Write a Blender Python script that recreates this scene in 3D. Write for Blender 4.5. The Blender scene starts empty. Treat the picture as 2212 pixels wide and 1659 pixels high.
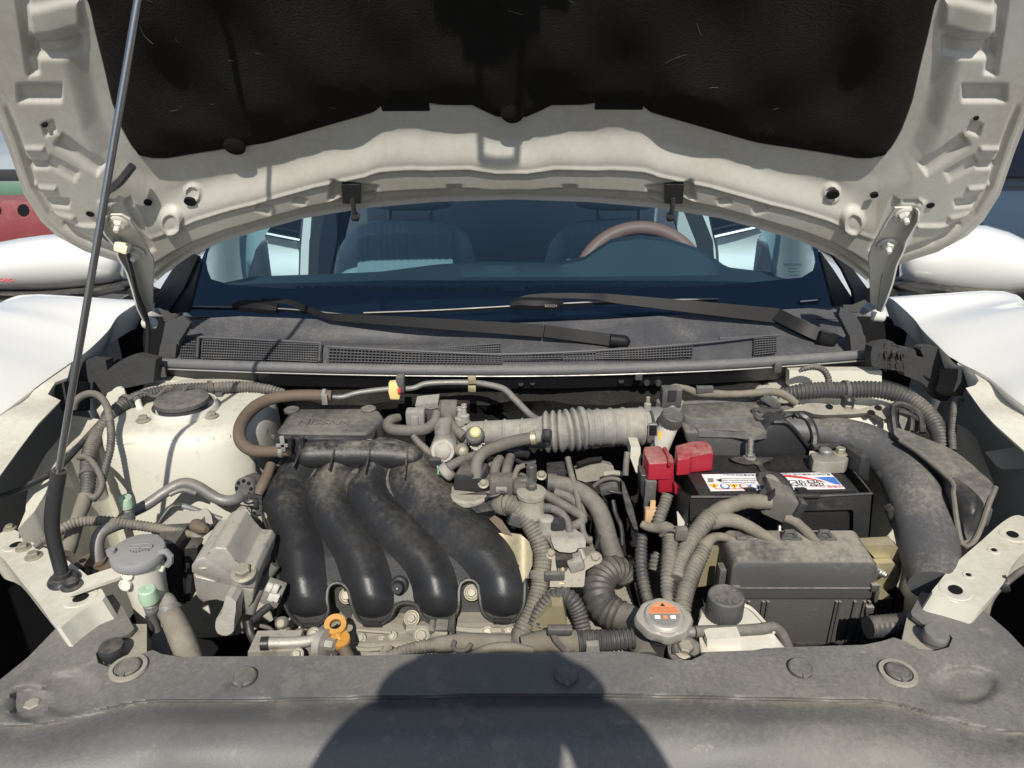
import bpy, bmesh, math, random
from mathutils import Vector as V, Matrix
from mathutils.geometry import interpolate_bezier
random.seed(7)
R = math.radians
SC = bpy.context.scene
COL = SC.collection

# ------------------------------------------------------------------ camera
F = 1580.0                       # focal length in units of a 2212 px wide picture
CX, CY = 1106.0, 829.5
TH = R(23.0); H = 1.44           # camera pitch (down) and height above the ground
ct, st = math.cos(TH), math.sin(TH)
cam = bpy.data.cameras.new('camera'); camo = bpy.data.objects.new('camera', cam); COL.objects.link(camo)
camo.location = (0, 0, H); camo.rotation_euler = (R(90) - TH, 0, 0)
cam.sensor_width = 36.0; cam.lens = 36.0 * F / 2212.0
cam.clip_start = 0.02; cam.clip_end = 500
SC.camera = camo

# ------------------------------------------------------------------ light
SUN_EL, SUN_AZ = R(44.0), R(2.0)     # sun behind the photographer, a little to the right
world = bpy.data.worlds.new('World'); SC.world = world; world.use_nodes = True
nt = world.node_tree; bg = nt.nodes['Background']
sky = nt.nodes.new('ShaderNodeTexSky'); sky.sky_type = 'NISHITA'; sky.sun_disc = False
sky.sun_elevation = SUN_EL; sky.sun_rotation = R(180) - SUN_AZ
nt.links.new(sky.outputs[0], bg.inputs[0]); bg.inputs[1].default_value = 0.098
sl = bpy.data.lights.new('sun', 'SUN'); so = bpy.data.objects.new('sun', sl); COL.objects.link(so)
sl.energy = 4.7; sl.angle = R(0.53); sl.color = (1.0, 0.94, 0.84)
sd = V((-math.sin(SUN_AZ) * math.cos(SUN_EL), math.cos(SUN_AZ) * math.cos(SUN_EL), -math.sin(SUN_EL)))  # travel direction
so.rotation_euler = sd.to_track_quat('-Z', 'Y').to_euler(); so.location = (0, -3, 5)
SC.view_settings.view_transform = 'Standard'; SC.view_settings.look = 'None'
SC.view_settings.gamma = 1.0; SC.view_settings.use_curve_mapping = False
SC.view_settings.exposure = 0.16
SC.render.engine = 'CYCLES'

# ------------------------------------------------------------------ measuring: a picture point plus a real distance gives a place
def ray(px, py):
    u = (px - CX) / F; v = (py - CY) / F
    return V((u, ct - v * st, -st - v * ct))
def P(px, py, Y):
    d = ray(px, py); t = Y / d.y
    return V((d.x * t, Y, H + d.z * t))
def PZ(px, py, Z):
    d = ray(px, py); t = (Z - H) / d.z
    return V((d.x * t, d.y * t, Z))
def dep(p): return p.y * ct + (H - p.z) * st
def mpp(p): return dep(p) / F
S_ = 0.2976
FR = {'a': (0, 768.1), 'b': (493.7, 768.1), 'c': (877.8, 768.1), 'd': (1316.6, 768.1), 'e': (1553.6, 768.1),
      'f': (0, 1042.3), 'g': (493.7, 1042.3), 'h': (987.5, 1042.3), 'i': (1553.6, 1042.3),
      'j': (0, 0), 'k': (0, 329.2), 'l': (493.7, 164.6), 'm': (1097.2, 164.6), 'n': (1553.6, 0), 'o': (1553.6, 329.2)}
def q(fr, x, y):
    if fr == 'D': return (x, y)
    if fr == 'q': return (548.6 + x * .496, 384 + y * .496)
    o = FR[fr]; return (o[0] + x * S_, o[1] + y * S_)
def w(fr, x, y, Y): return P(*q(fr, x, y), Y)
def wz(fr, x, y, Z): return PZ(*q(fr, x, y), Z)
def ws(fr, lst): return [w(fr, *t) for t in lst]
def qs(fr, lst): return [q(fr, *t) for t in lst]
def lerp(a, b, t): return a + (b - a) * t
def interp(x, tab):
    if x <= tab[0][0]: return tab[0][1]
    for (a, b), (c, d) in zip(tab, tab[1:]):
        if x <= c: return b + (d - b) * (x - a) / (c - a)
    return tab[-1][1]
def sstep(a, b, x):
    t = max(0., min(1., (x - a) / (b - a))); return t * t * (3 - 2 * t)

# ------------------------------------------------------------------ materials
MATS = {}
DUST = (.34, .305, .25)
def mat(name, base, rough=.6, metal=0., dust=0., up=.5, dcol=DUST, bump=.12, bscale=220, lo=.42, hi=.72, spec=.5, coat=0.,
        var=.25, nscale=11., fuzz=0., stain=None, zdust=None):
    m = bpy.data.materials.new(name); m.use_nodes = True; MATS[name] = m
    n = m.node_tree.nodes; L = m.node_tree.links; b = n['Principled BSDF']
    geo = n.new('ShaderNodeNewGeometry')
    def noise(scale, det, ro=.6):
        t = n.new('ShaderNodeTexNoise'); t.inputs['Scale'].default_value = scale; t.inputs['Detail'].default_value = det
        t.inputs['Roughness'].default_value = ro; L.new(geo.outputs['Position'], t.inputs['Vector']); return t.outputs['Fac']
    def math_(op, a, c=None, clamp=False):
        t = n.new('ShaderNodeMath'); t.operation = op; t.use_clamp = clamp
        for i, v in enumerate((a, c)):
            if v is None: continue
            if isinstance(v, (int, float)): t.inputs[i].default_value = v
            else: L.new(v, t.inputs[i])
        return t.outputs[0]
    def mix(f, a, c):
        t = n.new('ShaderNodeMix'); t.data_type = 'RGBA'
        if isinstance(f, float): t.inputs[0].default_value = f
        else: L.new(f, t.inputs[0])
        for i, v in ((6, a), (7, c)):
            if isinstance(v, tuple): t.inputs[i].default_value = (*v, 1)
            else: L.new(v, t.inputs[i])
        return t.outputs[2]
    n2 = noise(bscale * .42, 5, .65)
    n3 = noise(31., 3)
    v3 = math_('MULTIPLY_ADD', n3, 1.0); v3.node.inputs[2].default_value = -.5
    dark = tuple(c * (1 - var) for c in base); lite = tuple(min(1, c * (1 + var)) for c in base)
    col = mix(math_('MULTIPLY_ADD', n3, 1.0, True), dark, lite)
    rgh = rough
    if dust > 0:
        n1 = noise(nscale, 6, .62)
        sx = n.new('ShaderNodeSeparateXYZ'); L.new(geo.outputs['Normal'], sx.inputs[0])
        s = math_('ADD', math_('MULTIPLY', n1, .62), math_('MULTIPLY', n2, .38))
        s = math_('ADD', s, math_('MULTIPLY', math_('SUBTRACT', sx.outputs[2], .45), up * .35))
        mr = n.new('ShaderNodeMapRange'); mr.interpolation_type = 'SMOOTHSTEP'; L.new(s, mr.inputs[0])
        mr.inputs[1].default_value = lo; mr.inputs[2].default_value = hi; mr.inputs[3].default_value = 0; mr.inputs[4].default_value = dust
        fac = mr.outputs[0]
        if zdust:   # dust lies on the upper, flatter end of the part only
            sp_ = n.new('ShaderNodeSeparateXYZ'); L.new(geo.outputs['Position'], sp_.inputs[0]); mz = n.new('ShaderNodeMapRange'); mz.interpolation_type = 'SMOOTHSTEP'; L.new(sp_.outputs[2], mz.inputs[0])
            mz.inputs[1].default_value = zdust[0]; mz.inputs[2].default_value = zdust[1]; mz.inputs[3].default_value = zdust[2]; mz.inputs[4].default_value = 1.
            fac = math_('MULTIPLY', fac, mz.outputs[0])
        dl = tuple(c * .72 for c in dcol)
        dc = mix(n2, dl, dcol)
        col = mix(fac, col, dc)
        r = n.new('ShaderNodeMix'); r.data_type = 'FLOAT'; L.new(fac, r.inputs[0]); r.inputs[2].default_value = rough; r.inputs[3].default_value = .95
        L.new(r.outputs[0], b.inputs['Roughness'])
        if metal > 0:
            r2 = n.new('ShaderNodeMix'); r2.data_type = 'FLOAT'; L.new(fac, r2.inputs[0]); r2.inputs[2].default_value = metal; r2.inputs[3].default_value = 0
            L.new(r2.outputs[0], b.inputs['Metallic'])
    else:
        b.inputs['Roughness'].default_value = rough; b.inputs['Metallic'].default_value = metal
    if stain:
        for (ssc, slo, shi, sam, scol) in stain:
            sn_ = noise(ssc, 5, .7); mr2 = n.new('ShaderNodeMapRange'); mr2.interpolation_type = 'SMOOTHSTEP'; L.new(sn_, mr2.inputs[0])
            mr2.inputs[1].default_value = slo; mr2.inputs[2].default_value = shi; mr2.inputs[3].default_value = 0; mr2.inputs[4].default_value = sam
            col = mix(mr2.outputs[0], col, scol)
    L.new(col, b.inputs['Base Color'])
    b.inputs['Specular IOR Level'].default_value = spec
    if coat: b.inputs['Coat Weight'].default_value = coat; b.inputs['Coat Roughness'].default_value = .04
    if bump > 0:
        bp = n.new('ShaderNodeBump'); bp.inputs['Strength'].default_value = bump; bp.inputs['Distance'].default_value = .004
        nb = noise(bscale, 4, .6); L.new(nb, bp.inputs['Height']); L.new(bp.outputs[0], b.inputs['Normal'])
    if fuzz: b.inputs['Sheen Weight'].default_value = fuzz; b.inputs['Sheen Roughness'].default_value = .6
    return m
TAN = (.30, .262, .205); LTAN = (.46, .41, .33)
M = {}
M['white'] = mat('white paint', (.68, .68, .655), .25, coat=1., bump=0, var=.01)
M['cream'] = mat('cream inner paint', (.55, .54, .47), .42, dust=.6, up=.4, dcol=(.38, .32, .235), lo=.46, hi=.80, bump=.05, var=.06, nscale=7, stain=[(45., .62, .72, .45, (.30, .25, .175))])
M['creamclean'] = mat('cream paint', (.53, .522, .475), .38, dust=.35, up=.25, dcol=(.44, .38, .28), lo=.52, hi=.9, bump=.03, var=.04)
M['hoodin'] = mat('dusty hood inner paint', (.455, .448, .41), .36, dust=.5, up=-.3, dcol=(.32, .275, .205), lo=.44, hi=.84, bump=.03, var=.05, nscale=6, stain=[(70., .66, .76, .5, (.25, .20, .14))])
M['felt'] = mat('black felt', (.012, .011, .010), 1., bump=.9, bscale=420, var=.5, spec=.05, dust=.10, lo=.48, hi=.85, dcol=(.07, .06, .05))
M['foam'] = mat('black foam', (.036, .036, .037), .95, bump=.5, bscale=300, var=.35, spec=.2, dust=.12, lo=.5, hi=.8)
M['cover'] = mat('grey dusty cover plastic', (.094, .093, .092), .52, dust=.8, up=.05, lo=.40, hi=.78, dcol=(.27, .247, .21), bump=.14, bscale=420, nscale=4.2, var=.3, stain=[(38., .62, .70, .45, (.30, .275, .235)), (9., .60, .72, .6, (.055, .056, .060)), (120., .66, .74, .5, (.33, .31, .27)), (21., .58, .64, .35, (.23, .212, .18))])
M['manifold'] = mat('black manifold plastic', (.015, .0155, .017), .42, dust=.9, up=.6, lo=.50, hi=.80, zdust=(.80, .90, .12), dcol=(.29, .262, .21), bump=.10, bscale=260, nscale=12)
M['manidust'] = mat('dusty manifold plastic', (.017, .0175, .0185), .46, dust=.9, up=.2, lo=.40, hi=.74, zdust=(.79, .875, .10), dcol=(.31, .28, .225), bump=.12, bscale=260, nscale=14)
M['plastic'] = mat('black plastic', (.020, .020, .022), .42, dust=.5, up=.6, lo=.50, hi=.85, dcol=(.28, .25, .2), bump=.08)
M['dplastic'] = mat('dusty black plastic', (.052, .052, .052), .58, dust=.75, up=.6, lo=.42, hi=.82, dcol=(.28, .257, .215), bump=.12)
M['fuse'] = mat('dusty fuse box plastic', (.048, .047, .046), .6, dust=.9, up=1.1, lo=.46, hi=.82, dcol=(.33, .30, .25), bump=.14, nscale=8)
M['rubber'] = mat('dusty rubber', (.078, .073, .066), .72, dust=.8, up=.5, lo=.38, hi=.78, dcol=(.245, .225, .19), bump=.1)
M['hose'] = mat('dusty grey corrugated hose', (.070, .067, .062), .60, dust=.8, up=.45, lo=.34, hi=.75, dcol=(.30, .268, .215), bump=.1)
M['darkhose'] = mat('dark corrugated hose', (.045, .045, .046), .5, dust=.7, up=.5, lo=.42, hi=.8, dcol=(.27, .24, .19), bump=.1)
M['tan'] = mat('tan dusty tape', (.105, .094, .076), .85, dust=.85, up=.4, lo=.34, hi=.76, dcol=(.275, .248, .20), bump=.3, bscale=120)
M['brown'] = mat('brown rubber', (.085, .063, .046), .7, dust=.55, up=.3, lo=.4, hi=.8, dcol=(.22, .175, .128), bump=.12)
M['duct'] = mat('dusty intake duct rubber', (.13, .128, .122), .72, dust=.9, up=.5, lo=.30, hi=.70, dcol=(.37, .35, .305), bump=.12)
M['alu'] = mat('dusty cast aluminium', (.33, .318, .29), .5, metal=.5, stain=[(26., .54, .68, .55, (.17, .142, .105)), (90., .60, .70, .4, (.12, .105, .085))], dust=.85, up=.5, lo=.38, hi=.74, dcol=(.37, .342, .29), bump=.10, bscale=260)
M['valve'] = mat('dusty valve cover', (.26, .245, .21), .6, metal=.2, stain=[(30., .54, .68, .5, (.16, .132, .095)), (90., .60, .70, .4, (.11, .097, .078))], dust=.9, up=.4, lo=.34, hi=.72, dcol=(.34, .31, .255), bump=.10, bscale=240)
M['steel'] = mat('dull steel', (.45, .44, .42), .38, metal=.9, dust=.5, up=.4, lo=.46, hi=.8, bump=.05)
M['pipe'] = mat('dusty metal pipe', (.15, .148, .145), .45, metal=.35, dust=.75, up=.3, lo=.40, hi=.82, dcol=(.30, .265, .21), bump=.08)
M['brightpipe'] = mat('bright pipe', (.22, .22, .215), .42, metal=.5, dust=.5, up=.3, lo=.45, hi=.8, bump=.06)
M['chrome'] = mat('polished steel rod', (.36, .36, .37), .28, metal=1., bump=0, var=.03)
M['zinc'] = mat('yellow zinc plated steel', (.38, .335, .21), .42, metal=.6, dust=.65, up=.4, lo=.42, hi=.8, bump=.05)
M['bolt'] = mat('yellowish bolt', (.24, .225, .18), .55, metal=.4, dust=.8, up=.3, lo=.44, hi=.8, bump=.05)
M['red'] = mat('red plastic', (.23, .010, .022), .42, dust=.8, up=1.3, lo=.54, hi=.92, dcol=(.42, .28, .24), bump=.06)
M['green'] = mat('pale green cap', (.33, .45, .33), .55, dust=.2, bump=.05, var=.1)
M['orange'] = mat('orange yellow plastic', (.40, .20, .035), .5, dust=.35, up=.4, lo=.5, hi=.85, dcol=(.32, .22, .1), bump=.08, var=.12)
M['milk'] = mat('milky reservoir plastic', (.62, .60, .53), .45, dust=.6, up=.4, lo=.45, hi=.85, dcol=(.44, .38, .28), bump=.04, var=.07)
M['greycap'] = mat('grey cap plastic', (.175, .178, .185), .6, dust=.6, up=.3, lo=.4, hi=.85, dcol=(.33, .3, .25), bump=.1)
M['battery'] = mat('black battery case', (.014, .014, .015), .42, dust=.28, up=.3, lo=.45, hi=.85, dcol=(.2, .18, .14), bump=.1, bscale=320)
M['tray'] = mat('battery sleeve plastic', (.020, .020, .021), .4, dust=.65, up=.3, lo=.46, hi=.80, dcol=(.22, .195, .15), bump=.1)
M['label'] = mat('white label', (.78, .78, .78), .35, bump=0, var=.02)
M['ink'] = mat('black print', (.02, .02, .02), .5, bump=0)
M['inkred'] = mat('red print', (.5, .04, .04), .5, bump=0)
M['inkblue'] = mat('blue print', (.04, .13, .40), .5, bump=0)
M['inkorange'] = mat('orange print', (.55, .24, .11), .6, bump=0, var=.1)
M['inkyellow'] = mat('yellow print', (.75, .42, .03), .5, bump=0, var=.1)
M['inkwhite'] = mat('white print', (.75, .75, .72), .5, bump=0)
M['inkgrey'] = mat('grey print', (.17, .165, .155), .6, bump=0)
M['void'] = mat('shade black', (.010, .010, .011), .9, bump=0, spec=.1)  # near-black that stands for shade in holes, gaps and covered places
M['seal'] = mat('dusty rubber seal', (.082, .084, .088), .6, dust=.6, up=.5, lo=.42, hi=.8, dcol=(.27, .25, .215), bump=.12)
M['cowl'] = mat('grey cowl plastic', (.050, .051, .056), .5, spec=.3, dust=.5, up=.3, lo=.46, hi=.85, dcol=(.28, .26, .23), bump=.06, bscale=500)
M['wiper'] = mat('black wiper', (.009, .009, .010), .45, bump=.04, spec=.14)
M['capmetal'] = mat('dusty cap metal', (.36, .345, .31), .45, metal=.55, dust=.8, up=.4, lo=.40, hi=.78, dcol=(.36, .32, .26), bump=.05)
M['navy'] = mat('black gloss frit', (.006, .007, .012), .12, bump=0, spec=.6)
M['trim'] = mat('dark pillar trim', (.018, .021, .030), .3, bump=0)
M['seatw'] = mat('pale leather', (.46, .47, .45), .5, bump=.05, var=.06)
M['seatd'] = mat('pleated seat fabric', (.36, .375, .37), .7, bump=.08, var=.1)
M['dash'] = mat('dash top', (.035, .040, .045), .7, bump=.1, bscale=600)
M['wheel'] = mat('brown leather', (.40, .150, .100), .5, bump=.08)
M['intdark'] = mat('dark interior', (.022, .024, .028), .8, bump=0)
M['asphalt'] = mat('asphalt', (.055, .055, .057), .9, bump=.4, bscale=60, var=.35)
M['barrier'] = mat('red plastic barrier', (.17, .033, .04), .6, dust=.3, bump=.05)  # red darkened to stand for the shade over the background
M['carwhite'] = mat('parked car paint', (.22, .25, .27), .3, coat=.6, bump=0)  # greyed down for the shade on the far parked car
M['cardark'] = mat('dark car paint', (.02, .024, .026), .15, coat=1., bump=0)
M['plategreen'] = mat('green plate', (.09, .17, .12), .5, bump=0)  # green dulled for the same background shade
M['cloth'] = mat('dark shirt', (.03, .035, .05), .9, bump=.1)
M['skin'] = mat('skin', (.45, .28, .2), .55, bump=.03)
M['copper'] = mat('terminal metal', (.26, .245, .215), .5, metal=.5, dust=.7, up=.3, lo=.45, hi=.8, dcol=(.38, .35, .29), bump=.2)
M['padding'] = mat('grey firewall fibre', (.018, .017, .016), 1., dust=.6, up=.3, lo=.50, hi=.8, dcol=(.10, .087, .068), bump=.9, bscale=260, spec=.1)
M['snorkel'] = mat('grey snorkel plastic', (.060, .061, .064), .5, dust=.85, up=.45, lo=.46, hi=.80, dcol=(.31, .28, .23), bump=.1, bscale=420, nscale=8)
def braid_mat():
    m = mat('braided hose', (.045, .043, .040), .5, dust=.65, up=.4, lo=.4, hi=.8, dcol=(.24, .215, .17), bump=0)
    return m
M['braid'] = braid_mat()
def glass_mat():
    m = bpy.data.materials.new('tinted windscreen glass'); m.use_nodes = True
    n = m.node_tree.nodes; L = m.node_tree.links; n.clear()
    out = n.new('ShaderNodeOutputMaterial'); tr = n.new('ShaderNodeBsdfTransparent'); gl = n.new('ShaderNodeBsdfGlossy'); mx = n.new('ShaderNodeMixShader')
    lw = n.new('ShaderNodeLayerWeight'); lw.inputs[0].default_value = .5; pw = n.new('ShaderNodeMath'); pw.operation = 'POWER'; pw.inputs[1].default_value = 4.0; L.new(lw.outputs['Facing'], pw.inputs[0])
    fr = n.new('ShaderNodeMath'); fr.operation = 'MULTIPLY_ADD'; fr.inputs[1].default_value = .55; fr.inputs[2].default_value = .045; L.new(pw.outputs[0], fr.inputs[0])
    tr.inputs[0].default_value = (.74, .87, .92, 1); gl.inputs[0].default_value = (1, 1, 1, 1); gl.inputs[1].default_value = .015
    L.new(fr.outputs[0], mx.inputs[0]); L.new(tr.outputs[0], mx.inputs[1]); L.new(gl.outputs[0], mx.inputs[2]); L.new(mx.outputs[0], out.inputs[0])
    return m
M['glass'] = glass_mat()

# ------------------------------------------------------------------ mesh building
def frames(pts, normal=None):
    T = []
    for i in range(len(pts)):
        a = pts[max(0, i - 1)]; b = pts[min(len(pts) - 1, i + 1)]
        T.append((b - a).normalized())
    out = []
    if normal is None:
        n0 = V((0, 0, 1)) if abs(T[0].z) < .9 else V((0, 1, 0))
        N = (n0 - T[0] * n0.dot(T[0])).normalized()
        for t in T:
            N = (N - t * N.dot(t))
            N = N.normalized() if N.length > 1e-6 else t.orthogonal().normalized()
            out.append((t, N, t.cross(N)))
    else:
        for t in T:
            N = (normal - t * normal.dot(t)).normalized(); out.append((t, N, t.cross(N)))
    return out
def spline(pts, rad, step):
    """Catmull-Rom through pts, resampled evenly; rad is interpolated alongside."""
    n = len(pts)
    if not isinstance(rad, (list, tuple)): rad = [rad] * n
    if n == 2: dense = [(pts[0].lerp(pts[1], k / 20.), lerp(rad[0], rad[1], k / 20.)) for k in range(21)]
    else:
        dense = []
        for i in range(n - 1):
            p1, p2 = pts[i], pts[i + 1]
            p0 = pts[i - 1] if i > 0 else p1 * 2 - p2
            p3 = pts[i + 2] if i < n - 2 else p2 * 2 - p1
            for k in range(24):
                t = k / 24.
                c = .5 * ((2 * p1) + (p2 - p0) * t + (2 * p0 - 5 * p1 + 4 * p2 - p3) * t * t + (3 * p1 - p0 - 3 * p2 + p3) * t ** 3)
                dense.append((c, lerp(rad[i], rad[i + 1], t)))
        dense.append((pts[-1], rad[-1]))
    acc = [0.]
    for a, b in zip(dense, dense[1:]): acc.append(acc[-1] + (b[0] - a[0]).length)
    tot = acc[-1]; m = max(2, int(tot / step)); res = []; j = 0
    for k in range(m + 1):
        s = tot * k / m
        while j < len(acc) - 2 and acc[j + 1] < s: j += 1
        t = (s - acc[j]) / max(1e-9, acc[j + 1] - acc[j])
        res.append((dense[j][0].lerp(dense[j + 1][0], t), lerp(dense[j][1], dense[j + 1][1], t)))
    return [r[0] for r in res], [r[1] for r in res], tot
class MB:
    def __init__(s): s.bm = bmesh.new()
    def ring(s, c, N, B, rn, rb, k, ph=0.):
        return [s.bm.verts.new(c + N * (rn * math.sin(2 * math.pi * i / k + ph)) + B * (rb * math.cos(2 * math.pi * i / k + ph))) for i in range(k)]
    def skin(s, rings, closed=True):
        for a, b in zip(rings, rings[1:]):
            k = len(a)
            for i in range(k if closed else k - 1):
                try: s.bm.faces.new((a[i], a[(i + 1) % k], b[(i + 1) % k], b[i]))
                except ValueError: pass
    def cap(s, ring, rev=False):
        try: s.bm.faces.new(ring[::-1] if rev else ring)
        except ValueError: pass
    def tube(s, pts, rad, sides=12, pitch=None, amp=.14, step=.008, normal=None, ell=1., wob=0., ends=True, round_=0, phase=0.):
        if pitch: step = pitch / 4.
        C, Rr, tot = spline(pts, rad, step)
        fr = frames(C, normal); rings = []
        prof = (1., 1. - amp * .15, 1. - amp, 1. - amp * .85)
        ph = random.random() * 6
        for i, (c, r, (t, N, B)) in enumerate(zip(C, Rr, fr)):
            if pitch: r *= prof[i % 4]
            if wob: r *= 1 + wob * (math.sin(i * .9 + ph) * .5 + math.sin(i * .37 + ph * 2) * .5 + random.uniform(-.5, .5))
            if round_:
                dd = min(i, len(C) - 1 - i) * tot / (len(C) - 1)
                if round_ == 2: dd = (len(C) - 1 - i) * tot / (len(C) - 1)
                if dd < r: r *= math.sqrt(max(.02, 1 - (1 - dd / r) ** 2))
            rings.append(s.ring(c, N, B, r * ell, r, sides, phase))
        s.skin(rings)
        if ends: s.cap(rings[0], True); s.cap(rings[-1])
        return s
    def cyl(s, a, b, r, r2=None, k=16):
        return s.lathe(a, (b - a), [(r, 0), (r if r2 is None else r2, (b - a).length)], k)
    def lathe(s, o, axis, prof, k=24, sx=1., ridges=None, xdir=None):
        ax = axis.normalized()
        x = (xdir - ax * xdir.dot(ax)).normalized() if xdir else ax.orthogonal().normalized()
        y = ax.cross(x); rings = []
        for (r, h) in prof:
            ring = []
            for i in range(k):
                rr = r
                if ridges and r > ridges[0]: rr = r * (1 + ridges[1] * (1 if i % 2 else -1))
                a = 2 * math.pi * i / k
                ring.append(s.bm.verts.new(o + ax * h + x * (rr * math.cos(a)) + y * (rr * sx * math.sin(a))))
            rings.append(ring)
        s.skin(rings); s.cap(rings[0], True); s.cap(rings[-1]); return s
    def box(s, c, size, rot=None, bevel=0., seg=2, taper=None):
        m = Matrix.Translation(c) @ (rot.to_4x4() if rot else Matrix()) @ Matrix.Diagonal((*size, 1))
        r = bmesh.ops.create_cube(s.bm, size=1., matrix=m); vs = r['verts']
        if taper:
            inv = m.inverted()
            for v in vs:
                l = inv @ v.co
                if l.z < 0: l.x *= taper; l.y *= taper; v.co = m @ l
        if bevel: s._bev([e for v in vs for e in v.link_edges], bevel, seg)
        return s
    def _bev(s, edges, off, seg):
        bmesh.ops.bevel(s.bm, geom=list(set(edges)), offset=off, segments=seg, affect='EDGES', profile=.5, clamp_overlap=True)
    def prism(s, pts, vec, bevel=0., seg=2, pts2=None):
        """polygon pts extruded by vec (or lofted to pts2)"""
        a = [s.bm.verts.new(p) for p in pts]
        b = [s.bm.verts.new(p) for p in (pts2 if pts2 else [p + vec for p in pts])]
        f1 = s.bm.faces.new(a); f2 = s.bm.faces.new(b[::-1]); fs = [f1, f2]
        k = len(a)
        for i in range(k): fs.append(s.bm.faces.new((a[i], b[i], b[(i + 1) % k], a[(i + 1) % k])))
        if bevel:
            s._bev([e for f in (f1,) for e in f.edges] + [e for e in {e for f in fs for e in f.edges} if e.calc_length() > 1e-6 and abs((e.verts[0].co - e.verts[1].co).normalized().dot((b[0].co - a[0].co).normalized())) > .8], bevel, seg)
        bmesh.ops.recalc_face_normals(s.bm, faces=[f for f in s.bm.faces]); return s
    def sheet(s, poly, fun, thick, dx=None, dy=None, smooth_poly=False):
        """outline in picture points, fun(px,py)->place, thick = vector from front to back"""
        b2 = bmesh.new()
        vs = [b2.verts.new((x, y, 0)) for x, y in poly]
        es = [b2.edges.new((vs[i], vs[(i + 1) % len(vs)])) for i in range(len(vs))]
        bmesh.ops.triangle_fill(b2, edges=es, use_beauty=True)
        xs = [p[0] for p in poly]; ys = [p[1] for p in poly]
        def cut(lo, hi, d, no):
            if not d: return
            c = lo + d
            while c < hi:
                co = V((c, 0, 0)) if no.x else V((0, c, 0))
                bmesh.ops.bisect_plane(b2, geom=b2.verts[:] + b2.edges[:] + b2.faces[:], plane_co=co, plane_no=no, dist=1e-4); c += d
        cut(min(xs), max(xs), dx, V((1, 0, 0))); cut(min(ys), max(ys), dy, V((0, 1, 0)))
        b2.verts.ensure_lookup_table(); b2.verts.index_update()
        top = [s.bm.verts.new(fun(v.co.x, v.co.y)) for v in b2.verts]
        tf = thick if callable(thick) else (lambda p: thick)
        bot = [s.bm.verts.new(t.co + tf(t.co)) for t in top]
        for f in b2.faces:
            ii = [v.index for v in f.verts]
            try: s.bm.faces.new([top[i] for i in ii]); s.bm.faces.new([bot[i] for i in reversed(ii)])
            except ValueError: pass
        for e in b2.edges:
            if len(e.link_faces) == 1:
                i, j = e.verts[0].index, e.verts[1].index
                try: s.bm.faces.new((top[i], top[j], bot[j], bot[i]))
                except ValueError: pass
        b2.free(); bmesh.ops.recalc_face_normals(s.bm, faces=s.bm.faces[:]); return s
    def grid(s, rows, close=False):
        vs = [[s.bm.verts.new(p) for p in r] for r in rows]
        s.skin(vs, close); return s
    def mesh(s, me, mtx):
        n0 = len(s.bm.verts); s.bm.from_mesh(me); s.bm.verts.ensure_lookup_table()
        for v in s.bm.verts[n0:]: v.co = mtx @ v.co
        return s
    def build(s, name, m, parent=None, ang=35, keep=False):
        bm = s.bm
        bmesh.ops.recalc_face_normals(bm, faces=bm.faces[:])
        lim = R(ang)
        for f in bm.faces: f.smooth = True
        for e in bm.edges:
            if len(e.link_faces) == 2 and e.calc_face_angle(0) > lim: e.smooth = False
        if bm.verts:
            lo = V((min(v.co.x for v in bm.verts), min(v.co.y for v in bm.verts), min(v.co.z for v in bm.verts)))
            hi = V((max(v.co.x for v in bm.verts), max(v.co.y for v in bm.verts), max(v.co.z for v in bm.verts)))
            o = V(((lo.x + hi.x) / 2, (lo.y + hi.y) / 2, lo.z))
        else: o = V((0, 0, 0))
        for v in bm.verts: v.co -= o
        me = bpy.data.meshes.new(name); bm.to_mesh(me); bm.free()
        me.materials.append(M[m] if isinstance(m, str) else m)
        ob = bpy.data.objects.new(name, me); COL.objects.link(ob); ob.location = o
        WM[ob.name] = Matrix.Translation(o)
        if parent: par(ob, parent)
        return ob
WM = {}
def par(ob, parent):
    ob.parent = parent; ob.matrix_parent_inverse = WM[parent.name].inverted()
def tag(o, label, cat, group=None, kind=None):
    if label: o['label'] = label
    if cat: o['category'] = cat
    if group: o['group'] = group
    if kind: o['kind'] = kind
    return o
def thing(name, label, cat, loc, group=None):
    o = bpy.data.objects.new(name, None); COL.objects.link(o); o.location = loc; o.empty_display_size = .02
    WM[o.name] = Matrix.Translation(loc); return tag(o, label, cat, group)
def copyat(src, loc, rot=None, parent=None, scale=1., name=None):
    o = src.copy(); COL.objects.link(o)
    m = Matrix.Translation(loc) @ (rot.to_4x4() if rot else Matrix()) @ Matrix.Scale(scale, 4)
    o.parent = None; o.matrix_parent_inverse = Matrix(); o.matrix_basis = m; WM[o.name] = m
    if parent: par(o, parent)
    return o
BOLT = {}
def bolt(p, axis, r, parent, m='bolt', name='bolt', washer=True, h=.9):
    """hex head with a flange; meshes are shared"""
    key = (m, washer, name, h)
    if key not in BOLT:
        b = MB()
        if washer: b.lathe(V((0, 0, 0)), V((0, 0, 1)), [(1.75, 0), (1.75, .18), (1.35, .38)], 18)
        b.lathe(V((0, 0, .2)), V((0, 0, 1)), [(1.15, 0), (1.15, h), (.95, h + .18)], 6)
        me = None
        bm = b.bm; bmesh.ops.recalc_face_normals(bm, faces=bm.faces[:])
        me = bpy.data.meshes.new('bolt'); bm.to_mesh(me); bm.free(); me.materials.append(M[m]); BOLT[key] = me
    o = bpy.data.objects.new(name, BOLT[key]); COL.objects.link(o)
    mt = Matrix.Translation(p) @ axis.to_track_quat('Z', 'Y').to_matrix().to_4x4() @ Matrix.Scale(r, 4)
    o.matrix_basis = mt; WM[o.name] = mt
    if parent: par(o, parent)
    return o
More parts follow.
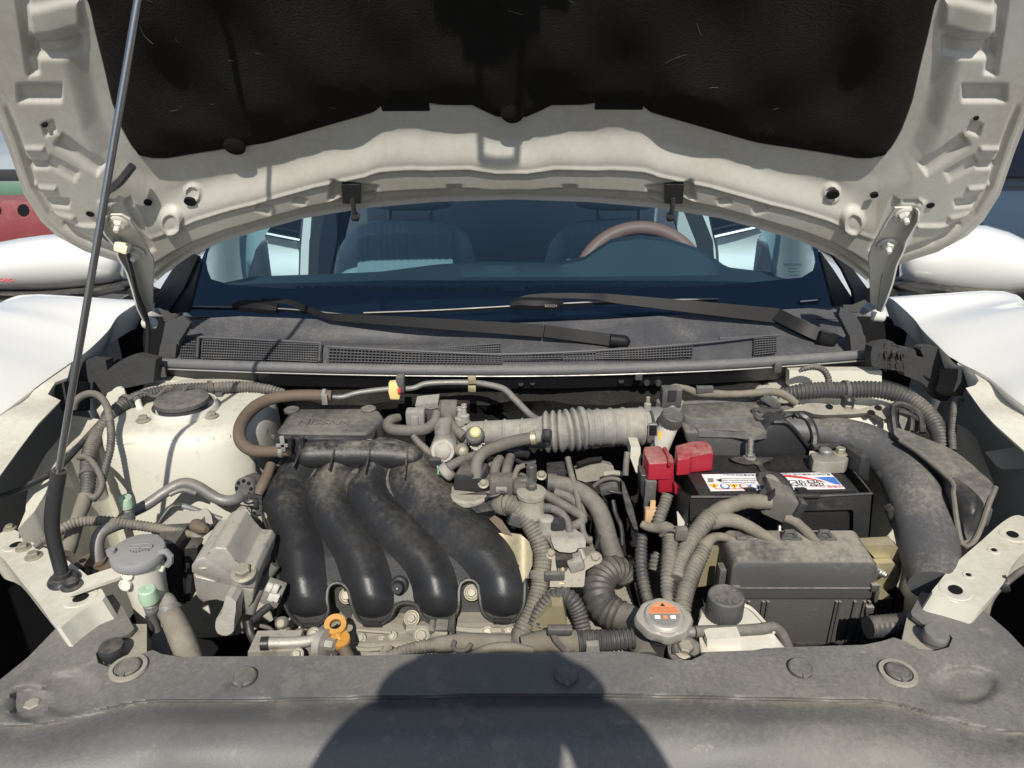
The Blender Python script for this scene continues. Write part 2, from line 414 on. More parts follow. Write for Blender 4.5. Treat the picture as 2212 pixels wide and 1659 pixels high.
def text_mesh(s, ext=0.):
    c = bpy.data.curves.new('lettering', 'FONT'); c.body = s; c.align_x = 'CENTER'; c.align_y = 'CENTER'; c.extrude = ext; c.size = 1.; c.resolution_u = 2
    o = bpy.data.objects.new('lettering', c); COL.objects.link(o); bpy.context.view_layer.update()
    me = bpy.data.meshes.new_from_object(o.evaluated_get(bpy.context.evaluated_depsgraph_get()))
    bpy.data.objects.remove(o); bpy.data.curves.remove(c); return me
def text(s, p, xd, yd, size, m, parent, name='lettering', ext=.0, wide=1.):
    x = xd.normalized(); z = x.cross(yd).normalized(); y = z.cross(x)
    mt = Matrix((( x.x * size * wide, y.x * size, z.x * size, p.x), (x.y * size * wide, y.y * size, z.y * size, p.y), (x.z * size * wide, y.z * size, z.z * size, p.z), (0, 0, 0, 1)))
    me = text_mesh(s, ext); b = MB(); b.mesh(me, mt); bpy.data.meshes.remove(me)
    return b.build(name, m, parent)
def one(mb, name, m, label, cat, group=None, kind=None, ang=35):
    return tag(mb.build(name, m, None, ang), label, cat, group, kind)
UP = V((0, 0, 1)); XP = V((1, 0, 0)); YP = V((0, 1, 0)); TOCAM = V((0, -ct, st))

# ================================================================== generic shapes
def bulge(mb, cols, Y0, depth, back=.02, k=14, pw=.7, cap_r=True):
    """rounded shell traced as columns (px, py_top, py_bottom, fullness); bulges towards -Y, closed behind at Y0+back"""
    rows = []
    for (px, a, b, f) in cols:
        m, hh = (a + b) / 2, (b - a) / 2; row = []
        for i in range(k + 1):
            an = math.pi * i / k
            row.append(P(px, m - hh * math.cos(an), Y0 - depth * f * math.sin(an) ** pw))
        rb = [P(px, m + hh * math.cos(math.pi * i / 4) * .9, Y0 + back) for i in range(5)]
        rows.append(row + rb)
    vs = [[mb.bm.verts.new(p) for p in r] for r in rows]
    mb.skin(vs, True); mb.cap(vs[0], True); mb.cap(vs[-1]); return mb
def poly_dist(x, y, poly):
    best = 1e9; inside = False; n = len(poly)
    for i in range(n):
        x1, y1 = poly[i]; x2, y2 = poly[(i + 1) % n]
        dx, dy = x2 - x1, y2 - y1; L2 = dx * dx + dy * dy
        t = max(0, min(1, ((x - x1) * dx + (y - y1) * dy) / L2)) if L2 else 0
        best = min(best, (x - x1 - t * dx) ** 2 + (y - y1 - t * dy) ** 2)
        if (y1 > y) != (y2 > y) and x < (x2 - x1) * (y - y1) / (y2 - y1) + x1: inside = not inside
    d = math.sqrt(best); return d if inside else -d
def smoothpoly(pts, n=4, closed=True):
    """rounder outline: Catmull-Rom through the points"""
    out = []; N = len(pts)
    for i in range(N if closed else N - 1):
        g = (lambda j: pts[j % N]) if closed else (lambda j: pts[max(0, min(N - 1, j))])
        p0, p1, p2, p3 = g(i - 1), g(i), g(i + 1), g(i + 2)
        for k in range(n):
            t = k / n
            out.append(tuple(.5 * (2 * p1[c] + (p2[c] - p0[c]) * t + (2 * p0[c] - 5 * p1[c] + 4 * p2[c] - p3[c]) * t * t + (3 * p1[c] - p0[c] - 3 * p2[c] + p3[c]) * t ** 3) for c in range(len(p1))))
    if not closed: out.append(pts[-1])
    return out
def resample(pts, n):
    acc = [0.]
    for a, b in zip(pts, pts[1:]): acc.append(acc[-1] + math.dist(a, b))
    out = []; j = 0
    for k in range(n):
        s = acc[-1] * k / (n - 1)
        while j < len(acc) - 2 and acc[j + 1] < s: j += 1
        t = (s - acc[j]) / max(1e-9, acc[j + 1] - acc[j])
        out.append(tuple(lerp(a, b, t) for a, b in zip(pts[j], pts[j + 1])))
    return out

# ================================================================== ground
b = MB(); b.grid([[V((x, y, 0)) for x in (-120, 120)] for y in (-120, 120)])
g = b.build('ground', 'asphalt'); g['kind'] = 'structure'

# ================================================================== fenders
def fender(edge, sgn, label):
    t = thing('fender', label, 'fender', V((sgn * .85, 1.2, .3)), 'front fenders')
    E = [P(*e) for e in smoothpoly(edge, 5, False)]
    e0 = E[0]; E = [V((e0.x * .93, .36, e0.z - .14)), V((e0.x * .97, .50, e0.z - .07)), V((e0.x, .63, e0.z - .02))] + E
    prof = [(0, 0), (.02, .004), (.06, .009), (.15, .018), (.30, .030), (.48, .043), (.64, .052), (.76, .050), (.86, .030), (.93, -.02), (.975, -.12), (1., -.30), (.985, -.58)]
    rows = []
    for p in E:
        X1 = sgn * 1.03
        r = [V((p.x + sgn * .03, p.y, p.z - .06)), V((p.x + sgn * .003, p.y, p.z - .010))] + [V((lerp(p.x, X1, u), p.y, p.z + dz * (interp(p.y, [(1.28, 1.), (1.43, .12)]) if dz > 0 else 1))) for u, dz in prof]
        rows.append(r)
    b = MB(); b.grid(rows); b.build('outer_skin', 'white', t, 60)
    return t
EL = [(-330, 1130, .74), (-150, 1005, .87), (0, 896, 1.0), (89, 828, 1.10), (149, 786, 1.18), (190, 757, 1.235), (232, 716, 1.30), (256, 682, 1.345), (297, 655, 1.39), (318, 648, 1.43)]
ERr = [(2540, 1120, .74), (2370, 985, .87), (2212, 877, 1.0), (2137, 817, 1.10), (2060, 776, 1.18), (2025, 745, 1.235), (1992, 712, 1.30), (1972, 686, 1.345), (1930, 648, 1.39), (1908, 641, 1.43)]
fl = fender(EL, -1, 'white front fender on the side of the black prop rod')
dr_ = None
fr = fender(ERr, 1, 'white front fender on the side of the car battery')
for s_, lab_ in ((-1, 'white front door side behind the mirror with the red scratch'), (1, 'white front door side behind the mirror on the battery side')):
    t_ = thing('front_door', lab_, 'car door', V((s_ * .88, 1.9, .4)), 'front doors')
    b = MB(); b.box(V((s_ * .885, 1.97, .66)), V((.13, 1.0, .58)), None, .03, 3); b.build('door_skin', 'white', t_, 50)
fbm = thing('front_bumper', 'white front bumper below the grey radiator cover', 'bumper', V((0, .38, .2)))
b = MB(); b.grid([[V((.96 * math.sin(a), .44 + .24 * (1 - math.cos(a)) - dy, z)) for a in [R(-78 + 156 * i / 40.) for i in range(41)]] for z, dy in ((.71, -.05), (.70, .0), (.66, .035), (.55, .05), (.42, .055), (.28, .03), (.22, -.02))]); b.build('bumper_skin', 'white', fbm, 60)
for s_ in (-1, 1):
    hl = thing('headlight', 'clear headlight below the fender tip on the ' + ('prop rod side' if s_ < 0 else 'battery side'), 'headlight', V((s_ * .80, .60, .66)), 'headlights')
    b = MB(); b.prism([V((s_ * x, y, .845 - .35 * (.8 - y))) for x, y in ((.70, .56), (.86, .60), (.93, .80), (.90, .88), (.80, .80))], V((0, -.02, -.14)), .015, 3); b.build('lamp_lens', 'navy', hl)
# dusty drip flanges under the fender edges
def zmapY(tab): return lambda px, py: P(px, py, interp(py, tab))
flY = [(786, 1.17), (828, 1.095), (863, 1.06), (896, 1.0), (1024, .87), (1150, .76)]
b = MB(); b.sheet(qs('a', [(515, 62), (300, 212), (0, 440), (-300, 660), (-300, 1180), (0, 870), (130, 690), (280, 490), (440, 325), (345, 280), (400, 195), (490, 160)]), zmapY(flY), V((-.004, 0, -.006)), 14, 14)
b.build('drip_flange', 'cream', fl)
b = MB(); b.sheet(qs('e', [(1672, 8), (1740, 70), (1835, 100), (1885, 180), (1860, 215), (1790, 235), (1900, 390), (2000, 500), (2212, 690), (2500, 930), (2500, 560), (2212, 385), (1960, 170)]), zmapY(flY), V((.004, 0, -.006)), 14, 14)
b.build('drip_flange', 'cream', fr)

# ================================================================== body shell under the fenders: aprons, firewall, bay floor
bay = thing('car_body_shell', 'cream painted engine bay shell with firewall and inner wheel arches', 'car body', V((0, 1.0, .3)))
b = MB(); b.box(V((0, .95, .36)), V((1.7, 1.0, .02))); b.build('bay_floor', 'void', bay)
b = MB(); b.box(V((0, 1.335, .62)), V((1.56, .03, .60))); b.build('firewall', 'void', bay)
# firewall fibre pad, lumpy
rows = []
for j in range(15):
    z = .93 - .5 * j / 14
    rows.append([V((-.55 + 1.05 * i / 50, 1.31 - .010 * math.sin(i * .55 + j * .8) - .035 * max(0, math.sin(j * 1.1 + .5 * math.sin(i * .3) - .6)) * (1 if j > 1 else .2) - .004 * math.sin(i * 1.7 + j * 2.3), z)) for i in range(51)])
b = MB(); b.grid(rows); b.build('sound_pad', 'padding', bay)
for px, py in ((1125, 826), (1150, 824), (1340, 820), (1395, 825), (1420, 826)):
    p = P(px, py, 1.27); b = MB(); b.lathe(p, V((0, -1, .2)), [(.008, 0), (.008, .006), (.005, .012)], 10); b.build('pad_clip', 'plastic', bay)
# walls in shade outside the rails (wheel-arch liners seen under the drip flanges)
for s in (-1, 1):
    b = MB(); b.grid([[V((s * (.87 - .10 * j / 6.), .985 + .34 * i / 8, .93 - .5 * j / 6)) for i in range(9)] for j in range(7)])
    b.build('apron_panel', 'creamclean', bay)
    b = MB(); b.grid([[V((s * (.90 - .22 * j / 6.), .50 + .49 * i / 6, .90 - .5 * j / 6)) for i in range(7)] for j in range(7)]); b.build('wheel_arch_liner', 'void', bay)  # front stretch of the apron, blackened to stand for its shade
    b = MB(); b.box(V((s * .715, 1.43, .73)), V((.19, .02, .5))); b.build('pillar_gap_shade', 'void', bay)  # dark box stands for the shade between fender and hinge pillar
    b = MB(); b.box(V((s * .655, 1.36, .76)), V((.024, .05, .36))); b.build('hinge_pillar', 'cream', bay)
# bright apron strips
b = MB(); b.sheet(qs('a', [(500, 430), (735, 465), (700, 530), (590, 612), (480, 700), (460, 750), (375, 880), (330, 1000), (250, 1130), (130, 1260), (185, 1130), (190, 1060), (210, 940), (255, 850), (330, 720), (430, 600), (490, 500)]),
    zmapY([(895, 1.13), (975, 1.02), (1065, .925), (1143, .86)]), V((.02, 0, -.22)), 12, 12)
b.build('apron_rail', 'cream', bay)
b = MB(); b.sheet(qs('e', [(1728, 495), (1800, 530), (1868, 600), (1925, 755), (1998, 940), (1958, 925), (1872, 765), (1795, 660), (1725, 560)]),
    zmapY([(915, 1.17), (1048, 1.06)]), V((-.02, 0, -.2)), 12, 12)
b.build('apron_rail', 'cream', bay)
for pts in ([(1930, 700), (2140, 665), (2212, 660), (2212, 815), (2055, 825), (2010, 800)],):
    b = MB(); b.sheet(qs('e', pts), zmapY([(960, 1.08), (1015, 1.04)]), V((.01, .01, -.01)), 20, 20); b.build('apron_bracket', 'creamclean', bay)
for fx, fy in ((300, 1160), (215, 1222)):
    p = w('a', fx, fy, .93) ; b = MB(); b.lathe(p, V((1, -.4, .2)), [(.004, 0), (.004, .004)], 12); b.build('apron_hole', 'void', bay)
# white shelf of the firewall side, right
b = MB(); b.sheet(qs('e', [(510, 110), (1180, 110), (1180, 200), (1130, 230), (510, 230)]), lambda px, py: P(px, py, 1.25), V((0, .02, 0)), 40, None); b.build('cowl_side_panel', 'cream', bay)
b = MB(); b.sheet(qs('a', [(1040, 185), (1240, 180), (1800, 255), (1780, 330), (1240, 300), (1040, 280)]), lambda px, py: P(px, py, 1.26), V((0, .02, 0)), 40, None); b.build('cowl_side_panel', 'cream', bay)

# front rails
def rail(poly, name, holes, bolts, fr_, z, sgn):
    b = MB()
    poly = smoothpoly(poly, 3)
    b.sheet(qs(fr_, poly), lambda px, py: PZ(px, py, z), V((-sgn * .012, .004, -.055)), 20, 20)
    o = b.build('front_rail', 'cream', bay, 30)
    for (hx, hy, r) in holes:
        p = wz(fr_, hx, hy, z + .0006); c = MB(); c.lathe(p, UP, [(r, 0), (r, .0004)], 20, sx=.8); c.build('rail_hole', 'void', o)
        c = MB(); c.lathe(p - UP * .004, UP, [(r * 2.3, 0), (r * 2.1, .0042), (r * 1.3, .0044), (r * 1.05, .0036)], 28, sx=.85); c.build('pressed_ring', 'cream', o)
    for (hx, hy, r) in bolts: bolt(wz(fr_, hx, hy, z), UP, r, o, 'bolt')
    return o
rail([(-120, 430), (0, 368), (60, 340), (125, 352), (230, 430), (340, 480), (480, 560), (640, 680), (765, 825), (640, 900), (500, 1000), (410, 1055), (300, 900), (140, 700), (0, 530), (-120, 480)], 'front_rail',
     [(115, 450, .008), (585, 836, .0095)], [(72, 335, .005), (170, 478, .0058), (245, 540, .0064)], 'f', .825, -1)
rail([(2150, 238), (2230, 255), (2330, 300), (2330, 440), (2212, 510), (2130, 600), (2060, 735), (1970, 840), (1905, 905), (1840, 890), (1700, 850), (1548, 806), (1590, 730), (1700, 600), (1900, 425), (2050, 292)], 'front_rail',
     [(2130, 376, .0095), (1715, 778, .0105), (1995, 489, .0045), (1810, 669, .0040)], [], 'i', .822, 1)

# ================================================================== strut towers
def tower(cx, cy, zt, rx, ry, label, front_ext):
    t = thing('strut_tower', label, 'strut tower', V((cx, cy, .5)), 'strut towers')
    prof = [(.0, 0.), (.60, .0), (.80, -.002), (.90, -.007), (.955, -.016), (.985, -.03), (1.0, -.05), (1.012, -.12), (1.02, -.22), (1.03, -.4)]
    rows = []
    for (r, h) in prof:
        row = []
        for i in range(56):
            a = 2 * math.pi * i / 56
            c, s = math.cos(a), math.sin(a)
            e = .72
            x = math.copysign(abs(c) ** e, c) * rx * r; y = math.copysign(abs(s) ** e, s) * ry * r
            row.append(V((cx + x, cy + y, zt + h)))
        rows.append(row)
    b = MB(); b.grid(rows, True); b.build('tower_shell', 'cream', t, 50)
    return t
tw = tower(-.566, 1.165, .912, .140, .135, 'cream strut tower with black rubber top mount beside the brown hose', 0)
cc = V((-.556, 1.128, .912))
b = MB(); b.lathe(cc, UP, [(.0545, -.002), (.054, .011), (.053, .0125), (.0505, .0125), (.050, .002), (.0, .002)], 40, sx=1., xdir=XP); b.build('collar', 'creamclean', tw)
b = MB(); b.lathe(cc + V((-.004, .003, .002)), UP, [(.040, 0), (.042, .011), (.0445, .013), (.0435, .019), (.032, .0215), (.028, .020), (.0, .020)], 36, sx=1., xdir=XP); b.build('rubber_mount', 'dplastic', tw)
for x, y in ((1040, 470), (1535, 440)):
    bolt(wz('a', x, y, .913), UP, .0066, tw)
def on_tower(px, py, cx=-.566, cy=1.165, zt=.912, rx=.140, ry=.135, e=.72):
    Y = .95
    while Y < 1.25:
        p = P(px, py, Y)
        rr = interp(zt - p.z, [(0, .6), (.007, .9), (.016, .955), (.03, .985), (.05, 1.0), (.12, 1.012), (.4, 1.03)])
        if p.z < zt and abs((p.x - cx) / (rx * rr)) ** (2 / e) + abs((p.y - cy) / (ry * rr)) ** (2 / e) <= 1: return p
        Y += .001
    return P(px, py, 1.03)
for x, y in ((975, 662), (1132, 655), (1283, 645), (1437, 625), (1540, 608), (1655, 585)):
    p = on_tower(*q('a', x, y)); b = MB(); b.lathe(p + V((0, .001, 0)), V((0, -1, .1)), [(.0040, 0), (.0038, .0014), (.003, .0014), (.0028, .0008)], 14); b.build('spot_weld', 'cream', tw)
b = MB(); b.tube([on_tower(*q('a', x, y)) for x, y in ((760, 645), (900, 638), (1050, 630), (1250, 612), (1420, 592), (1437, 612))], .0016, 6); b.build('seam_sealer', 'cream', tw)
tw2 = tower(.615, 1.25, .893, .165, .11, 'dusty cream strut tower half hidden behind the intake snorkel', 0)

# ================================================================== cowl: seal, grille, panel
SEALP = [(330, 783, 1.275), (600, 793, 1.262), (900, 799, 1.252), (1200, 799, 1.25), (1500, 790, 1.256), (1700, 778, 1.268), (1892, 764, 1.285)]
b = MB(); b.tube([P(*p) for p in SEALP], [.0092, .0096, .0098, .0098, .0097, .0096, .009], 14, step=.02, normal=TOCAM, ell=.9)
seal = one(b, 'hood_seal', 'seal', 'long grey rubber seal strip running along the cowl edge', 'rubber seal')
fl_ = thing('cowl_flange', 'black metal flange with a highlight drawn along its edge under the rubber seal', 'metal flange', P(1106, 830, 1.262))
b = MB(); b.grid([[P(px, py + dy, Y + dY) for (px, py, Y) in SEALP] for dy, dY in ((6, -.002), (15, -.006), (40, .02))]); b.build('flange_face', 'plastic', fl_)
b = MB(); b.tube([P(px, py + 13, Y - .008) for (px, py, Y) in SEALP], .0014, 6, step=.03); b.build('edge_highlight', 'brightpipe', fl_)  # pale tube puts the highlights of the flange edge into colour
for px, py in ((1380, 806), (1680, 790), (350, 800)):
    b = MB(); b.box(P(px, py + 4, 1.248), V((.014, .006, .02)), bevel=.002); b.build('seal_clip', 'dplastic', fl_)

def cowlY(px, py): return interp(py, [(640, 1.46), (690, 1.415), (720, 1.37), (750, 1.325), (790, 1.285)])
cw = thing('cowl_tray', 'grey plastic cowl panel with air inlet mesh below the windscreen', 'cowl tray', P(1106, 760, 1.30))
top = [(395, 690), (520, 683), (700, 690), (900, 697), (1106, 698), (1300, 690), (1500, 678), (1700, 668), (1815, 662)]
bot = [(355, 782), (520, 792), (700, 797), (900, 802), (1106, 803), (1300, 798), (1500, 790), (1700, 778), (1870, 764)]
cp = top + bot[::-1]
def cowlfun(px, py):
    p = P(px, py, cowlY(px, py) + .006)
    # shallow dish left of the centre and the flat step of the air inlet
    d = math.exp(-((px - 820) / 170.) ** 2 - ((py - 722) / 16.) ** 2)
    return p + V((0, .012, -.022)) * d
b = MB(); b.sheet(cp, cowlfun, V((0, .004, -.006)), 30, 7); b.build('panel', 'cowl', cw, 50)
# the inlet mesh: real bars, built along the panel edge
def mesh_strip(u0, u1, tops, bots, nx, ny, name, lab=None, r=.0011):
    """bars between two edge lines; tops/bots are (px,py) polylines"""
    tp = resample(tops, nx + 1); bt = resample(bots, nx + 1); b = MB()
    def pt(i, j): 
        x = lerp(tp[i][0], bt[i][0], j / ny); y = lerp(tp[i][1], bt[i][1], j / ny)
        return P(x, y, cowlY(x, y) - .008)
    for i in range(nx + 1): b.tube([pt(i, 0), pt(i, ny)], r, 4, step=.05)
    for j in range(ny + 1): b.tube([pt(i, j) for i in range(0, nx + 1, max(1, nx // 6))] + [pt(nx, j)], r, 4, step=.02)
    return b.build(name, 'cowl', cw)
def under(tops, bots):
    """near-black sheet that stands for the shade behind a mesh"""
    b = MB(); tp = resample(tops, 9); bt = resample(bots, 9)
    b.grid([[P(x, y, cowlY(x, y) - .002) for x, y in tp], [P(x, y, cowlY(x, y) - .002) for x, y in bt]])
    b.build('inlet_shade', 'void', cw)
kk = lambda L: [q('k', *p) for p in L]; qq = lambda L: [q('q', *p) for p in L]; oo = lambda L: [q('o', *p) for p in L]
strips = [
  (kk([(1325, 1350), (1430, 1355)]), kk([(1305, 1490), (1412, 1492)]), 6, 7),
  (kk([(1475, 1355), (2000, 1385), (2330, 1395)]), kk([(1460, 1492), (2000, 1505), (2330, 1520)]), 48, 7),
  (qq([(330, 742), (700, 762), (1080, 775)]), qq([(325, 798), (700, 806), (1080, 808)]), 48, 4),
  (qq([(1080, 772), (1210, 772)]), qq([(1080, 790), (1210, 790)]), 9, 2),
  (qq([(1210, 770), (1340, 767)]), qq([(1210, 790), (1340, 787)]), 9, 2),
  (qq([(1345, 768), (1490, 760)]), qq([(1345, 788), (1490, 786)]), 10, 2),
  (qq([(1490, 758), (1700, 744), (1910, 728)]), qq([(1490, 788), (1700, 786), (1910, 778)]), 32, 4),
  (oo([(255, 1350), (415, 1340)]), oo([(255, 1470), (415, 1452)]), 8, 7)]
for i, (tp, bt, nx, ny) in enumerate(strips):
    if i not in (3, 5): under(tp, bt)
    mesh_strip(0, 1, tp, bt, nx, ny, 'inlet_mesh')
# second, shaded row of mesh behind
tp, bt = qq([(800, 742), (1075, 722)]), qq([(800, 758), (1075, 755)])
under(tp, bt); mesh_strip(0, 1, tp, bt, 26, 3, 'inlet_mesh')
# frames of the mesh
for pts in (kk([(1330, 1335), (1800, 1355), (2330, 1383)]), qq([(320, 735), (720, 755), (1080, 768), (1500, 752), (1920, 722), (2212, 690)]),
            kk([(1440, 1345), (1430, 1495)]), kk([(2330, 1380), (2315, 1520)]), oo([(0, 1350), (430, 1325)])):
    b = MB(); b.tube([P(x, y, cowlY(x, y) - .010) for x, y in pts], .003, 6, step=.02); b.build('mesh_frame', 'cowl', cw)
# raised lid on the cowl right of centre, side end blocks
b = MB(); b.sheet(qq([(1440, 668), (1560, 650), (1695, 646), (1700, 735), (1590, 742), (1520, 690)]), lambda px, py: P(px, py, cowlY(px, py) - .004), V((0, .01, -.01)), None, None); b.build('service_lid', 'cowl', cw)
for fr_, pts in (('k', [(1200, 1230), (1330, 1180), (1385, 1235), (1300, 1370), (1290, 1490), (1145, 1490), (1170, 1390)]), ('o', [(880, 1120), (990, 1180), (1030, 1250), (1075, 1430), (950, 1440), (940, 1320), (870, 1180)])):
    b = MB(); b.sheet(qs(fr_, pts), lambda px, py: P(px, py, 1.31), V((0, .012, -.006)), 20, 20); b.build('end_block', 'cowl', cw)
for fr_, pts in (('k', [(1165, 1390), (1280, 1392), (1272, 1490), (1148, 1492)]), ('o', [(948, 1325), (1058, 1330), (1075, 1432), (958, 1436)])):
    b = MB(); b.sheet(qs(fr_, pts), lambda px, py: P(px, py, 1.302), V((0, .02, -.01))); b.build('end_pad', 'dplastic', cw)

# ================================================================== windscreen
def WSP(px, py, off=0.):
    X = 0.; p = None
    for _ in range(7):
        Y0 = 1.425 + .20 * X * X; z0 = .975 + .01 * X * X; s = .56
        d = ray(px, py)
        # z = H + d.z t ; Y = d.y t ; z - z0 = s (Y - Y0) - off
        t = (z0 - off - s * Y0 - H) / (d.z - s * d.y)
        p = V((d.x * t, d.y * t, H + d.z * t)); X = p.x
    return p
wsh = thing('windscreen', 'tinted windscreen with black printed border seen under the open hood', 'windscreen', WSP(1106, 690))
outer = [(398, 690), (408, 655), (434, 564), (470, 480), (560, 330), (800, 300), (1106, 290), (1400, 300), (1650, 330), (1740, 480), (1774, 555), (1803, 660), (1815, 668), (1700, 676), (1500, 686), (1300, 697), (1106, 703), (900, 702), (700, 697), (520, 690)]
clear = smoothpoly([(446, 560), (449, 585), (456, 602), (474, 612), (595, 622), (840, 627), (1084, 629), (1320, 626), (1540, 617), (1673, 605), (1738, 598), (1756, 584), (1760, 555), (1744, 508), (1700, 420), (1640, 345), (1400, 318), (1106, 310), (800, 318), (580, 345), (510, 430), (466, 500)], 3)
b = MB(); b.sheet(outer, lambda px, py: WSP(px, py), V((0, .002, -.003)), 40, 20)
b.build('glass_pane', 'glass', wsh, 60)
ob_ = resample(outer + [outer[0]], 121)[:-1]
def nearest_start(loop, p): 
    i = min(range(len(loop)), key=lambda k: math.dist(loop[k], p)); return loop[i:] + loop[:i]
cen = (1106, 500)
def ang_of(p): return math.atan2(p[1] - cen[1], p[0] - cen[0])
def by_angle(loop, n):
    """point of a star-shaped loop at n even angles"""
    out = []
    for k in range(n):
        a = -math.pi + 2 * math.pi * (k + .5) / n; dx, dy = math.cos(a), math.sin(a); best = None
        for (p, r) in zip(loop, loop[1:] + loop[:1]):
            ex, ey = r[0] - p[0], r[1] - p[1]; den = dx * ey - dy * ex
            if abs(den) < 1e-9: continue
            t = ((p[0] - cen[0]) * ey - (p[1] - cen[1]) * ex) / den; u = ((p[0] - cen[0]) * dy - (p[1] - cen[1]) * dx) / den
            if t > 0 and -1e-6 <= u <= 1 + 1e-6 and (best is None or t > best): best = t
        out.append((cen[0] + dx * best, cen[1] + dy * best))
    return out
ra, rb = by_angle(outer, 220), by_angle(clear, 220)
b = MB(); b.grid([[WSP(lerp(a[0], c[0], k / 3), lerp(a[1], c[1], k / 3), .005) for a, c in zip(ra, rb)] for k in range(4)], True); b.build('black_border', 'navy', wsh, 60)
p = WSP(1738, 580, -.001); text('NISSAN', WSP(1712, 572, -.0012), XP, V((0, .87, .48)), .012, 'ink', wsh, 'maker_mark')
for i in range(3): text('▬ ▬▬ ▪' if i != 1 else '▬▬▬ ▪▪', WSP(1714 + 2 * i, 580 + 7 * i, -.0012), XP, V((0, .87, .48)), .006, 'ink', wsh, 'glass_print')
b = MB(); b.sheet(oo([(575, 1060), (730, 1047), (738, 1075), (585, 1090)]), lambda px, py: WSP(px, py, -.001), V((0, 0, -.0005))); b.build('serial_window', 'trim', wsh)
b = MB(); b.sheet(oo([(590, 1077), (716, 1066), (716, 1073), (590, 1085)]), lambda px, py: WSP(px, py, -.002), V((0, 0, -.0005))); b.build('serial_plate', 'inkwhite', wsh)
# black side trims beside the glass
for fr_, pts in (('k', [(1360, 1160), (1375, 1130), (1460, 790), (1440, 760), (1330, 990), (1225, 1150), (1230, 1170)]), ('o', [(840, 1150), (820, 1060), (740, 760), (735, 720), (830, 850), (960, 1050), (985, 1100), (900, 1140)])):
    b = MB(); b.sheet(qs(fr_, pts), lambda px, py: P(px, py, 1.47), V((0, .012, -.004)), 15, 15); o = one(b, 'pillar_trim', 'trim', 'dark plastic trim strip along the windscreen edge ' + ('by the prop rod' if fr_ == 'k' else 'by the serial plate'), 'trim strip', 'windscreen side trims')
for fr_, pts, s in (('k', [(1390, 725), (1440, 750), (1330, 990), (1220, 1150), (1120, 1130), (1130, 1050), (1180, 960), (1250, 850)], -1), ('o', [(790, 690), (830, 680), (960, 830), (1075, 985), (1060, 1090), (985, 1110), (975, 1010), (900, 850)], 1)):
    b = MB(); b.sheet(qs(fr_, pts), lambda px, py: P(px, py, 1.455), V((0, .012, -.004)), 15, 15); one(b, 'pillar_cover', 'trim', 'dark folded plastic cover at the foot of the pillar, ' + ('prop rod side' if s < 0 else 'battery side'), 'pillar cover', 'pillar covers')
for fr_, pts, s in (('k', [(1140, 1130), (1230, 1170), (1310, 1165), (1300, 1220), (1190, 1225), (1180, 1180)], -1), ('o', [(900, 1105), (985, 1105), (1065, 1070), (1070, 1090), (1030, 1130), (1015, 1165), (900, 1150)], 1)):
    b = MB(); b.sheet(qs(fr_, pts), lambda px, py: P(px, py, 1.40), V((0, .012, -.004)), 15, 15); one(b, 'rubber_corner', 'dplastic', 'dark rubber corner piece at the end of the cowl, ' + ('prop rod side' if s < 0 else 'battery side'), 'rubber corner', 'cowl rubber corners')

# ================================================================== the open hood
SL = R(54.0); HO = V((0, 1.25, 1.247)); HT = V((0, -math.cos(SL), math.sin(SL))); HN = V((0, -math.sin(SL), -math.cos(SL)))
def hxt(px, py):
    """picture point -> hood coordinates (across, up along the panel)"""
    d = ray(px, py); o = V((0, 0, H)); t = (HO - o).dot(HN) / d.dot(HN); p = o + d * t - HO
    return (p.x, p.dot(HT))
def hpos(x, t, h=0.): return HO + V((x, 0, 0)) + HT * t + HN * (h + .03 * x * x)
def hp(px, py, h=0.): return hpos(*hxt(px, py), h)
def proj(p):
    d = p - V((0, 0, H)); z = d.y * ct - d.z * st; up = d.y * st + d.z * ct
    return (CX + F * d.x / z, CY - F * up / z) if z > .05 else (9e3, 9e3)
hood = thing('hood', 'open white hood seen from below with black felt liner', 'hood', HO + V((0, .05, -.15)))
hs_ = None
c_ = lambda L: [hxt(1106 + dx, py) for dx, py in L]
O_rear = c_([(0, 429), (166, 434), (315, 446), (448, 466), (541, 490), (624, 514), (689, 540), (735, 570), (768, 598)])
O_corn = c_([(768, 598), (800, 572), (858, 546), (915, 527), (975, 492), (1010, 458)])
O_side = c_([(1010, 458), (1045, 402), (1076, 312), (1106, 235)]); xs_, ts_ = O_side[-1]
O_side += [(xs_ + .005, ts_ + .15), (xs_ - .005, ts_ + .3), (xs_ - .03, ts_ + .45)]
O_frnt = [O_side[-1], (.62, .98), (.45, 1.03), (.25, 1.05), (0, 1.06)]
I_rear = c_([(0, 251), (32, 251), (60, 238), (83, 225), (125, 225), (166, 224), (200, 215), (236, 214), (270, 216), (285, 228), (300, 240), (380, 262), (455, 283), (530, 303), (600, 312), (660, 320), (750, 333), (790, 330)])
I_corn = c_([(790, 330), (802, 324), (812, 312), (822, 295), (835, 270)])
I_side = c_([(835, 270), (858, 208), (876, 128), (893, 60), (906, 0)]); xi_, ti_ = I_side[-1]
I_side += [(xi_ + .0, ti_ + .1), (xi_ - .01, ti_ + .3), (xi_ - .03, .80)]
I_frnt = [I_side[-1], (.42, .84), (.2, .86), (0, .86)]
Oh = resample(O_rear, 181)[:-1] + resample(O_corn, 61)[:-1] + resample(O_side, 181)[:-1] + resample(O_frnt, 20)
Ih = resample(I_rear, 181)[:-1] + resample(I_corn, 61)[:-1] + resample(I_side, 181)[:-1] + resample(I_frnt, 20)
seg_of = [0] * 180 + [1] * 60 + [2] * 180 + [3] * 20
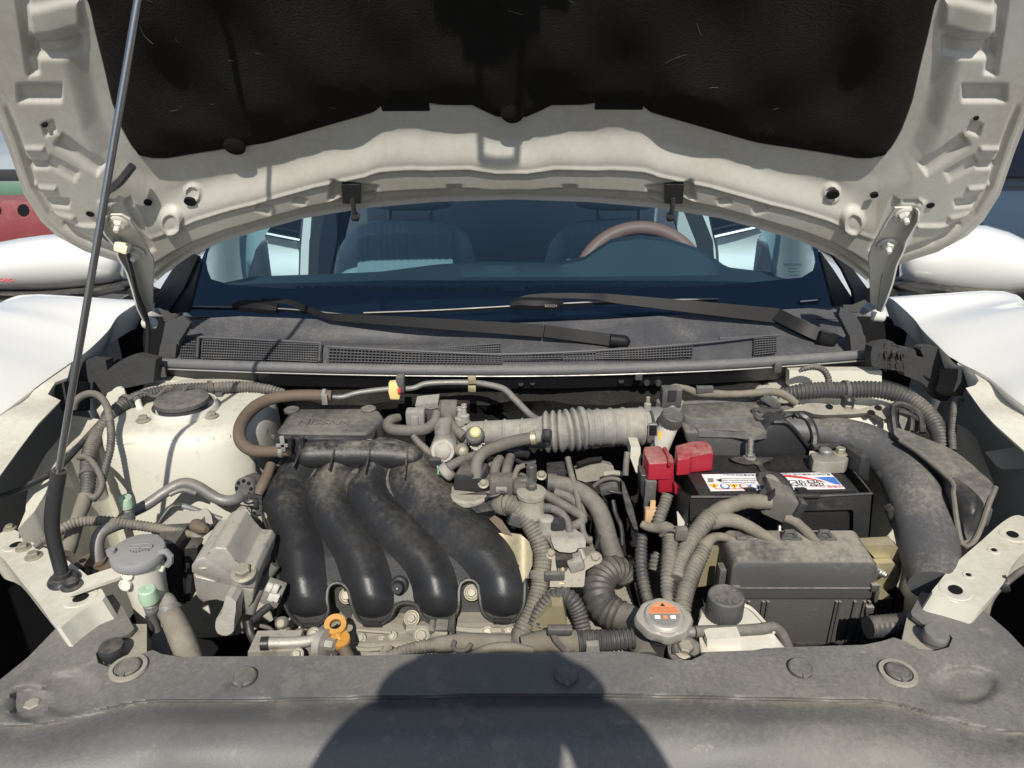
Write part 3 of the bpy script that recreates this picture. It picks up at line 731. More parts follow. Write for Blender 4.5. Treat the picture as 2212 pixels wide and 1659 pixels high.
def rrect(x, y, cx, cy, ww, hh, ang=0., soft=3.):
    c, s = math.cos(R(ang)), math.sin(R(ang)); dx, dy = x - cx, y - cy
    u, v = abs(dx * c + dy * s) - ww / 2, abs(-dx * s + dy * c) - hh / 2
    d = max(u, v) if (u < 0 or v < 0) else math.hypot(u, v)
    return 1 - sstep(-soft, soft, d)
FEAT = [  # centre (offset from the middle line, row), size, turn, height
    (1014, 190, 92, 34, 0, -.010, 4), (994, 266, 26, 26, 20, -.006, 3), (1020, 345, 46, 15, 0, -.007, 3), (975, 427, 46, 16, -6, -.007, 3), (942, 482, 46, 15, -18, -.006, 3),
    (929, 323, 110, 26, -36, -.010, 5), (966, 352, 70, 22, -30, -.006, 4), (1040, 55, 24, 190, 8, -.009, 4), (985, 95, 110, 34, 0, -.012, 6), (985, 30, 110, 60, 4, .008, 8),
    (1028, 310, 46, 10, 0, .005, 3), (1005, 395, 50, 9, -4, .005, 3), (965, 455, 50, 9, -14, .005, 3), (905, 478, 70, 9, 0, .006, 3),
    (860, 425, 40, 6, 0, -.004, 2), (800, 475, 14, 120, 26, -.006, 4), (852, 490, 16, 150, 24, .005, 4),
    (341, 402, 96, 42, -8, -.010, 5), (124, 393, 26, 16, 0, -.006, 3), (532, 436, 30, 16, -20, -.006, 3), (455, 420, 26, 14, -14, -.005, 3)]
def hheight(x, t, r, sg):
    px, py = proj(hpos(x, t, 0)); dx = abs(px - 1106)
    rear = .017 * sstep(.24, .52, r) + .003 * math.exp(-((r - .555) / .02) ** 2) - .013 * sstep(.77, .83, r) - .006 * sstep(.90, .93, r) + .004 * sstep(.965, 1., r)
    side = .012 * sstep(.10, .30, r) - .010 * sstep(.80, .84, r) + .005 * sstep(.86, .9, r) - .006 * sstep(.93, .96, r)
    k = interp(dx, [(700, 0), (860, 1)]) if py > 200 else 1
    h = lerp(rear, side, k)
    if sg == 3: h = .03 * math.sin(math.pi * min(1, r * 1.05)) + .03 * sstep(.1, .5, r)
    if py < 620 and sg < 3:
        for (fx, fy, fw, fh, fa, fz, so) in FEAT:
            if abs(dx - fx) + abs(py - fy) < fw + fh + 20: h += fz * .75 * rrect(dx, py, fx, fy, fw, fh, fa, so * 1.15)
        d = math.hypot(dx - 731, py - 462); h += .011 * (1 - sstep(20, 29, d)) - .004 * (1 - sstep(12, 18, d))       # round buffers
        d = math.hypot(dx - 689, (py - 412) * 1.15); h += .005 * (1 - sstep(15, 22, d)) - .004 * (1 - sstep(10, 14, d))
    return h
NR = 84; rows = []
for sgn in (1, -1):
    idx = range(len(Oh)) if sgn == 1 else range(len(Oh) - 2, 0, -1)
    for i in idx:
        a, o = Ih[i], Oh[i]; row = []
        for j in range(NR + 1):
            r = j / NR; x, t = lerp(a[0], o[0], r), lerp(a[1], o[1], r)
            row.append(hpos(sgn * x, t, hheight(sgn * x, t, r, seg_of[i]) - (.004 if j == 0 else 0)))
        # hem rolled to the outer skin
        row.append(hpos(sgn * o[0] * 1.003, o[1] - (.002 if i < 180 else 0), -.004)); row.append(hpos(sgn * o[0], o[1], -.012))
        rows.append(row)
b = MB(); b.grid(rows + [rows[0]]); inner = b.build('inner_panel', 'hoodin', hood, 40)
b = MB()   # outer skin, the far side
oo_ = [hpos(x, t, -.013) for x, t in Oh] + [hpos(-x, t, -.013) for x, t in Oh[-2:0:-1]]
cen_ = [hpos(x * .5, .4 + (t - .4) * .5, -.04) for x, t in Oh] + [hpos(-x * .5, .4 + (t - .4) * .5, -.04) for x, t in Oh[-2:0:-1]]
b.grid([oo_, cen_, [hpos(0, .4, -.05)] * len(oo_)], True); bmesh.ops.remove_doubles(b.bm, verts=b.bm.verts[:], dist=1e-5); b.build('outer_skin', 'white', hood, 60)
# felt liner
lp = [(x * 1000, t * 1000) for x, t in Ih] + [(-x * 1000, t * 1000) for x, t in Ih[-2:0:-1]]
lp2 = resample(lp + [lp[0]], 170)[:-1]
def lfun(x, t):
    d = poly_dist(x, t, lp2)
    e = .014 * math.sqrt(max(0, min(1, (d + 1) / 16.)))
    q_ = .012 * sstep(10, 70, d) * (.6 + .4 * math.sin(x * .014 + 1) * math.cos(t * .017)) + .007 * math.sin(x * .03) * math.sin(t * .027 + x * .01) * sstep(20, 80, d)
    return hpos(x / 1000, t / 1000, -.002 + e + q_)
b = MB(); b.sheet(lp2, lfun, lambda p: HN * -.003, 16, 16); liner = b.build('felt_liner', 'felt', hood, 60)
b = MB()
for k in range(26):
    x0, t0 = random.uniform(-.55, .55), random.uniform(.16, .42); a_ = random.uniform(0, 6.28); ln = random.uniform(.008, .03)
    if poly_dist(x0 * 1000, t0 * 1000, lp2) < 25: continue
    c0 = lfun(x0 * 1000, t0 * 1000) + HN * .0008; d0 = V((math.cos(a_), 0, 0)) + HT * math.sin(a_); n0 = V((-math.sin(a_), 0, 0)) + HT * math.cos(a_)
    b.tube([c0, c0 + d0 * ln * .5 + n0 * ln * random.uniform(-.2, .2), c0 + d0 * ln], .00022, 3, step=.006)
lf = b.build('lint_fibres', mat('pale lint', (.13, .11, .09), .9, bump=0), liner); lf['kind'] = 'stuff'
# second, lower strip of pad showing along the liner edge + its round clips
for px, py in ((510, 299), (1107, 234), (1674, 266)):
    b = MB(); b.lathe(hp(px, py, .012), HN, [(.017, -.006), (.017, .0), (.014, .0015)], 24); b.build('liner_clip', 'felt', hood)
for px, py in ((875, 222), (1338, 219)):
    x, t = hxt(px, py + 3); b = MB(); b.prism([hpos(x + sx * .036, t + sy * .012, .0015) for sx, sy in ((-1, -1), (1, -1), (1, 1), (-1, 1))], HN * -.004, .003); b.build('panel_slot', 'void', hood)  # flat dark patch stands for the shade inside the slot
for px, py, r in ((417, 415, .0085), (327, 416, .0055), (205, 436, .0055), (109, 244, .0033), (1793, 400, .0088), (1881, 400, .0055), (2000, 418, .0055), (2096, 229, .0033)):
    x, t = hxt(px, py); px2 = abs(px - 1106)
    hh = .0145 if px2 < 720 else .0135
    b = MB(); b.lathe(hpos(x, t, hh), HN, [(r, -.004), (r, .0005), (r * .95, .0009)], 20, sx=1.15, xdir=HT); b.build('drain_hole', 'void', hood)  # black discs stand for the dark inside the holes
# washer jets
for px, s in ((762, -1), (1453, 1)):
    j = MB(); x, t = hxt(px, 400); j.prism([hpos(x + sx * .015 - s * sy * .003, t + sy * .021, .007) for sx, sy in ((-1, -1), (1, -1), (1, 1), (-1, 1))], HN * .012, .002)
    jo = j.build('washer_jet', 'plastic', hood)
    b = MB(); b.tube([hp(px - s * 2, 408, .018), hp(px + (6 if s < 0 else -5), 424, .026), hp(px + (10 if s < 0 else -9), 438, .028)], [.0045, .004, .004], 10); b.lathe(hp(px + (10 if s < 0 else -9), 440, .028), HN, [(.003, -.008), (.0072, -.005), (.0072, .004), (.003, .007)], 14); b.build('jet_nozzle', 'plastic', jo)
# hood latch loop and its bracket at the front edge (their shadow falls on the rear of the panel)
def hbox(x0, x1, t0, t1, h0, h1, name, m='hoodin', bev=.006):
    b = MB(); b.prism([hpos(x0, t0, h0), hpos(x1, t0, h0), hpos(x1, t1, h0), hpos(x0, t1, h0)], HN * (h1 - h0), bev); return b.build(name, m, hood)
FB = [(-.62, .03), (-.50, .045), (-.40, .05), (-.33, .075), (-.27, .055), (-.2, .065), (-.13, .09), (0, .10), (.13, .09), (.2, .075), (.3, .095), (.36, .05), (.45, .03), (.62, .02)]
b = MB(); rows = []
for k in range(63):
    x = -.62 + 1.24 * k / 62; hh = interp(x, FB)
    rows.append([hpos(x, .84, .0), hpos(x, .865, hh * .8), hpos(x, .885, hh), hpos(x, .93, hh), hpos(x, .96, hh * .7), hpos(x, 1.0, .0)])
b.grid(rows); b.build('front_beam', 'hoodin', hood, 50)
hbox(-.085, .085, .86, .94, .09, .112, 'latch_bracket'); hbox(-.05, .05, .87, .93, .112, .124, 'latch_bracket')
b = MB(); b.tube([hpos(-.028, .90, .115), hpos(-.028, .90, .15), hpos(-.024, .90, .156), hpos(.024, .90, .156), hpos(.028, .90, .15), hpos(.028, .90, .115)], .0055, 10, step=.004); b.build('latch_loop', 'steel', hood)

# ---- hinges
hinY = [(430, 1.150), (490, 1.185), (560, 1.245), (620, 1.30), (690, 1.355)]
def hinge(fr_, web, flange, bolts, pin, lab):
    t = thing('hinge', lab, None, w(fr_, *pin, 1.35)); par(t, hood)
    b = MB(); b.sheet(qs(fr_, web), lambda px, py: P(px, py, interp(py, hinY) - .004), V((0, .004, .002)), None, 8); b.build('hinge_arm', 'creamclean', t)
    b = MB()
    n = 24; A = resample(qs(fr_, flange[0]), n); B = resample(qs(fr_, flange[1]), n)
    rows = [[P(*a, interp(a[1], hinY) - .002) for a in A], [P(lerp(a[0], c[0], .6), lerp(a[1], c[1], .6), interp(c[1], hinY) - .012) for a, c in zip(A, B)],
            [P(*c, interp(c[1], hinY) - .030) for c in B], [P(c[0] + (3 if lab[-3:] == 'ide' else -3) * 0, c[1], interp(c[1], hinY) - .026) + V((.003 if fr_ == 'o' else -.003, 0, 0)) for c in B],
            [P(*a, interp(a[1], hinY) + .001) + V((.004 if fr_ == 'o' else -.004, 0, 0)) for a in A]]
    b.grid(rows); b.build('hinge_flange', 'creamclean', t)
    for (x, y) in bolts:
        p = P(*q(fr_, x, y), interp(q(fr_, x, y)[1], hinY) - .008)
        o = bolt(p, HN, .0085, t, 'creamclean', 'hinge_bolt')
        b = MB(); b.lathe(p, HN, [(.0045, 0), (.0045, .018), (.0035, .0195)], 12); b.build('bolt_end', 'creamclean', t)
    p = P(*q(fr_, *pin), 1.352); b = MB(); b.lathe(p, V((1, -.3, 0)), [(.009, -.012), (.012, -.008), (.012, .008), (.009, .012)], 16); b.build('hinge_pin', 'creamclean', t)
    return t
hinge('o', [(1278, 405), (1400, 402), (1378, 520), (1290, 655), (1215, 800), (1175, 900), (1155, 1050), (1145, 1150), (1100, 1090), (1092, 850), (1085, 760), (1110, 690), (1200, 530)],
      ([(1400, 402), (1378, 520), (1290, 660), (1215, 800), (1180, 900), (1158, 1050), (1145, 1150)], [(1425, 402), (1446, 430), (1440, 500), (1352, 645), (1342, 700), (1285, 815), (1255, 950), (1215, 1060), (1172, 1160)]),
      [(1340, 450), (1215, 665)], (1155, 1185), 'cream steel hood hinge with two bolts on the battery side')
hinge('k', [(800, 455), (880, 455), (940, 490), (1108, 770), (1117, 820), (1110, 940), (1106, 1150), (1070, 1165), (1050, 1060), (1010, 900), (960, 760), (890, 650), (830, 540)],
      ([(800, 455), (830, 540), (890, 650), (960, 760), (1010, 900), (1050, 1060), (1075, 1165)], [(775, 458), (750, 510), (752, 580), (853, 700), (858, 755), (925, 870), (965, 1000), (1000, 1130), (1050, 1230)]),
      [(865, 510), (985, 722)], (1085, 1240), 'cream steel hood hinge with a black washer tube on the prop rod side')
b = MB(); b.tube([hp(*q('j', 1000, 1105), .02), hp(*q('j', 925, 1185), .028), hp(*q('j', 850, 1258), .022)], .0062, 10); tw_ = one(b, 'washer_tube_sleeve', 'plastic', 'short black sleeve of the washer tube leaving the felt liner', 'tube sleeve')
b = MB(); b.tube([hp(*q('j', 845, 1260), .02), hp(*q('j', 800, 1340), .02), hp(*q('j', 788, 1450), .022), hp(*q('j', 810, 1590), .026), w('k', 890, 680, 1.195), w('k', 945, 830, 1.235), w('k', 990, 1010, 1.28), w('k', 1060, 1190, 1.325), w('k', 1075, 1300, 1.335), w('k', 1068, 1470, 1.335)], .0042, 10)
one(b, 'washer_tube', 'plastic', 'thin black washer tube running down the hinge into the bay', 'washer tube')
b = MB(); b.box(w('k', 888, 690, 1.19), V((.022, .016, .016)), Matrix.Rotation(R(20), 3, 'Y'), .003); one(b, 'tube_clip', mat('cream clip', (.62, .58, .42), .5, bump=0), 'small cream plastic clip holding the washer tube on the hinge', 'clip')

# ================================================================== prop rod
pr = thing('prop_rod', 'slim steel hood prop rod with black foam sleeve standing on the rail', 'prop rod', wz('f', 460, 710, .826))
base = wz('f', 462, 705, .828)
S0 = [base, P(128, 1215, base.y + .005), P(118, 1175, base.y + .008), P(112, 1135, base.y + .012), P(116, 1085, base.y + .016), P(128, 1018, base.y + .022)]
top = P(298, 0, .885)
b = MB(); b.tube(S0, [.0085, .0088, .0088, .0092, .0094, .0094], 16, step=.01); b.build('foam_sleeve', 'rubber' if 0 else 'plastic', pr)
lowr = P(128, 1010, base.y + .023); d_ = (top - lowr)
end = top + d_.normalized() * .16
b = MB(); b.tube([lowr - d_.normalized() * .02, top, end], .0042, 14, step=.03); b.build('rod', 'chrome', pr)
b = MB(); b.lathe(base - UP * .003, UP, [(.019, 0), (.0195, .003), (.017, .007), (.011, .009), (.010, .014)], 24); b.build('rubber_foot', 'plastic', pr)

# ================================================================== door mirrors
def mirror(cols, low, arm, lab, s):
    t = thing('door_mirror', lab, 'mirror', P(cols[len(cols) // 2][0], cols[len(cols) // 2][2], 1.66), 'door mirrors')
    b = MB(); bulge(b, cols, 1.66, .10, .06, 16); b.build('mirror_cap', 'white', t, 60)
    b = MB(); bulge(b, low, 1.665, .104, .06, 8); b.build('mirror_base', 'plastic', t, 60)
    b = MB(); b.tube([P(*a) for a in arm], [.03, .026, .03], 12, normal=UP, ell=.6); b.build('mirror_arm', 'plastic', t, 60)
mirror([(-170, 575, 590, .1), (-150, 548, 610, .5), (-100, 535, 624, .8), (0, 522, 629, 1), (45, 514, 630, 1), (89, 508, 629, 1), (131, 504, 628, 1), (190, 514, 622, .97), (235, 530, 616, .85), (256, 545, 611, .6), (266, 565, 604, .3)],
       [(-150, 615, 625, .3), (-80, 624, 642, .8), (0, 628, 648, 1), (89, 627, 653, 1), (180, 620, 648, 1), (262, 606, 630, .8), (290, 608, 622, .5)], [(255, 617, 1.66), (290, 622, 1.63), (330, 640, 1.60)], 'white door mirror with red scratch beside the prop rod', -1)
mirror([(1943, 570, 608, .3), (1955, 545, 614, .6), (1980, 522, 622, .85), (2030, 500, 632, .97), (2080, 484, 638, 1), (2130, 486, 642, 1), (2180, 500, 640, 1), (2230, 524, 632, .9), (2290, 548, 615, .6), (2320, 575, 590, .2)],
       [(1920, 612, 622, .5), (1950, 606, 626, .8), (2000, 605, 642, 1), (2080, 614, 654, 1), (2150, 622, 652, 1), (2230, 622, 640, .8), (2290, 605, 618, .3)], [(1955, 612, 1.66), (1920, 625, 1.63), (1885, 640, 1.60)], 'white door mirror beside the hinge on the battery side', 1)
b = MB()
for i in range(6):
    b.tube([P(-4 + 5 * i, 604 + (i % 3) * 2.5, 1.563), P(5 + 5 * i, 602 + (i % 2) * 5, 1.563)], .0012, 5, step=.01)
mm = [o for o in COL.objects if o.name == 'door_mirror'][0]
b.build('red_scratch', 'inkred', mm)

# ================================================================== cabin seen through the windscreen
dashY = lambda px, py: 1.95
db = thing('dashboard', 'dark dashboard top with instrument hood and long vent slots', 'dashboard', P(1106, 620, 1.9))
sil = [(400, 640), (440, 612), (500, 600), (549, 597), (700, 592), (821, 587), (945, 571), (1045, 565), (1193, 567), (1260, 556), (1290, 535), (1322, 515), (1382, 508), (1441, 514), (1516, 538), (1570, 577), (1646, 586), (1740, 590), (1800, 610)]
S1 = resample(sil, 90)
rows = []
for (dy, Y) in ((0, 2.00), (2, 1.97), (8, 1.93)):
    rows.append([P(x, y + dy, Y) for x, y in S1])
rows.append([P(x, max(y + 10, 592 + 6 * math.cos((x - 1100) / 400.)), 1.90) for x, y in S1])
rows.append([P(x, 618 + 4 * math.cos((x - 1100) / 400.), 1.72) for x, y in S1]); rows.append([P(x, 650, 1.58) for x, y in S1])
rows.insert(0, [P(x, y + 60, 2.02) for x, y in S1])
b = MB(); b.grid(rows); b.build('dash_top', 'dash', db, 40)
for x0, x1 in ((640, 1085), (1135, 1480)):
    b = MB(); b.sheet([(x0, 618), (x1, 619), (x1 + 4, 630), (x0 - 6, 629)], lambda px, py: P(px, py, 1.655), V((0, .02, 0)), 60, None); v = b.build('vent_frame', 'dash', db)
    for k in range(int((x1 - x0) / 24)):
        p = P(x0 + 12 + 24 * k, 626, 1.645); c = MB(); c.box(p, V((.004, .006, .012))); c.build('vent_slat', 'cowl', v)
sw = thing('steering_wheel', 'brown leather steering wheel behind the instrument hood', 'steering wheel', P(1385, 640, 2.1))
wc = P(1385, 628, 2.12); ax = V((0, -.9, .44)).normalized(); wx = XP; wy = ax.cross(wx); wy = -wy if wy.z < 0 else wy
b = MB(); b.tube([wc + wx * (.190 * math.cos(a)) + wy * (.190 * math.sin(a)) for a in [2 * math.pi * k / 24 for k in range(25)]], .021, 14, step=.02); b.build('rim', 'wheel', sw)
b = MB(); b.lathe(wc, ax, [(.075, -.03), (.08, 0), (.06, .02)], 20); b.build('hub', 'intdark', sw)
for sx in (-1, 1): b = MB(); b.tube([wc, wc + wx * sx * .19], .018, 8); b.build('spoke', 'intdark', sw)
cb = thing('car_cabin', 'dark car cabin with roof, pillars and a dark backdrop behind the seats', 'car cabin', V((0, 2.6, .5)))
def seat(dx, lab):
    t = thing('seat', lab, None, P(875 + dx, 640, 2.5)); par(t, cb)
    cols = [(722, 590, 700, .15), (726, 560, 700, .5), (735, 530, 700, .8), (752, 505, 700, .95), (777, 485, 700, 1), (810, 477, 700, .95), (846, 473, 700, .9), (900, 472, 700, .9), (945, 474, 700, .95), (975, 481, 700, 1), (998, 494, 700, .95), (1012, 512, 700, .8), (1021, 535, 700, .5), (1027, 565, 700, .15)]
    b = MB(); bulge(b, [(x + dx, a, c, f) for x, a, c, f in cols], 2.5, .10, .10, 16, .45); b.build('backrest', 'seatw', t, 60)
    rows = []
    for i in range(61):
        x = 772 + 206 * i / 60 + dx; tp = interp(x - dx, [(772, 492), (800, 482), (875, 477), (950, 482), (978, 492)])
        rows.append([P(x, lerp(tp, 690, j / 8.), 2.380 + .0022 * (.5 + .5 * math.cos(i * 2 * math.pi / 4)) + (.035 * (1 - sstep(0, .14, j / 8.)))) for j in range(9)])
    b = MB(); b.grid(rows); b.build('pleated_panel', 'seatd', t, 30)
    b = MB(); bulge(b, [(785 + dx, 410, 430, .2), (800 + dx, 390, 448, .8), (840 + dx, 375, 455, 1), (930 + dx, 375, 455, 1), (970 + dx, 390, 448, .8), (985 + dx, 410, 430, .2)], 2.5, .07, .06, 10); hr = b.build('headrest', 'seatd', t, 60)
    for x in (841, 930): b = MB(); b.cyl(P(x + dx, 480, 2.48), P(x + dx, 445, 2.48), .008); b.build('headrest_post', 'chrome', t)
seat(0, 'pale pleated front seat behind the plain side of the dashboard'); seat(451, 'pale pleated front seat behind the brown steering wheel')
b = MB(); b.box(V((0, 2.83, 1.44)), V((1.25, 1.50, .04)), bevel=.015); b.build('roof', 'white', cb)
b = MB(); b.grid([[WSP(x, y + 14, .004) for x, y in ((520, 400), (560, 330), (800, 300), (1106, 290), (1400, 300), (1650, 330), (1690, 400))], [V((X, Y, z)) for X, Y, z in ((-.66, 2.06, 1.36), (-.62, 2.08, 1.40), (-.35, 2.09, 1.43), (0, 2.09, 1.435), (.35, 2.09, 1.43), (.62, 2.08, 1.40), (.66, 2.06, 1.36))]]); b.build('roof_header', 'white', cb)
b = MB(); b.box(V((0, 3.5, .95)), V((1.3, .05, 1.0))); b.build('rear_backdrop', 'intdark', cb)  # dark backdrop added to stand for the unlit rear of the cabin
b = MB(); b.box(V((0, 2.6, .42)), V((1.6, 2.2, .04))); b.build('cabin_floor', 'intdark', cb)
b = MB(); b.box(V((0, 3.2, .86)), V((1.25, .16, .5)), bevel=.05); b.build('rear_bench', 'seatd', cb)
for s, poly in ((-1, [(446, 600), (446, 560), (470, 495), (530, 420), (640, 420), (585, 490), (552, 540), (535, 600), (470, 614)]), (1, [(1760, 598), (1758, 555), (1738, 495), (1690, 420), (1585, 420), (1632, 480), (1660, 530), (1672, 600), (1735, 604)])):
    b = MB(); b.sheet(poly, lambda px, py: P(px, py, 1.80 + .12 * sstep(0, 110, (px - 446 if s < 0 else 1760 - px))), V((-s * -.01, .05, 0)), 14, 20); b.build('pillar_lining', 'seatw', cb, 60)
for s, poly in ((-1, [(664, 640), (668, 520), (690, 420), (760, 420), (745, 470), (733, 520), (722, 640)]), (1, [(1548, 640), (1540, 520), (1500, 420), (1440, 420), (1462, 470), (1480, 520), (1530, 640)])):
    b = MB(); b.sheet(poly, lambda px, py: P(px, py, 2.72), V((0, .12, 0)), 14, 20); b.build('centre_pillar', 'intdark', cb, 60)
    b = MB(); b.sheet([(x + (0 if s < 0 else 0), y) for x, y in ([(686, 600), (690, 520), (705, 440), (733, 440), (728, 520), (712, 600)] if s < 0 else [(1516, 585), (1502, 520), (1472, 445), (1450, 445), (1470, 520), (1500, 585)])], lambda px, py: P(px, py, 2.70), V((0, .01, 0))); b.build('pillar_cover_panel', 'trim' if s < 0 else 'seatw', cb)
# rear doors standing open: white skin, dark window, bright strip
def rdoor(skin, win, strip, edge, lab):
    t = thing('rear_door', lab, 'car door', P(skin[0][0], 660, 3.05), 'open rear doors')
    b = MB(); b.sheet(skin, lambda px, py: P(px, py, 3.05 + .02 * math.sin(py * .05)), V((0, .07, 0)), 20, 12); b.build('door_skin', 'white', t, 60)
    b = MB(); b.sheet(win, lambda px, py: P(px, py, 3.08), V((0, .02, 0))); b.build('door_window', 'navy', t)
    b = MB(); b.tube([P(*p, 3.03) for p in strip], .010, 8); b.build('belt_strip', 'chrome', t)
    b = MB(); b.sheet(edge, lambda px, py: P(px, py, 3.0), V((0, .06, 0)), 20, 12); b.build('door_edge', 'white', t)
rdoor([(500, 660), (505, 560), (545, 503), (640, 517), (646, 545), (643, 660)], [(500, 560), (545, 500), (560, 420), (655, 420), (645, 515)], [(520, 496), (560, 502), (648, 519)], [(646, 660), (650, 540), (660, 420), (676, 420), (668, 540), (668, 660)], 'open white rear door seen past the bare seat')
rdoor([(1700, 660), (1690, 560), (1655, 490), (1548, 510), (1552, 545), (1560, 660)], [(1690, 560), (1660, 490), (1640, 420), (1535, 420), (1540, 512)], [(1680, 482), (1640, 490), (1543, 512)], [(1552, 660), (1546, 540), (1520, 420), (1505, 420), (1528, 540), (1536, 660)], 'open white rear door seen past the steering wheel')

# ================================================================== wipers
def wiper(arm, ar, blade, house, capp, lab):
    t = thing('wiper', lab, 'wiper', P(*capp), 'windscreen wipers')
    b = MB(); b.tube(arm, [r * 1.4 for r in ar], 4, step=.015, normal=TOCAM, ell=.5, phase=math.pi / 4); b.build('wiper_arm', 'wiper', t, 30)
    b = MB(); b.tube(blade, .0042, 8, step=.03, normal=TOCAM, ell=.75); bl = b.build('wiper_blade', 'wiper', t)
    b = MB(); b.tube([p + V((0, -.006, .004)) for p in blade], .0016, 6, step=.03); b.build('blade_spine', 'pipe', bl)
    b = MB(); b.tube(house, [.008, .0125, .0135, .0130, .010], 8, step=.01, normal=TOCAM, ell=.8, phase=math.pi / 8); ho = b.build('blade_clip', 'wiper', t)
    return t
wy_ = lambda px, py, off: WSP(px, py, -off)
t1 = wiper([wy_(1172, 715, .05), wy_(950, 700, .045), wy_(737, 686, .045), wy_(700, 682, .042), wy_(655, 664, .040), wy_(620, 652, .042), wy_(565, 649, .042)], [.0125, .0105, .0075, .0060, .0055, .0055, .0045],
      [wy_(400, 664, .022), wy_(560, 667, .022), wy_(650, 672, .022), wy_(747, 682, .022)], [wy_(505, 662, .03), wy_(525, 660, .032), wy_(555, 662, .034), wy_(580, 665, .032), wy_(600, 668, .03)], (1352, 738, 1.335), 'black wiper lying over the sunken dish of the cowl panel')
b = MB(); b.tube([P(1318, 734, 1.325), P(1345, 737, 1.325), P(1362, 738.5, 1.325)], [.0115, .0118, .0115], 12, normal=TOCAM, ell=.6, step=.004, round_=2); b.build('pivot_cap', 'wiper', t1)
b = MB(); b.tube([wy_(1175, 715, .052), P(1262, 727, 1.345), P(1348, 738, 1.332)], .0165, 4, step=.02, normal=TOCAM, ell=.6, phase=math.pi / 4); b.build('arm_head', 'wiper', t1, 30)
b = MB(); b.lathe(P(1166, 726, 1.343), V((0, -1, .3)), [(.004, 0), (.004, .003), (.003, .004)], 12); b.build('hinge_rivet', 'wiper', t1)
t2 = wiper([wy_(1680, 683, .06), wy_(1500, 664, .055), wy_(1320, 645, .05), wy_(1290, 641, .047), wy_(1218, 639, .042), wy_(1150, 641, .037), wy_(1120, 648, .032)], [.0150, .0125, .0085, .0060, .0055, .0050, .0045],
      [wy_(787, 678, .022), wy_(950, 672, .022), wy_(1150, 661, .022), wy_(1350, 652, .022), wy_(1550, 648, .022)], [wy_(1102, 660, .03), wy_(1120, 655, .034), wy_(1155, 656, .036), wy_(1190, 656, .034), wy_(1214, 656, .028)], (1795, 735, 1.35), 'black wiper reaching across the glass above the raised cowl lid')
b = MB(); b.tube([P(1768, 727, 1.338), P(1790, 735, 1.338), P(1808, 740, 1.338)], [.0125, .0125, .012], 12, normal=TOCAM, ell=.6, step=.004, round_=2); b.build('pivot_cap', 'wiper', t2)
b = MB(); b.tube([wy_(1678, 682, .062), P(1738, 711, 1.36), P(1792, 735, 1.345)], .0185, 4, step=.02, normal=TOCAM, ell=.6, phase=math.pi / 4); b.build('arm_head', 'wiper', t2, 30)
for (px, py) in ((1122, 648), (1165, 647)): pass
text('BOSCH', wy_(1190, 661, .047), XP, V((0, .3, .9)), .0075, 'inkgrey', t2, 'maker_mark')

# ================================================================== foam blocks at the cowl ends
b = MB(); b.sheet(qs('a', [(565, 100), (610, 50), (640, 25), (765, 35), (778, 108), (815, 78), (870, 38), (930, 8), (990, -5), (1132, 28), (1120, 120), (1112, 192), (900, 238), (740, 292), (560, 330), (520, 200)]), lambda px, py: P(px, py, 1.225 + .0008 * math.sin(px * .4) * math.cos(py * .3)), V((0, .025, -.004)), 6, 6)
one(b, 'foam_block', 'foam', 'black foam block with notched top behind the prop rod', 'foam block', 'cowl end foam blocks')
b = MB(); b.sheet(qs('a', [(400, 215), (470, 190), (525, 200), (525, 410), (445, 400), (405, 270)]), lambda px, py: P(px, py, 1.15), V((0, .05, -.02)), 8, 8)
one(b, 'foam_wedge', 'foam', 'small black foam wedge in the fender corner by the prop rod', 'foam wedge', 'fender foam wedges')
b = MB(); b.sheet(smoothpoly([(1884, 749), (1911, 740), (1928, 738), (1943, 749), (1976, 755), (1980, 768), (1996, 772), (1988, 755), (2000, 749), (2027, 750), (2042, 764), (2069, 793), (2068, 815), (2056, 857), (2030, 866), (1994, 828), (1955, 812), (1952, 803), (1912, 797), (1884, 790)], 2), lambda px, py: P(px, py, 1.23 - .007 * math.exp(-((px - 1930) / 30.) ** 2 - ((py - 770) / 25.) ** 2) * (1 + .8 * math.sin(px * 1.1 + py * .6) * math.sin(py * .9))), V((0, .025, -.004)), 4, 4)
one(b, 'foam_block', 'foam', 'black foam block with torn shaggy end beside the snorkel side fender', 'foam block', 'cowl end foam blocks')
b = MB(); b.sheet(qs('e', [(1735, 100), (1815, 90), (1870, 150), (1860, 210), (1790, 235), (1760, 300), (1700, 260), (1730, 170)]), lambda px, py: P(px, py, 1.16), V((0, .05, -.02)), 8, 8)
one(b, 'foam_wedge', 'foam', 'small black foam wedge in the fender corner by the snorkel', 'foam wedge', 'fender foam wedges')

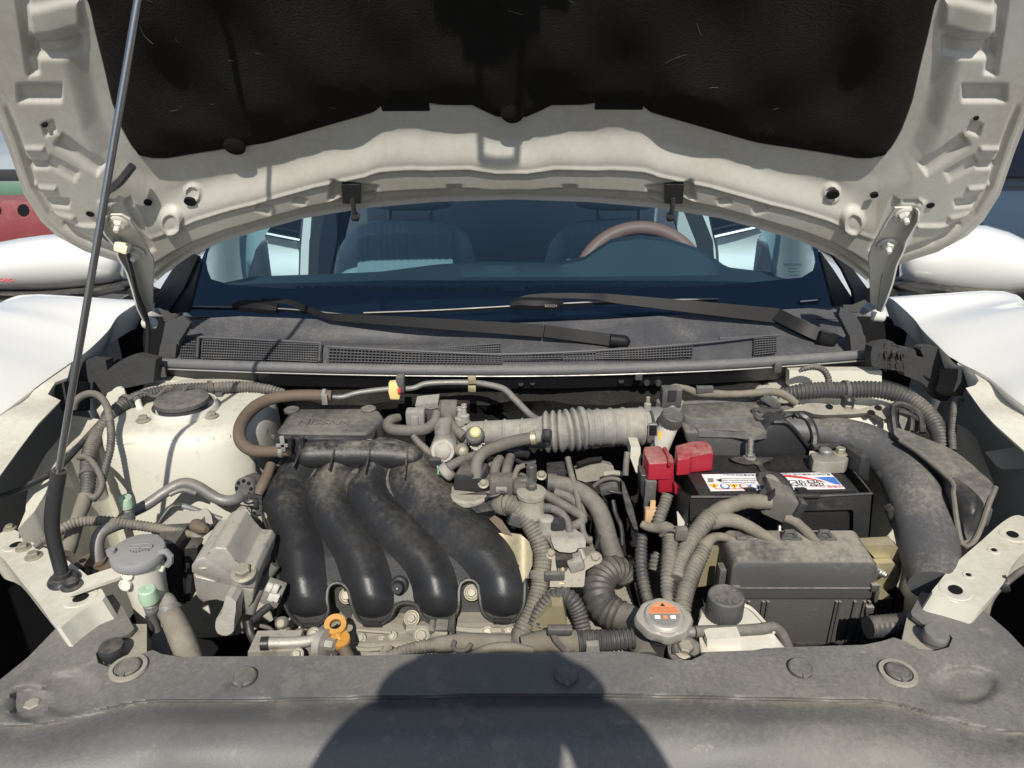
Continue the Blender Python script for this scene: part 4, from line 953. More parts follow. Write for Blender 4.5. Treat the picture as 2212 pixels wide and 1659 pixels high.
# ================================================================== what stands behind the car
def simple_car(cx, y0, paint, lab, plate_m=None):
    t = thing('parked_car', lab, 'car', V((cx, y0 + 2.2, 0)), 'parked cars')
    def ext(prof, hw, name, m, bev, hw2=None):
        b = MB(); A = [V((cx - hw, y0 + y, z)) for y, z in prof]; b.prism(A, V((2 * hw, 0, 0)), bev, 3); return b.build(name, m, t, 40)
    ext([(.12, .22), (.0, .34), (.0, .56), (.08, .70), (.35, .80), (1.05, .93), (1.3, .96), (4.1, 1.0), (4.38, .92), (4.42, .40), (4.3, .22)], .87, 'car_shell', paint, .05)
    ext([(1.12, .94), (1.85, 1.37), (3.25, 1.40), (4.0, .98)], .74, 'greenhouse', 'navy', .05)
    ext([(1.78, 1.375), (1.95, 1.43), (3.2, 1.45), (3.45, 1.39), (3.2, 1.395), (1.9, 1.375)], .68, 'roof_skin', paint, .01)
    for sx in (-1, 1):
        for yy in (.85, 3.5):
            b = MB(); b.lathe(V((cx + sx * .74, y0 + yy, .32)), V((sx, 0, 0)), [(.20, 0), (.31, .0), (.32, .03), (.32, .12), (.30, .14), (.20, .14), (.19, .12), (.0, .12)], 28); wv = b.build('wheel', 'intdark', t)
            b = MB(); b.lathe(V((cx + sx * .85, y0 + yy, .32)), V((sx, 0, 0)), [(.19, 0), (.19, .02), (.05, .03), (.0, .03)], 10); b.build('wheel_rim', 'pipe', wv)
        b = MB(); b.box(V((cx + sx * .64, y0 + .09, .66)), V((.36, .12, .13)), None, .03, 2); b.build('headlight', 'chrome', t)
        b = MB(); b.tube([V((cx + sx * .872, y0 + 1.25, .955)), V((cx + sx * .872, y0 + 4.0, 1.0))], .010, 6); b.build('belt_strip', 'chrome', t)
        for yy in (1.55, 2.75): b = MB(); b.tube([V((cx + sx * .873, y0 + yy, .93)), V((cx + sx * .873, y0 + yy, .35))], .004, 4); b.build('door_gap', 'void', t)
        b = MB(); b.box(V((cx + sx * .76, y0 + 2.6, 1.17)), V((.03, .07, .40))); b.build('pillar', 'intdark', t)
    b = MB(); b.box(V((cx, y0 - .005, .54)), V((1.0, .03, .10)), None, .01); b.build('grille', 'intdark', t)
    if plate_m: b = MB(); b.box(V((cx, y0 - .02, .40)), V((.44, .02, .14)), None, .006); b.build('number_plate', plate_m, t)
    return t
simple_car(-4.95, 7.3, 'carwhite', 'grey parked car with a green number plate behind the red barrier', 'plategreen')
simple_car(2.95, 2.75, 'cardark', 'dark glossy parked car beside the mirror on the battery side')
bar = thing('water_barrier', 'red plastic road barrier with round holes in front of the parked grey car', 'barrier', V((-4.6, 6.6, 0)))
b = MB(); b.prism([V((x, 6.6, z)) for x, z in ((-5.9, 0), (-3.9, 0), (-3.95, .16), (-4.0, .40), (-5.9, .40))], V((0, .35, 0)), .03, 2); b.build('barrier_body', 'barrier', bar)
for k in range(7):
    b = MB(); b.lathe(V((-5.6 + .25 * k, 6.6, .32)), V((0, -1, 0)), [(.06, 0), (.06, .004)], 16, sx=.8); b.build('barrier_hole', 'void', bar)

# ================================================================== helpers for the fittings of the bay
def rpx(p, wpx): return wpx * S_ / 2 * mpp(p)           # half of a width measured in a crop, in metres at p
def hose(fr_, pts, width, name, m, label, cat, pitch=None, amp=.16, group=None, parent=None, sides=14, wob=0., ell=1., normal=None, step=.006, round_=0):
    pp = ws(fr_, pts); wd = width if isinstance(width, (list, tuple)) else [width] * len(pp)
    if len(wd) == 2 and len(pp) > 2: wd = [lerp(wd[0], wd[1], k / (len(pp) - 1)) for k in range(len(pp))]
    b = MB(); b.tube(pp, [rpx(p, x) for p, x in zip(pp, wd)], sides, pitch, amp, step, normal, ell, wob, True, round_)
    if parent is not None: return b.build(name, m, parent, 40)
    return one(b, name, m, label, cat, group, ang=40)
def band(fr_, x, y, Y, d, wpx, wid, name, m, parent, k=24):
    """clamp band round a hose: d = hose direction in crop units (dx,dy)"""
    p = w(fr_, x, y, Y); p2 = w(fr_, x + d[0], y + d[1], Y + (d[2] if len(d) > 2 else 0)); ax = (p2 - p).normalized(); r = rpx(p, wpx)
    b = MB(); b.lathe(p - ax * wid / 2, ax, [(r, 0), (r * 1.06, 0), (r * 1.06, wid), (r, wid)], k); return b.build(name, m, parent)
def plate(fr_, poly, Yf, thick, name, m, label=None, cat=None, parent=None, group=None, dx=None, dy=None, ang=35):
    b = MB(); f = Yf if callable(Yf) else ((lambda px, py: P(px, py, Yf)) if not isinstance(Yf, list) else zmapY([(q(fr_, 0, a)[1], v) for a, v in Yf]))
    b.sheet(qs(fr_, poly), f, thick, dx, dy)
    if parent is not None: return b.build(name, m, parent, ang)
    return one(b, name, m, label, cat, group, ang=ang)
def fprism(fr_, poly, Y, vec, bev, name, m, parent, seg=2, ang=35):
    b = MB(); b.prism([w(fr_, x, y, Y) for x, y in poly], vec, bev, seg); return b.build(name, m, parent, ang)

# ================================================================== radiator cover across the front
rc = thing('radiator_cover', 'grey dusty plastic radiator cover across the front of the bay', 'radiator cover', PZ(1106, 1500, .74))
rear = ([(-260, 1700), (-260, 1600), (0, 1468), (60, 1420), (122, 1356), (165, 1312), (195, 1296), (244, 1284), (268, 1316), (290, 1358), (277, 1370), (245, 1380), (222, 1392), (207, 1412), (212, 1432), (232, 1440), (262, 1432), (300, 1414), (330, 1404), (350, 1413), (390, 1419), (446, 1418), (494, 1418), (640, 1417), (791, 1416), (987, 1411), (1166, 1410), (1350, 1407), (1404, 1414), (1452, 1426), (1493, 1426), (1532, 1408), (1646, 1404), (1673, 1399), (1792, 1395), (1866, 1393), (1905, 1385), (1931, 1377), (1955, 1385), (1985, 1401), (2020, 1406), (2050, 1398), (2058, 1378), (2045, 1364), (1995, 1349), (1970, 1330), (1968, 1322), (1990, 1278), (2060, 1293), (2125, 1318), (2178, 1364), (2212, 1400), (2460, 1600), (2460, 1760)])
coverpoly = rear + [(1900, 1790), (1106, 1800), (300, 1790)]
def foldy(px): return 1506 + 60 * sstep(350, 30, px) + 70 * sstep(1870, 2190, px) + 6 * math.sin(px * .004)
def cov_z(px, py):
    fy = foldy(px); z = .790
    ed = abs(px - 1106); ends = sstep(640, 980, ed)
    z += .005 * ends * sstep(1480, 1380, py)
    d = py - fy
    z += (1 - .5 * ends) * (-.012 * sstep(-2, 4, d) + .0135 * sstep(5, 58, d))
    z -= sstep(60, 330, d) * .075
    z -= .004 * sstep(10, 60, abs(px - 430) * 0 + (0)) 
    for (cx_, cy_, rx, ry, hh) in ((199, 1320, 34, 22, .006), (2045, 1304, 34, 18, .006), (150, 1500, 60, 50, -.006), (2085, 1480, 70, 40, -.008), (60, 1520, 40, 40, -.01)):
        z += hh * (1 - sstep(.75, 1.1, math.hypot((px - cx_) / rx, (py - cy_) / ry)))
    z += .0012 * math.sin(px * .021 + py * .013) * math.sin(py * .03)
    return z
b = MB(); b.sheet(coverpoly, lambda px, py: PZ(px, py, cov_z(px, py)), V((0, .002, -.006)), 14, 4); b.build('cover_sheet', 'cover', rc, 60)
for px, py, ringed in ((277, 1441, 1), (528, 1463, 0), (1223, 1459, 0), (1729, 1444, 0), (1940, 1452, 1)):
    p = PZ(px, py, cov_z(px, py) + .0025); c = MB(); c.lathe(p - UP * .001, V((0, -.05, 1)), [(.0145, 0), (.0142, .003), (.0125, .0045), (.0120, .0045), (.0115, .0038), (.0, .0042)], 28); cl = c.build('push_clip', 'dplastic', rc)
    c = MB(); c.lathe(p + V((0, -.014, .001)), UP, [(.003, 0), (.003, .0028)], 8); c.build('clip_tab', 'cover', cl)
    if ringed: c = MB(); c.lathe(p - UP * .0025, UP, [(.0215, 0), (.0210, .0034), (.0165, .0036), (.0160, .001)], 32); c.build('clip_washer', 'valve', cl)
for px, py in ((73, 1532), (2192, 1496)):
    bolt(PZ(px, py, .772), UP, .008, rc, 'valve', 'cover_bolt')
# cream shelf under the cut-outs with the rubber hood stops
for px, py, m_, lab in ((247, 1408, 'plastic', 'black rubber hood stop standing in the cover cut-out by the prop rod'), (2016, 1378, 'pipe', 'shiny worn hood stop standing in the cover cut-out by the fuse box')):
    s = 1 if px > 1106 else -1
    sh = MB(); sh.sheet([(px - 70, py + 40), (px + 70, py + 40), (px + 70, py - 60), (px - 70, py - 60)] if s < 0 else [(px - 75, py + 40), (px + 60, py + 40), (px + 60, py - 55), (px - 55, py - 55)], lambda a, c: PZ(a, c, .784), V((0, 0, -.03)), 20, 20); sh.build('lock_panel_end', 'valve', bay)
    p = PZ(px, py + 9, .786)
    t = thing('hood_stop', lab, 'hood stop', p, 'hood stops')
    c = MB(); c.lathe(p, V((0, -.05, 1)), [(.0125, -.004), (.0125, .004), (.0148, .006), (.0150, .014), (.0135, .0175), (.0, .0182)], 30); c.build('rubber_head', m_, t)
# dark front structure below the cover, closes the view into the bay
b = MB(); b.box(V((0, .60, .58)), V((1.2, .07, .34))); rad_ = one(b, 'radiator', 'void', 'dark radiator body hidden below the grey cover', 'radiator')

# ================================================================== washer reservoir
cp_ = PZ(297, 1186, .858)
wr = thing('washer_reservoir', 'milky washer fluid neck with grey flip cap beside the prop rod', 'reservoir', cp_ - UP * .12)
tax = V((.03, -.08, 1))
b = MB(); b.lathe(cp_ - UP * .012, -tax, [(.030, 0), (.0295, .004), (.0275, .02), (.0255, .045), (.024, .07), (.0235, .16)], 32); b.build('neck', 'milk', wr, 50)
b = MB(); b.lathe(cp_ - UP * .014, tax, [(.0335, 0), (.0345, .002), (.0345, .011), (.0330, .0135), (.030, .0145), (.0, .0155)], 40); wc_ = b.build('flip_cap', 'greycap', wr)
ca = cp_ + tax * .0
for pts in ([(935, 470), (970, 452), (1080, 445), (1092, 470), (935, 473)],):
    c = MB(); c.tube([wz('f', x, y, .8605) for x, y in pts], .0010, 6, step=.003); c.build('wiper_symbol', 'greycap', wc_)
c = MB()
for i in range(7): c.lathe(wz('f', 940 + 22 * i, 497 + 8 * math.sin(i * .9), .8600), UP, [(.0011, 0), (.0011, .0012)], 8)
c.lathe(wz('f', 1008, 475, .8602), UP, [(.0025, 0), (.0025, .0012)], 12); c.build('spray_symbol', 'greycap', wc_)
c = MB(); c.tube(ws('f', [(1165, 505, .806), (1205, 500, .805), (1235, 530, .805), (1238, 570, .805), (1215, 600, .806)]), .0045, 8); c.build('cap_strap', 'greycap', wc_)
c = MB(); c.lathe(w('f', 806, 505, .80), UP, [(.006, -.004), (.006, .004)], 12); c.build('cap_lip', 'greycap', wc_)
b = MB(); b.tube(ws('f', [(1150, 625, .808), (1172, 612, .806), (1182, 590, .804), (1195, 620, .803), (1165, 640, .804), (1150, 625, .808)]), .0028, 8); b.build('strap_eye', 'milk', wr)
for x, y in ((928, 665), (912, 740)): b = MB(); b.lathe(w('f', x, y, .782), V((-.1, -1, .2)), [(.0085, 0), (.008, .003), (.006, .0035), (.0055, .002)], 18); b.build('mould_ring', 'milk', wr)
b = MB(); b.sheet(smoothpoly(qs('f', [(850, 612), (868, 650), (868, 685), (700, 742), (540, 800), (470, 812), (436, 780), (452, 742), (530, 715), (700, 655)]), 3), lambda x, y: PZ(x, y, .838), V((0, .003, -.006)), 20, 20); ar_ = b.build('bracket_arm', 'milk', wr)
bolt(wz('f', 522, 752, .838), UP, .0075, ar_, 'plastic', 'arm_screw')

# ================================================================== air-conditioning pipes and service caps
def aircap(fr_, x, y, Y, wpx, stem, lab, base_m='pipe'):
    p = w(fr_, x, y, Y); r = rpx(p, wpx); ax = V((.03, -.06, 1)).normalized()
    t = thing('service_port', lab, 'service port', p - UP * .04, 'air-conditioning service ports')
    b = MB(); b.lathe(p - ax * r * 1.0, ax, [(r * 1.0, 0), (r * 1.04, r * .2), (r * 1.04, r * 1.1), (r * .98, r * 1.75), (r * .85, r * 1.9), (r * .3, r * 1.9), (r * .3, r * 1.8), (0, r * 1.8)], 36, ridges=(r * 1.01, .025)); b.build('green_cap', 'green', t)
    b = MB(); b.lathe(p - ax * r * 1.0, -ax, [(r * .72, 0), (r * .72, r * .35), (r * .85, r * .45), (r * .85, r * .7), (r * .7, r * .8), (r * .8, r * 1.0), (r * .8, r * 1.5), (r * .55, r * 1.9), (r * .55, stem)], 20); b.build('valve_stem', base_m, t)
aircap('a', 915, 1060, .925, 92, .04, 'pale green capped valve standing on the dull metal pipe by the strut tower')
aircap('f', 1075, 812, .755, 124, .05, 'larger pale green capped valve with thin tube below the grey flip cap')
hose('f', [(1078, 960, .757), (1100, 1020, .755), (1085, 1090, .75), (1040, 1150, .745), (1000, 1210, .74)], 55, 'thin_tube', 'plastic', 'thin black tube curving down from the larger green capped valve', 'tube')
acp = thing('refrigerant_pipe', 'dull bent metal refrigerant pipe in front of the strut tower', 'metal pipe', w('a', 1330, 1100, .98))
hose('a', [(880, 1190, .935), (960, 1135, .95), (1070, 1080, .965), (1200, 990, .98), (1300, 935, .992), (1370, 928, .998), (1450, 960, 1.0), (1560, 1030, 1.0), (1650, 1055, 1.0), (1730, 1035, 1.0), (1768, 985, 1.0)], 82, 'pipe_bend', 'pipe', None, None, parent=acp)
hose('a', [(1230, 1010, .978), (1280, 985, .983), (1340, 975, .988), (1420, 1000, .992)], 40, 'pipe_bracket', 'pipe', None, None, parent=acp)
cpos = w('a', 1772, 965, 1.005); cax = (w('a', 1860, 930, 1.04) - cpos).normalized(); rr = rpx(cpos, 165)
b = MB(); b.lathe(cpos, cax, [(rr * .4, -.002), (rr * .9, 0), (rr, .003), (rr, .012), (rr * .97, .014), (rr * 1.03, .018), (rr * 1.03, .035), (rr * .9, .04)], 28); cn = b.build('pipe_coupling', 'dplastic', acp)
x1 = cax.orthogonal().normalized(); y1 = cax.cross(x1)
for k in range(8):
    a = 2 * math.pi * k / 8; pp = cpos + x1 * rr * .68 * math.cos(a) + y1 * rr * .68 * math.sin(a)
    b = MB(); b.lathe(pp - cax * .0016, cax, [(rr * .17, 0), (rr * .17, .002)], 12); b.build('coupling_hole', 'void', cn)
acl = thing('lower_refrigerant_pipe', 'steel pipe rising out of a brown flange behind the milky neck', 'metal pipe', w('a', 720, 1520, .86))
hose('a', [(722, 1520, .855), (705, 1420, .862), (708, 1340, .87), (745, 1275, .88), (830, 1232, .895), (900, 1205, .91), (935, 1180, .925)], 96, 'pipe_bend', 'pipe', None, None, parent=acl)
b = MB(); b.lathe(w('a', 715, 1530, .855) - UP * .006, V((0, -.1, 1)), [(.034, 0), (.034, .010), (.030, .013), (.013, .013), (.013, .018)], 30); fo = b.build('pipe_flange', 'brown', acl)
for a in range(6): b = MB(); b.lathe(w('a', 715, 1530, .855) + V((.023 * math.cos(a), .023 * math.sin(a), .006)), UP, [(.005, 0), (.005, .002)], 10); b.build('flange_hole', 'void', fo)
hose('a', [(1140, 1240, .925), (1190, 1160, .935), (1250, 1095, .945), (1320, 1090, .95)], 42, 'thin_black_pipe', 'plastic', 'thin black pipe arching over the tan bracket', 'pipe')
hose('a', [(1320, 1090, .95), (1400, 1112, .953), (1500, 1150, .957), (1610, 1190, .96)], 40, 'thin_bright_pipe', 'brightpipe', 'thin bright pipe continuing from the arching black pipe', 'pipe')
hose('a', [(250, 1392, .850), (300, 1350, .858), (360, 1318, .862), (430, 1270, .868), (520, 1222, .88), (640, 1200, .89), (780, 1202, .895), (950, 1225, .90), (1150, 1255, .90), (1340, 1290, .895)], [40, 60] + [78] * 8, 'corrugated_hose', 'hose', 'ribbed grey hose crossing low in front of the strut tower', 'corrugated hose', pitch=.0048, group='corrugated hoses')
hose('a', [(1335, 1290, .895), (1390, 1300, .893), (1440, 1320, .89), (1500, 1345, .885)], [62, 55, 45, 30], 'hose_tail', 'tan', 'short taped tail at the end of the low ribbed hose', 'taped cable', wob=.12, step=.004)
plate('a', [(1080, 1310), (1200, 1200), (1290, 1125), (1450, 1130), (1480, 1105), (1500, 1105), (1535, 1160), (1548, 1240), (1500, 1235), (1485, 1165), (1400, 1255), (1330, 1345), (1290, 1350)], [(1100, .955), (1350, .90)], V((.004, .01, -.02)), 'steel_bracket', 'alu', 'tan dusty folded steel bracket in front of the tower foot', 'bracket')
# thick tan hose with knuckle fitting
th = thing('taped_hose', 'thick tan dusty hose with knuckle fitting dropping behind the cover', 'hose', w('f', 1330, 1280, .70))
hose('f', [(1225, 930, .745), (1260, 1000, .735), (1310, 1110, .722), (1370, 1260, .705), (1400, 1340, .70)], [150, 165, 180, 180, 180], 'hose_body', 'tan', None, None, parent=th, wob=.01)
hose('f', [(1120, 815, .79), (1160, 845, .785), (1210, 880, .77), (1245, 950, .75)], [90, 120, 135, 140], 'hose_fitting', 'alu', None, None, parent=th, wob=.10, step=.005)
band('f', 1232, 935, .745, (40, 80, -.01), 160, .006, 'fitting_ring', 'pipe', th)

# ================================================================== wiring beside the tower
hb = thing('wiring_harness', 'thick ribbed wiring harness climbing beside the strut tower and along the cowl', 'wiring harness', w('a', 520, 1400, .87), 'wiring harnesses')
hose('a', [(480, 1440, .862), (520, 1330, .885), (560, 1200, .915), (600, 1090, .94), (625, 1020, .955)], [110, 105, 100, 100, 110], 'taped_section', 'tan', None, None, parent=hb, wob=.05, step=.005)
hose('a', [(625, 1020, .955), (640, 930, .975), (640, 830, .995), (648, 720, 1.02), (690, 600, 1.06), (760, 490, 1.09), (830, 410, 1.115), (900, 350, 1.135), (1000, 300, 1.155)], [95, 105, 110, 112, 110, 95, 95, 95, 90], 'ribbed_section', 'darkhose', None, None, parent=hb, pitch=.0055)
hose('a', [(1000, 300, 1.155), (1200, 258, 1.18), (1420, 240, 1.19), (1520, 240, 1.193)], [92, 95, 92, 90], 'ribbed_section', 'darkhose', None, None, parent=hb, pitch=.0055)
hose('a', [(1520, 240, 1.193), (1650, 228, 1.20), (1800, 228, 1.21), (1950, 245, 1.215), (2060, 268, 1.22)], [90, 90, 85, 75, 55], 'ribbed_section', 'hose', None, None, parent=hb, pitch=.0055)
b = MB(); pw = ws('a', [(960, 322, 1.135), (1060, 270, 1.15), (1160, 300, 1.16), (1250, 230, 1.165), (1330, 280, 1.175), (1400, 215, 1.17)]); b.tube([p + V((0, -.012, .006)) for p in pw], .003, 6); b.build('tape_wrap', 'rubber', hb)
for x, y, Y, d in ((920, 335, 1.14, (60, -50, .02)), (1525, 240, 1.193, (80, -5, .01)), (637, 865, .988, (0, -80, .02))):
    band('a', x, y, Y, d, 112, .006, 'cable_tie', 'dplastic', hb)
lo = thing('cable_loop', 'thin dark cable looping over in front of the thick harness', 'cable', w('a', 700, 1040, .95), 'cables beside the strut tower')
hose('a', [(530, 390, 1.08), (550, 330, 1.085), (600, 290, 1.09), (670, 275, 1.09), (735, 305, 1.08), (780, 380, 1.065), (800, 480, 1.045)], 52, 'smooth_section', 'rubber', None, None, parent=lo)
hose('a', [(800, 480, 1.045), (808, 580, 1.025), (800, 680, 1.005), (770, 800, .985), (745, 900, .97), (715, 990, .957), (670, 1050, .948)], 58, 'ribbed_section', 'darkhose', None, None, parent=lo, pitch=.005)
hose('a', [(570, 738, 1.0), (630, 738, .995), (690, 800, .98), (735, 890, .965), (735, 970, .955), (690, 1030, .948), (640, 1010, .95)], 45, 'short_cable_loop', 'rubber', 'short dark cable loop hanging from the tie on the harness', 'cable', group='cables beside the strut tower')
hose('a', [(-160, 1060, .86), (60, 1005, .89), (230, 930, .92), (380, 850, .95), (480, 760, .985), (580, 650, 1.03), (700, 520, 1.085), (740, 480, 1.1)], 46, 'smooth_cable', 'plastic', 'smooth dark cable running from the fender to the tower top', 'cable', group='cables beside the strut tower')
hose('a', [(800, 330, 1.16), (850, 260, 1.17), (880, 240, 1.18)], [60, 60, 40], 'harness_holder', 'cream', 'cream metal tab standing behind the harness', 'metal tab')
b = MB(); b.sheet(qs('a', [(700, 395), (760, 330), (780, 270), (850, 240), (900, 235), (910, 290), (830, 350), (790, 420), (735, 480), (725, 415)]), lambda x, y: P(x, y, 1.15), V((0, .006, -.02)), 14, 14); one(b, 'harness_bracket', 'cream', 'cream pressed bracket holding the harness above the apron', 'bracket')
b = MB(); b.lathe(w('a', 1022, 400, 1.14), V((-.1, 0, 1)), [(.012, -.004), (.008, .0), (.005, .008), (.006, .022), (.002, .026)], 14); one(b, 'tower_clip', 'milk', 'small white plastic clip on the tower edge by the harness', 'clip')
b = MB(); b.sheet(smoothpoly(qs('a', [(1530, 340), (1540, 300), (1620, 265), (1790, 258), (1800, 300), (1750, 340), (1690, 375), (1560, 370)]), 2), lambda x, y: P(x, y, 1.205), V((0, .04, -.01)), 12, 8); one(b, 'brake_line_cover', 'creamclean', 'smooth cream cover bulging behind the strut mount', 'cover')
b = MB(); b.box(w('a', 1570, 300, 1.19), V((.026, .012, .018)), bevel=.003); one(b, 'harness_clip', 'dplastic', 'dusty clip hanging under the harness near the cream cover', 'clip')
hose('a', [(1925, 420, 1.17), (1930, 560, 1.14), (1870, 640, 1.12), (1845, 720, 1.10), (1850, 880, 1.06)], 22, 'thin_fuel_line', 'pipe', 'thin metal line hanging behind the brown hose', 'metal line')

# ================================================================== engine mount castings on the tower side
em = thing('engine_mount', 'dusty cast aluminium engine mount with large hex bolts', 'engine mount', w('f', 1620, 1100, .77))
fprism('f', [(1388, 605), (1420, 562), (1480, 545), (1503, 560), (1512, 500), (1560, 472), (1640, 478), (1700, 560), (1760, 622), (1840, 626), (1868, 672), (1850, 772), (1740, 766), (1560, 716), (1390, 656)], .806, V((0, .085, .004)), .006, 'mount_casting', 'alu', em, 3)
fprism('f', [(1394, 660), (1560, 720), (1740, 770), (1846, 776), (1830, 860), (1795, 955), (1705, 970), (1645, 850), (1560, 828), (1480, 885), (1420, 830)], .811, V((0, .08, -.002)), .004, 'lower_casting', 'alu', em, 2)
b = MB(); b.sheet(smoothpoly(qs('f', [(1640, 830), (1712, 870), (1700, 1000), (1695, 1080), (1640, 1112), (1580, 1095), (1562, 1040), (1575, 980), (1610, 950)]), 2), lambda x, y: P(x, y, .785 - (y - 1290) * .0002), V((0, .03, 0)), 9, 9); b.build('mount_foot', 'alu', em, 40)
b = MB(); b.lathe(w('f', 1642, 1056, .774), V((0, -1, .2)), [(.0075, 0), (.0065, .001)], 14); b.build('threaded_hole', 'void', em)
b = MB(); b.sheet(qs('f', [(1440, 420), (1560, 330), (1690, 215), (1790, 190), (1820, 230), (1700, 310), (1660, 440), (1500, 470)]), zmapY([(1095, .93), (1130, .905), (1185, .87)]), V((0, .03, -.03)), 9, 7); b.build('mount_arm', 'alu', em, 40)
for x, y, r, Y in ((1770, 640, .0095, .803), (1488, 565, .0065, .815), (1578, 410, .0060, .87), (1765, 200, .0068, .935)):
    bolt(w('f', x, y + 20, Y), V((0, -.25, 1)), r, em, 'bolt')
vc = thing('valve_cover_end', 'pale dusty end of the valve cover beside the manifold', 'valve cover', w('f', 1840, 640, .86))
b = MB(); b.prism([w('f', x, y, .945) for x, y in ((1688, 385), (1760, 365), (1960, 360), (1990, 380), (1990, 620), (1900, 640), (1800, 590), (1700, 480))], V((0, .05, 0)), .006); b.build('cover_block', 'valve', vc)
b = MB(); b.prism([w('f', x, y, .955) for x, y in ((1745, 372), (1790, 265), (1850, 245), (1960, 245), (1985, 372))], V((0, .05, 0)), .008); b.build('cover_hump', 'valve', vc)
plate('f', [(1340, 480), (1430, 475), (1440, 570), (1400, 600), (1380, 860), (1340, 860)], .86, V((0, .06, 0)), 'dark_shroud', 'plastic', 'dark plastic edge between the milky neck and the engine mount', 'plastic shroud')
plate('f', [(1100, 450), (1270, 440), (1300, 480), (1345, 700), (1350, 880), (1120, 880)], .86, V((0, .05, 0)), 'black_resonator', 'plastic', 'black plastic box standing behind the milky neck', 'plastic box')
hose('f', [(1400, 300, .905), (1440, 320, .90), (1500, 345, .89)], [80, 110, 60], 'melted_plug', 'brown', 'brown crumpled plug where the low hose meets the engine', 'plug', wob=.2, step=.004)
# wires down to the sensor by the manifold
hose('f', [(2000, 600, .86), (1930, 700, .85), (1850, 850, .825), (1812, 960, .81)], [70, 72, 75, 70], 'wrapped_wire', 'rubber', 'thick wrapped wire slanting down beside the engine mount', 'wire', wob=.03, step=.005)
hose('f', [(1800, 1000, .80), (1820, 1100, .79), (1880, 1200, .775), (1960, 1290, .765)], 62, 'black_wire', 'plastic', 'black wire sleeve dropping toward the radiator cover', 'wire')
hose('f', [(1835, 1000, .805), (1900, 940, .81), (1970, 885, .815)], 58, 'connector_wire', 'plastic', 'short black sleeve leading to the grey plug', 'wire')
gp = thing('grey_plug', 'light grey electric plug hanging beside the manifold edge', 'plug', w('f', 1970, 850, .82))
b = MB(); b.box(w('f', 1985, 800, .823), V((.026, .02, .034)), Matrix.Rotation(R(25), 3, 'Y'), .003); b.build('plug_body', 'duct', gp)
for dx, dy in ((-25, -40), (20, -30), (-10, 30), (25, 35)): b = MB(); b.box(w('f', 1980 + dx, 800 + dy, .81), V((.008, .006, .012)), Matrix.Rotation(R(25), 3, 'Y'), .001); b.build('plug_rib', 'creamclean', gp)

# ================================================================== engine block under everything
eng = thing('engine_block', 'tan dusty engine block with plates and bolts below the manifold', 'engine', V((-.05, .86, .5)))
b = MB(); b.box(V((-.06, .90, .60)), V((.50, .30, .18)), bevel=.01); b.build('block_body', 'valve', eng)
plate('g', [(880, 1010), (1260, 1030), (1290, 1090), (1650, 1080), (1660, 1020), (2060, 1020), (2080, 1110), (1700, 1120), (1320, 1150), (1230, 1180), (960, 1185), (940, 1100)], .835, V((0, .08, -.01)), 'head_flange', 'valve', parent=eng)
plate('g', [(780, 1180), (2080, 1110), (2080, 1330), (200, 1330), (260, 1180)], .815, V((0, .06, -.01)), 'front_plate', 'valve', parent=eng)
for poly in ([(770, 780), (880, 780), (890, 900), (950, 1010), (1000, 1040), (880, 1010), (780, 900)], [(1210, 900), (1380, 890), (1400, 980), (1460, 1020), (1400, 1060), (1280, 1060), (1200, 990)], [(1670, 760), (1815, 750), (1830, 870), (1850, 1000), (1650, 1000), (1668, 880)]):
    plate('g', poly, .862, V((0, .03, -.01)), 'intake_flange', 'dplastic', parent=eng)
for x, y in ((860, 822), (1328, 985), (1766, 800), (470, 1030)):
    p = w('g', x, y, .850); o = bolt(p, V((0, -.75, .66)), .0060, eng, 'bolt')
    b = MB(); b.lathe(p, V((0, -.75, .66)), [(.0115, -.003), (.0115, .0005), (.010, .001)], 20); b.build('bolt_washer', 'zinc', eng)
fprism('g', [(1280, 1070), (1330, 1068), (1590, 1090), (1590, 1110), (1560, 1145), (1420, 1140), (1290, 1105)], .793, V((0, .01, 0)), .002, 'clip_plate', 'valve', eng)
bolt(w('g', 1402, 1108, .79), V((0, -.75, .66)), .0068, eng, 'bolt')
for poly in ([(1450, 1070), (1480, 1070), (1500, 1085), (1460, 1110)], [(1590, 1070), (1640, 1010), (1640, 1110), (1600, 1085)], [(1500, 1065), (1590, 1068), (1585, 1085), (1500, 1082)]):
    fprism('g', poly, .788, V((0, .02, 0)), .001, 'black_tab', 'dplastic', eng)
hose('g', [(240, 1165, .76), (400, 1165, .762), (560, 1155, .765), (640, 1130, .77)], [85, 85, 82, 75], 'water_pipe', 'alu', None, None, parent=eng)
hose('g', [(235, 1170, .757), (290, 1168, .758)], 96, 'pipe_sleeve', 'plastic', None, None, parent=eng)
plate('g', [(500, 1230), (560, 1190), (640, 1130), (660, 1110), (680, 1130), (720, 1200), (770, 1290), (500, 1290)], .765, V((0, .04, -.01)), 'tensioner_bracket', 'alu', parent=eng)
b = MB(); b.lathe(w('g', 690, 1175, .763), V((.9, -.3, .1)), [(.020, -.006), (.020, .004), (.012, .006)], 24); b.lathe(w('g', 715, 1170, .76), V((.9, -.3, .1)), [(.008, 0), (.008, .012)], 6); b.build('bracket_boss', 'alu', eng)
plate('g', [(140, 1230), (480, 1225), (500, 1290), (140, 1290)], .752, V((0, .04, 0)), 'bracket_foot', 'alu', parent=eng)
for x, y, r in ((380, 1020, 45), (395, 1085, 45), (510, 1100, 40), (600, 1090, 34)):
    b = MB(); p = w('g', x, y, .80); b.lathe(p, V((0, -.8, .6)), [(rpx(p, r * 2), -.01), (rpx(p, r * 2), .0), (rpx(p, r * 1.4), .006), (rpx(p, r * 1.2), .002)], 20); b.build('block_boss', 'valve', eng)
plate('g', [(1150, 1215), (1100, 1225), (1090, 1245), (1160, 1250), (1180, 1230)], .782, V((0, .01, 0)), 'block_ring', 'valve', parent=eng)
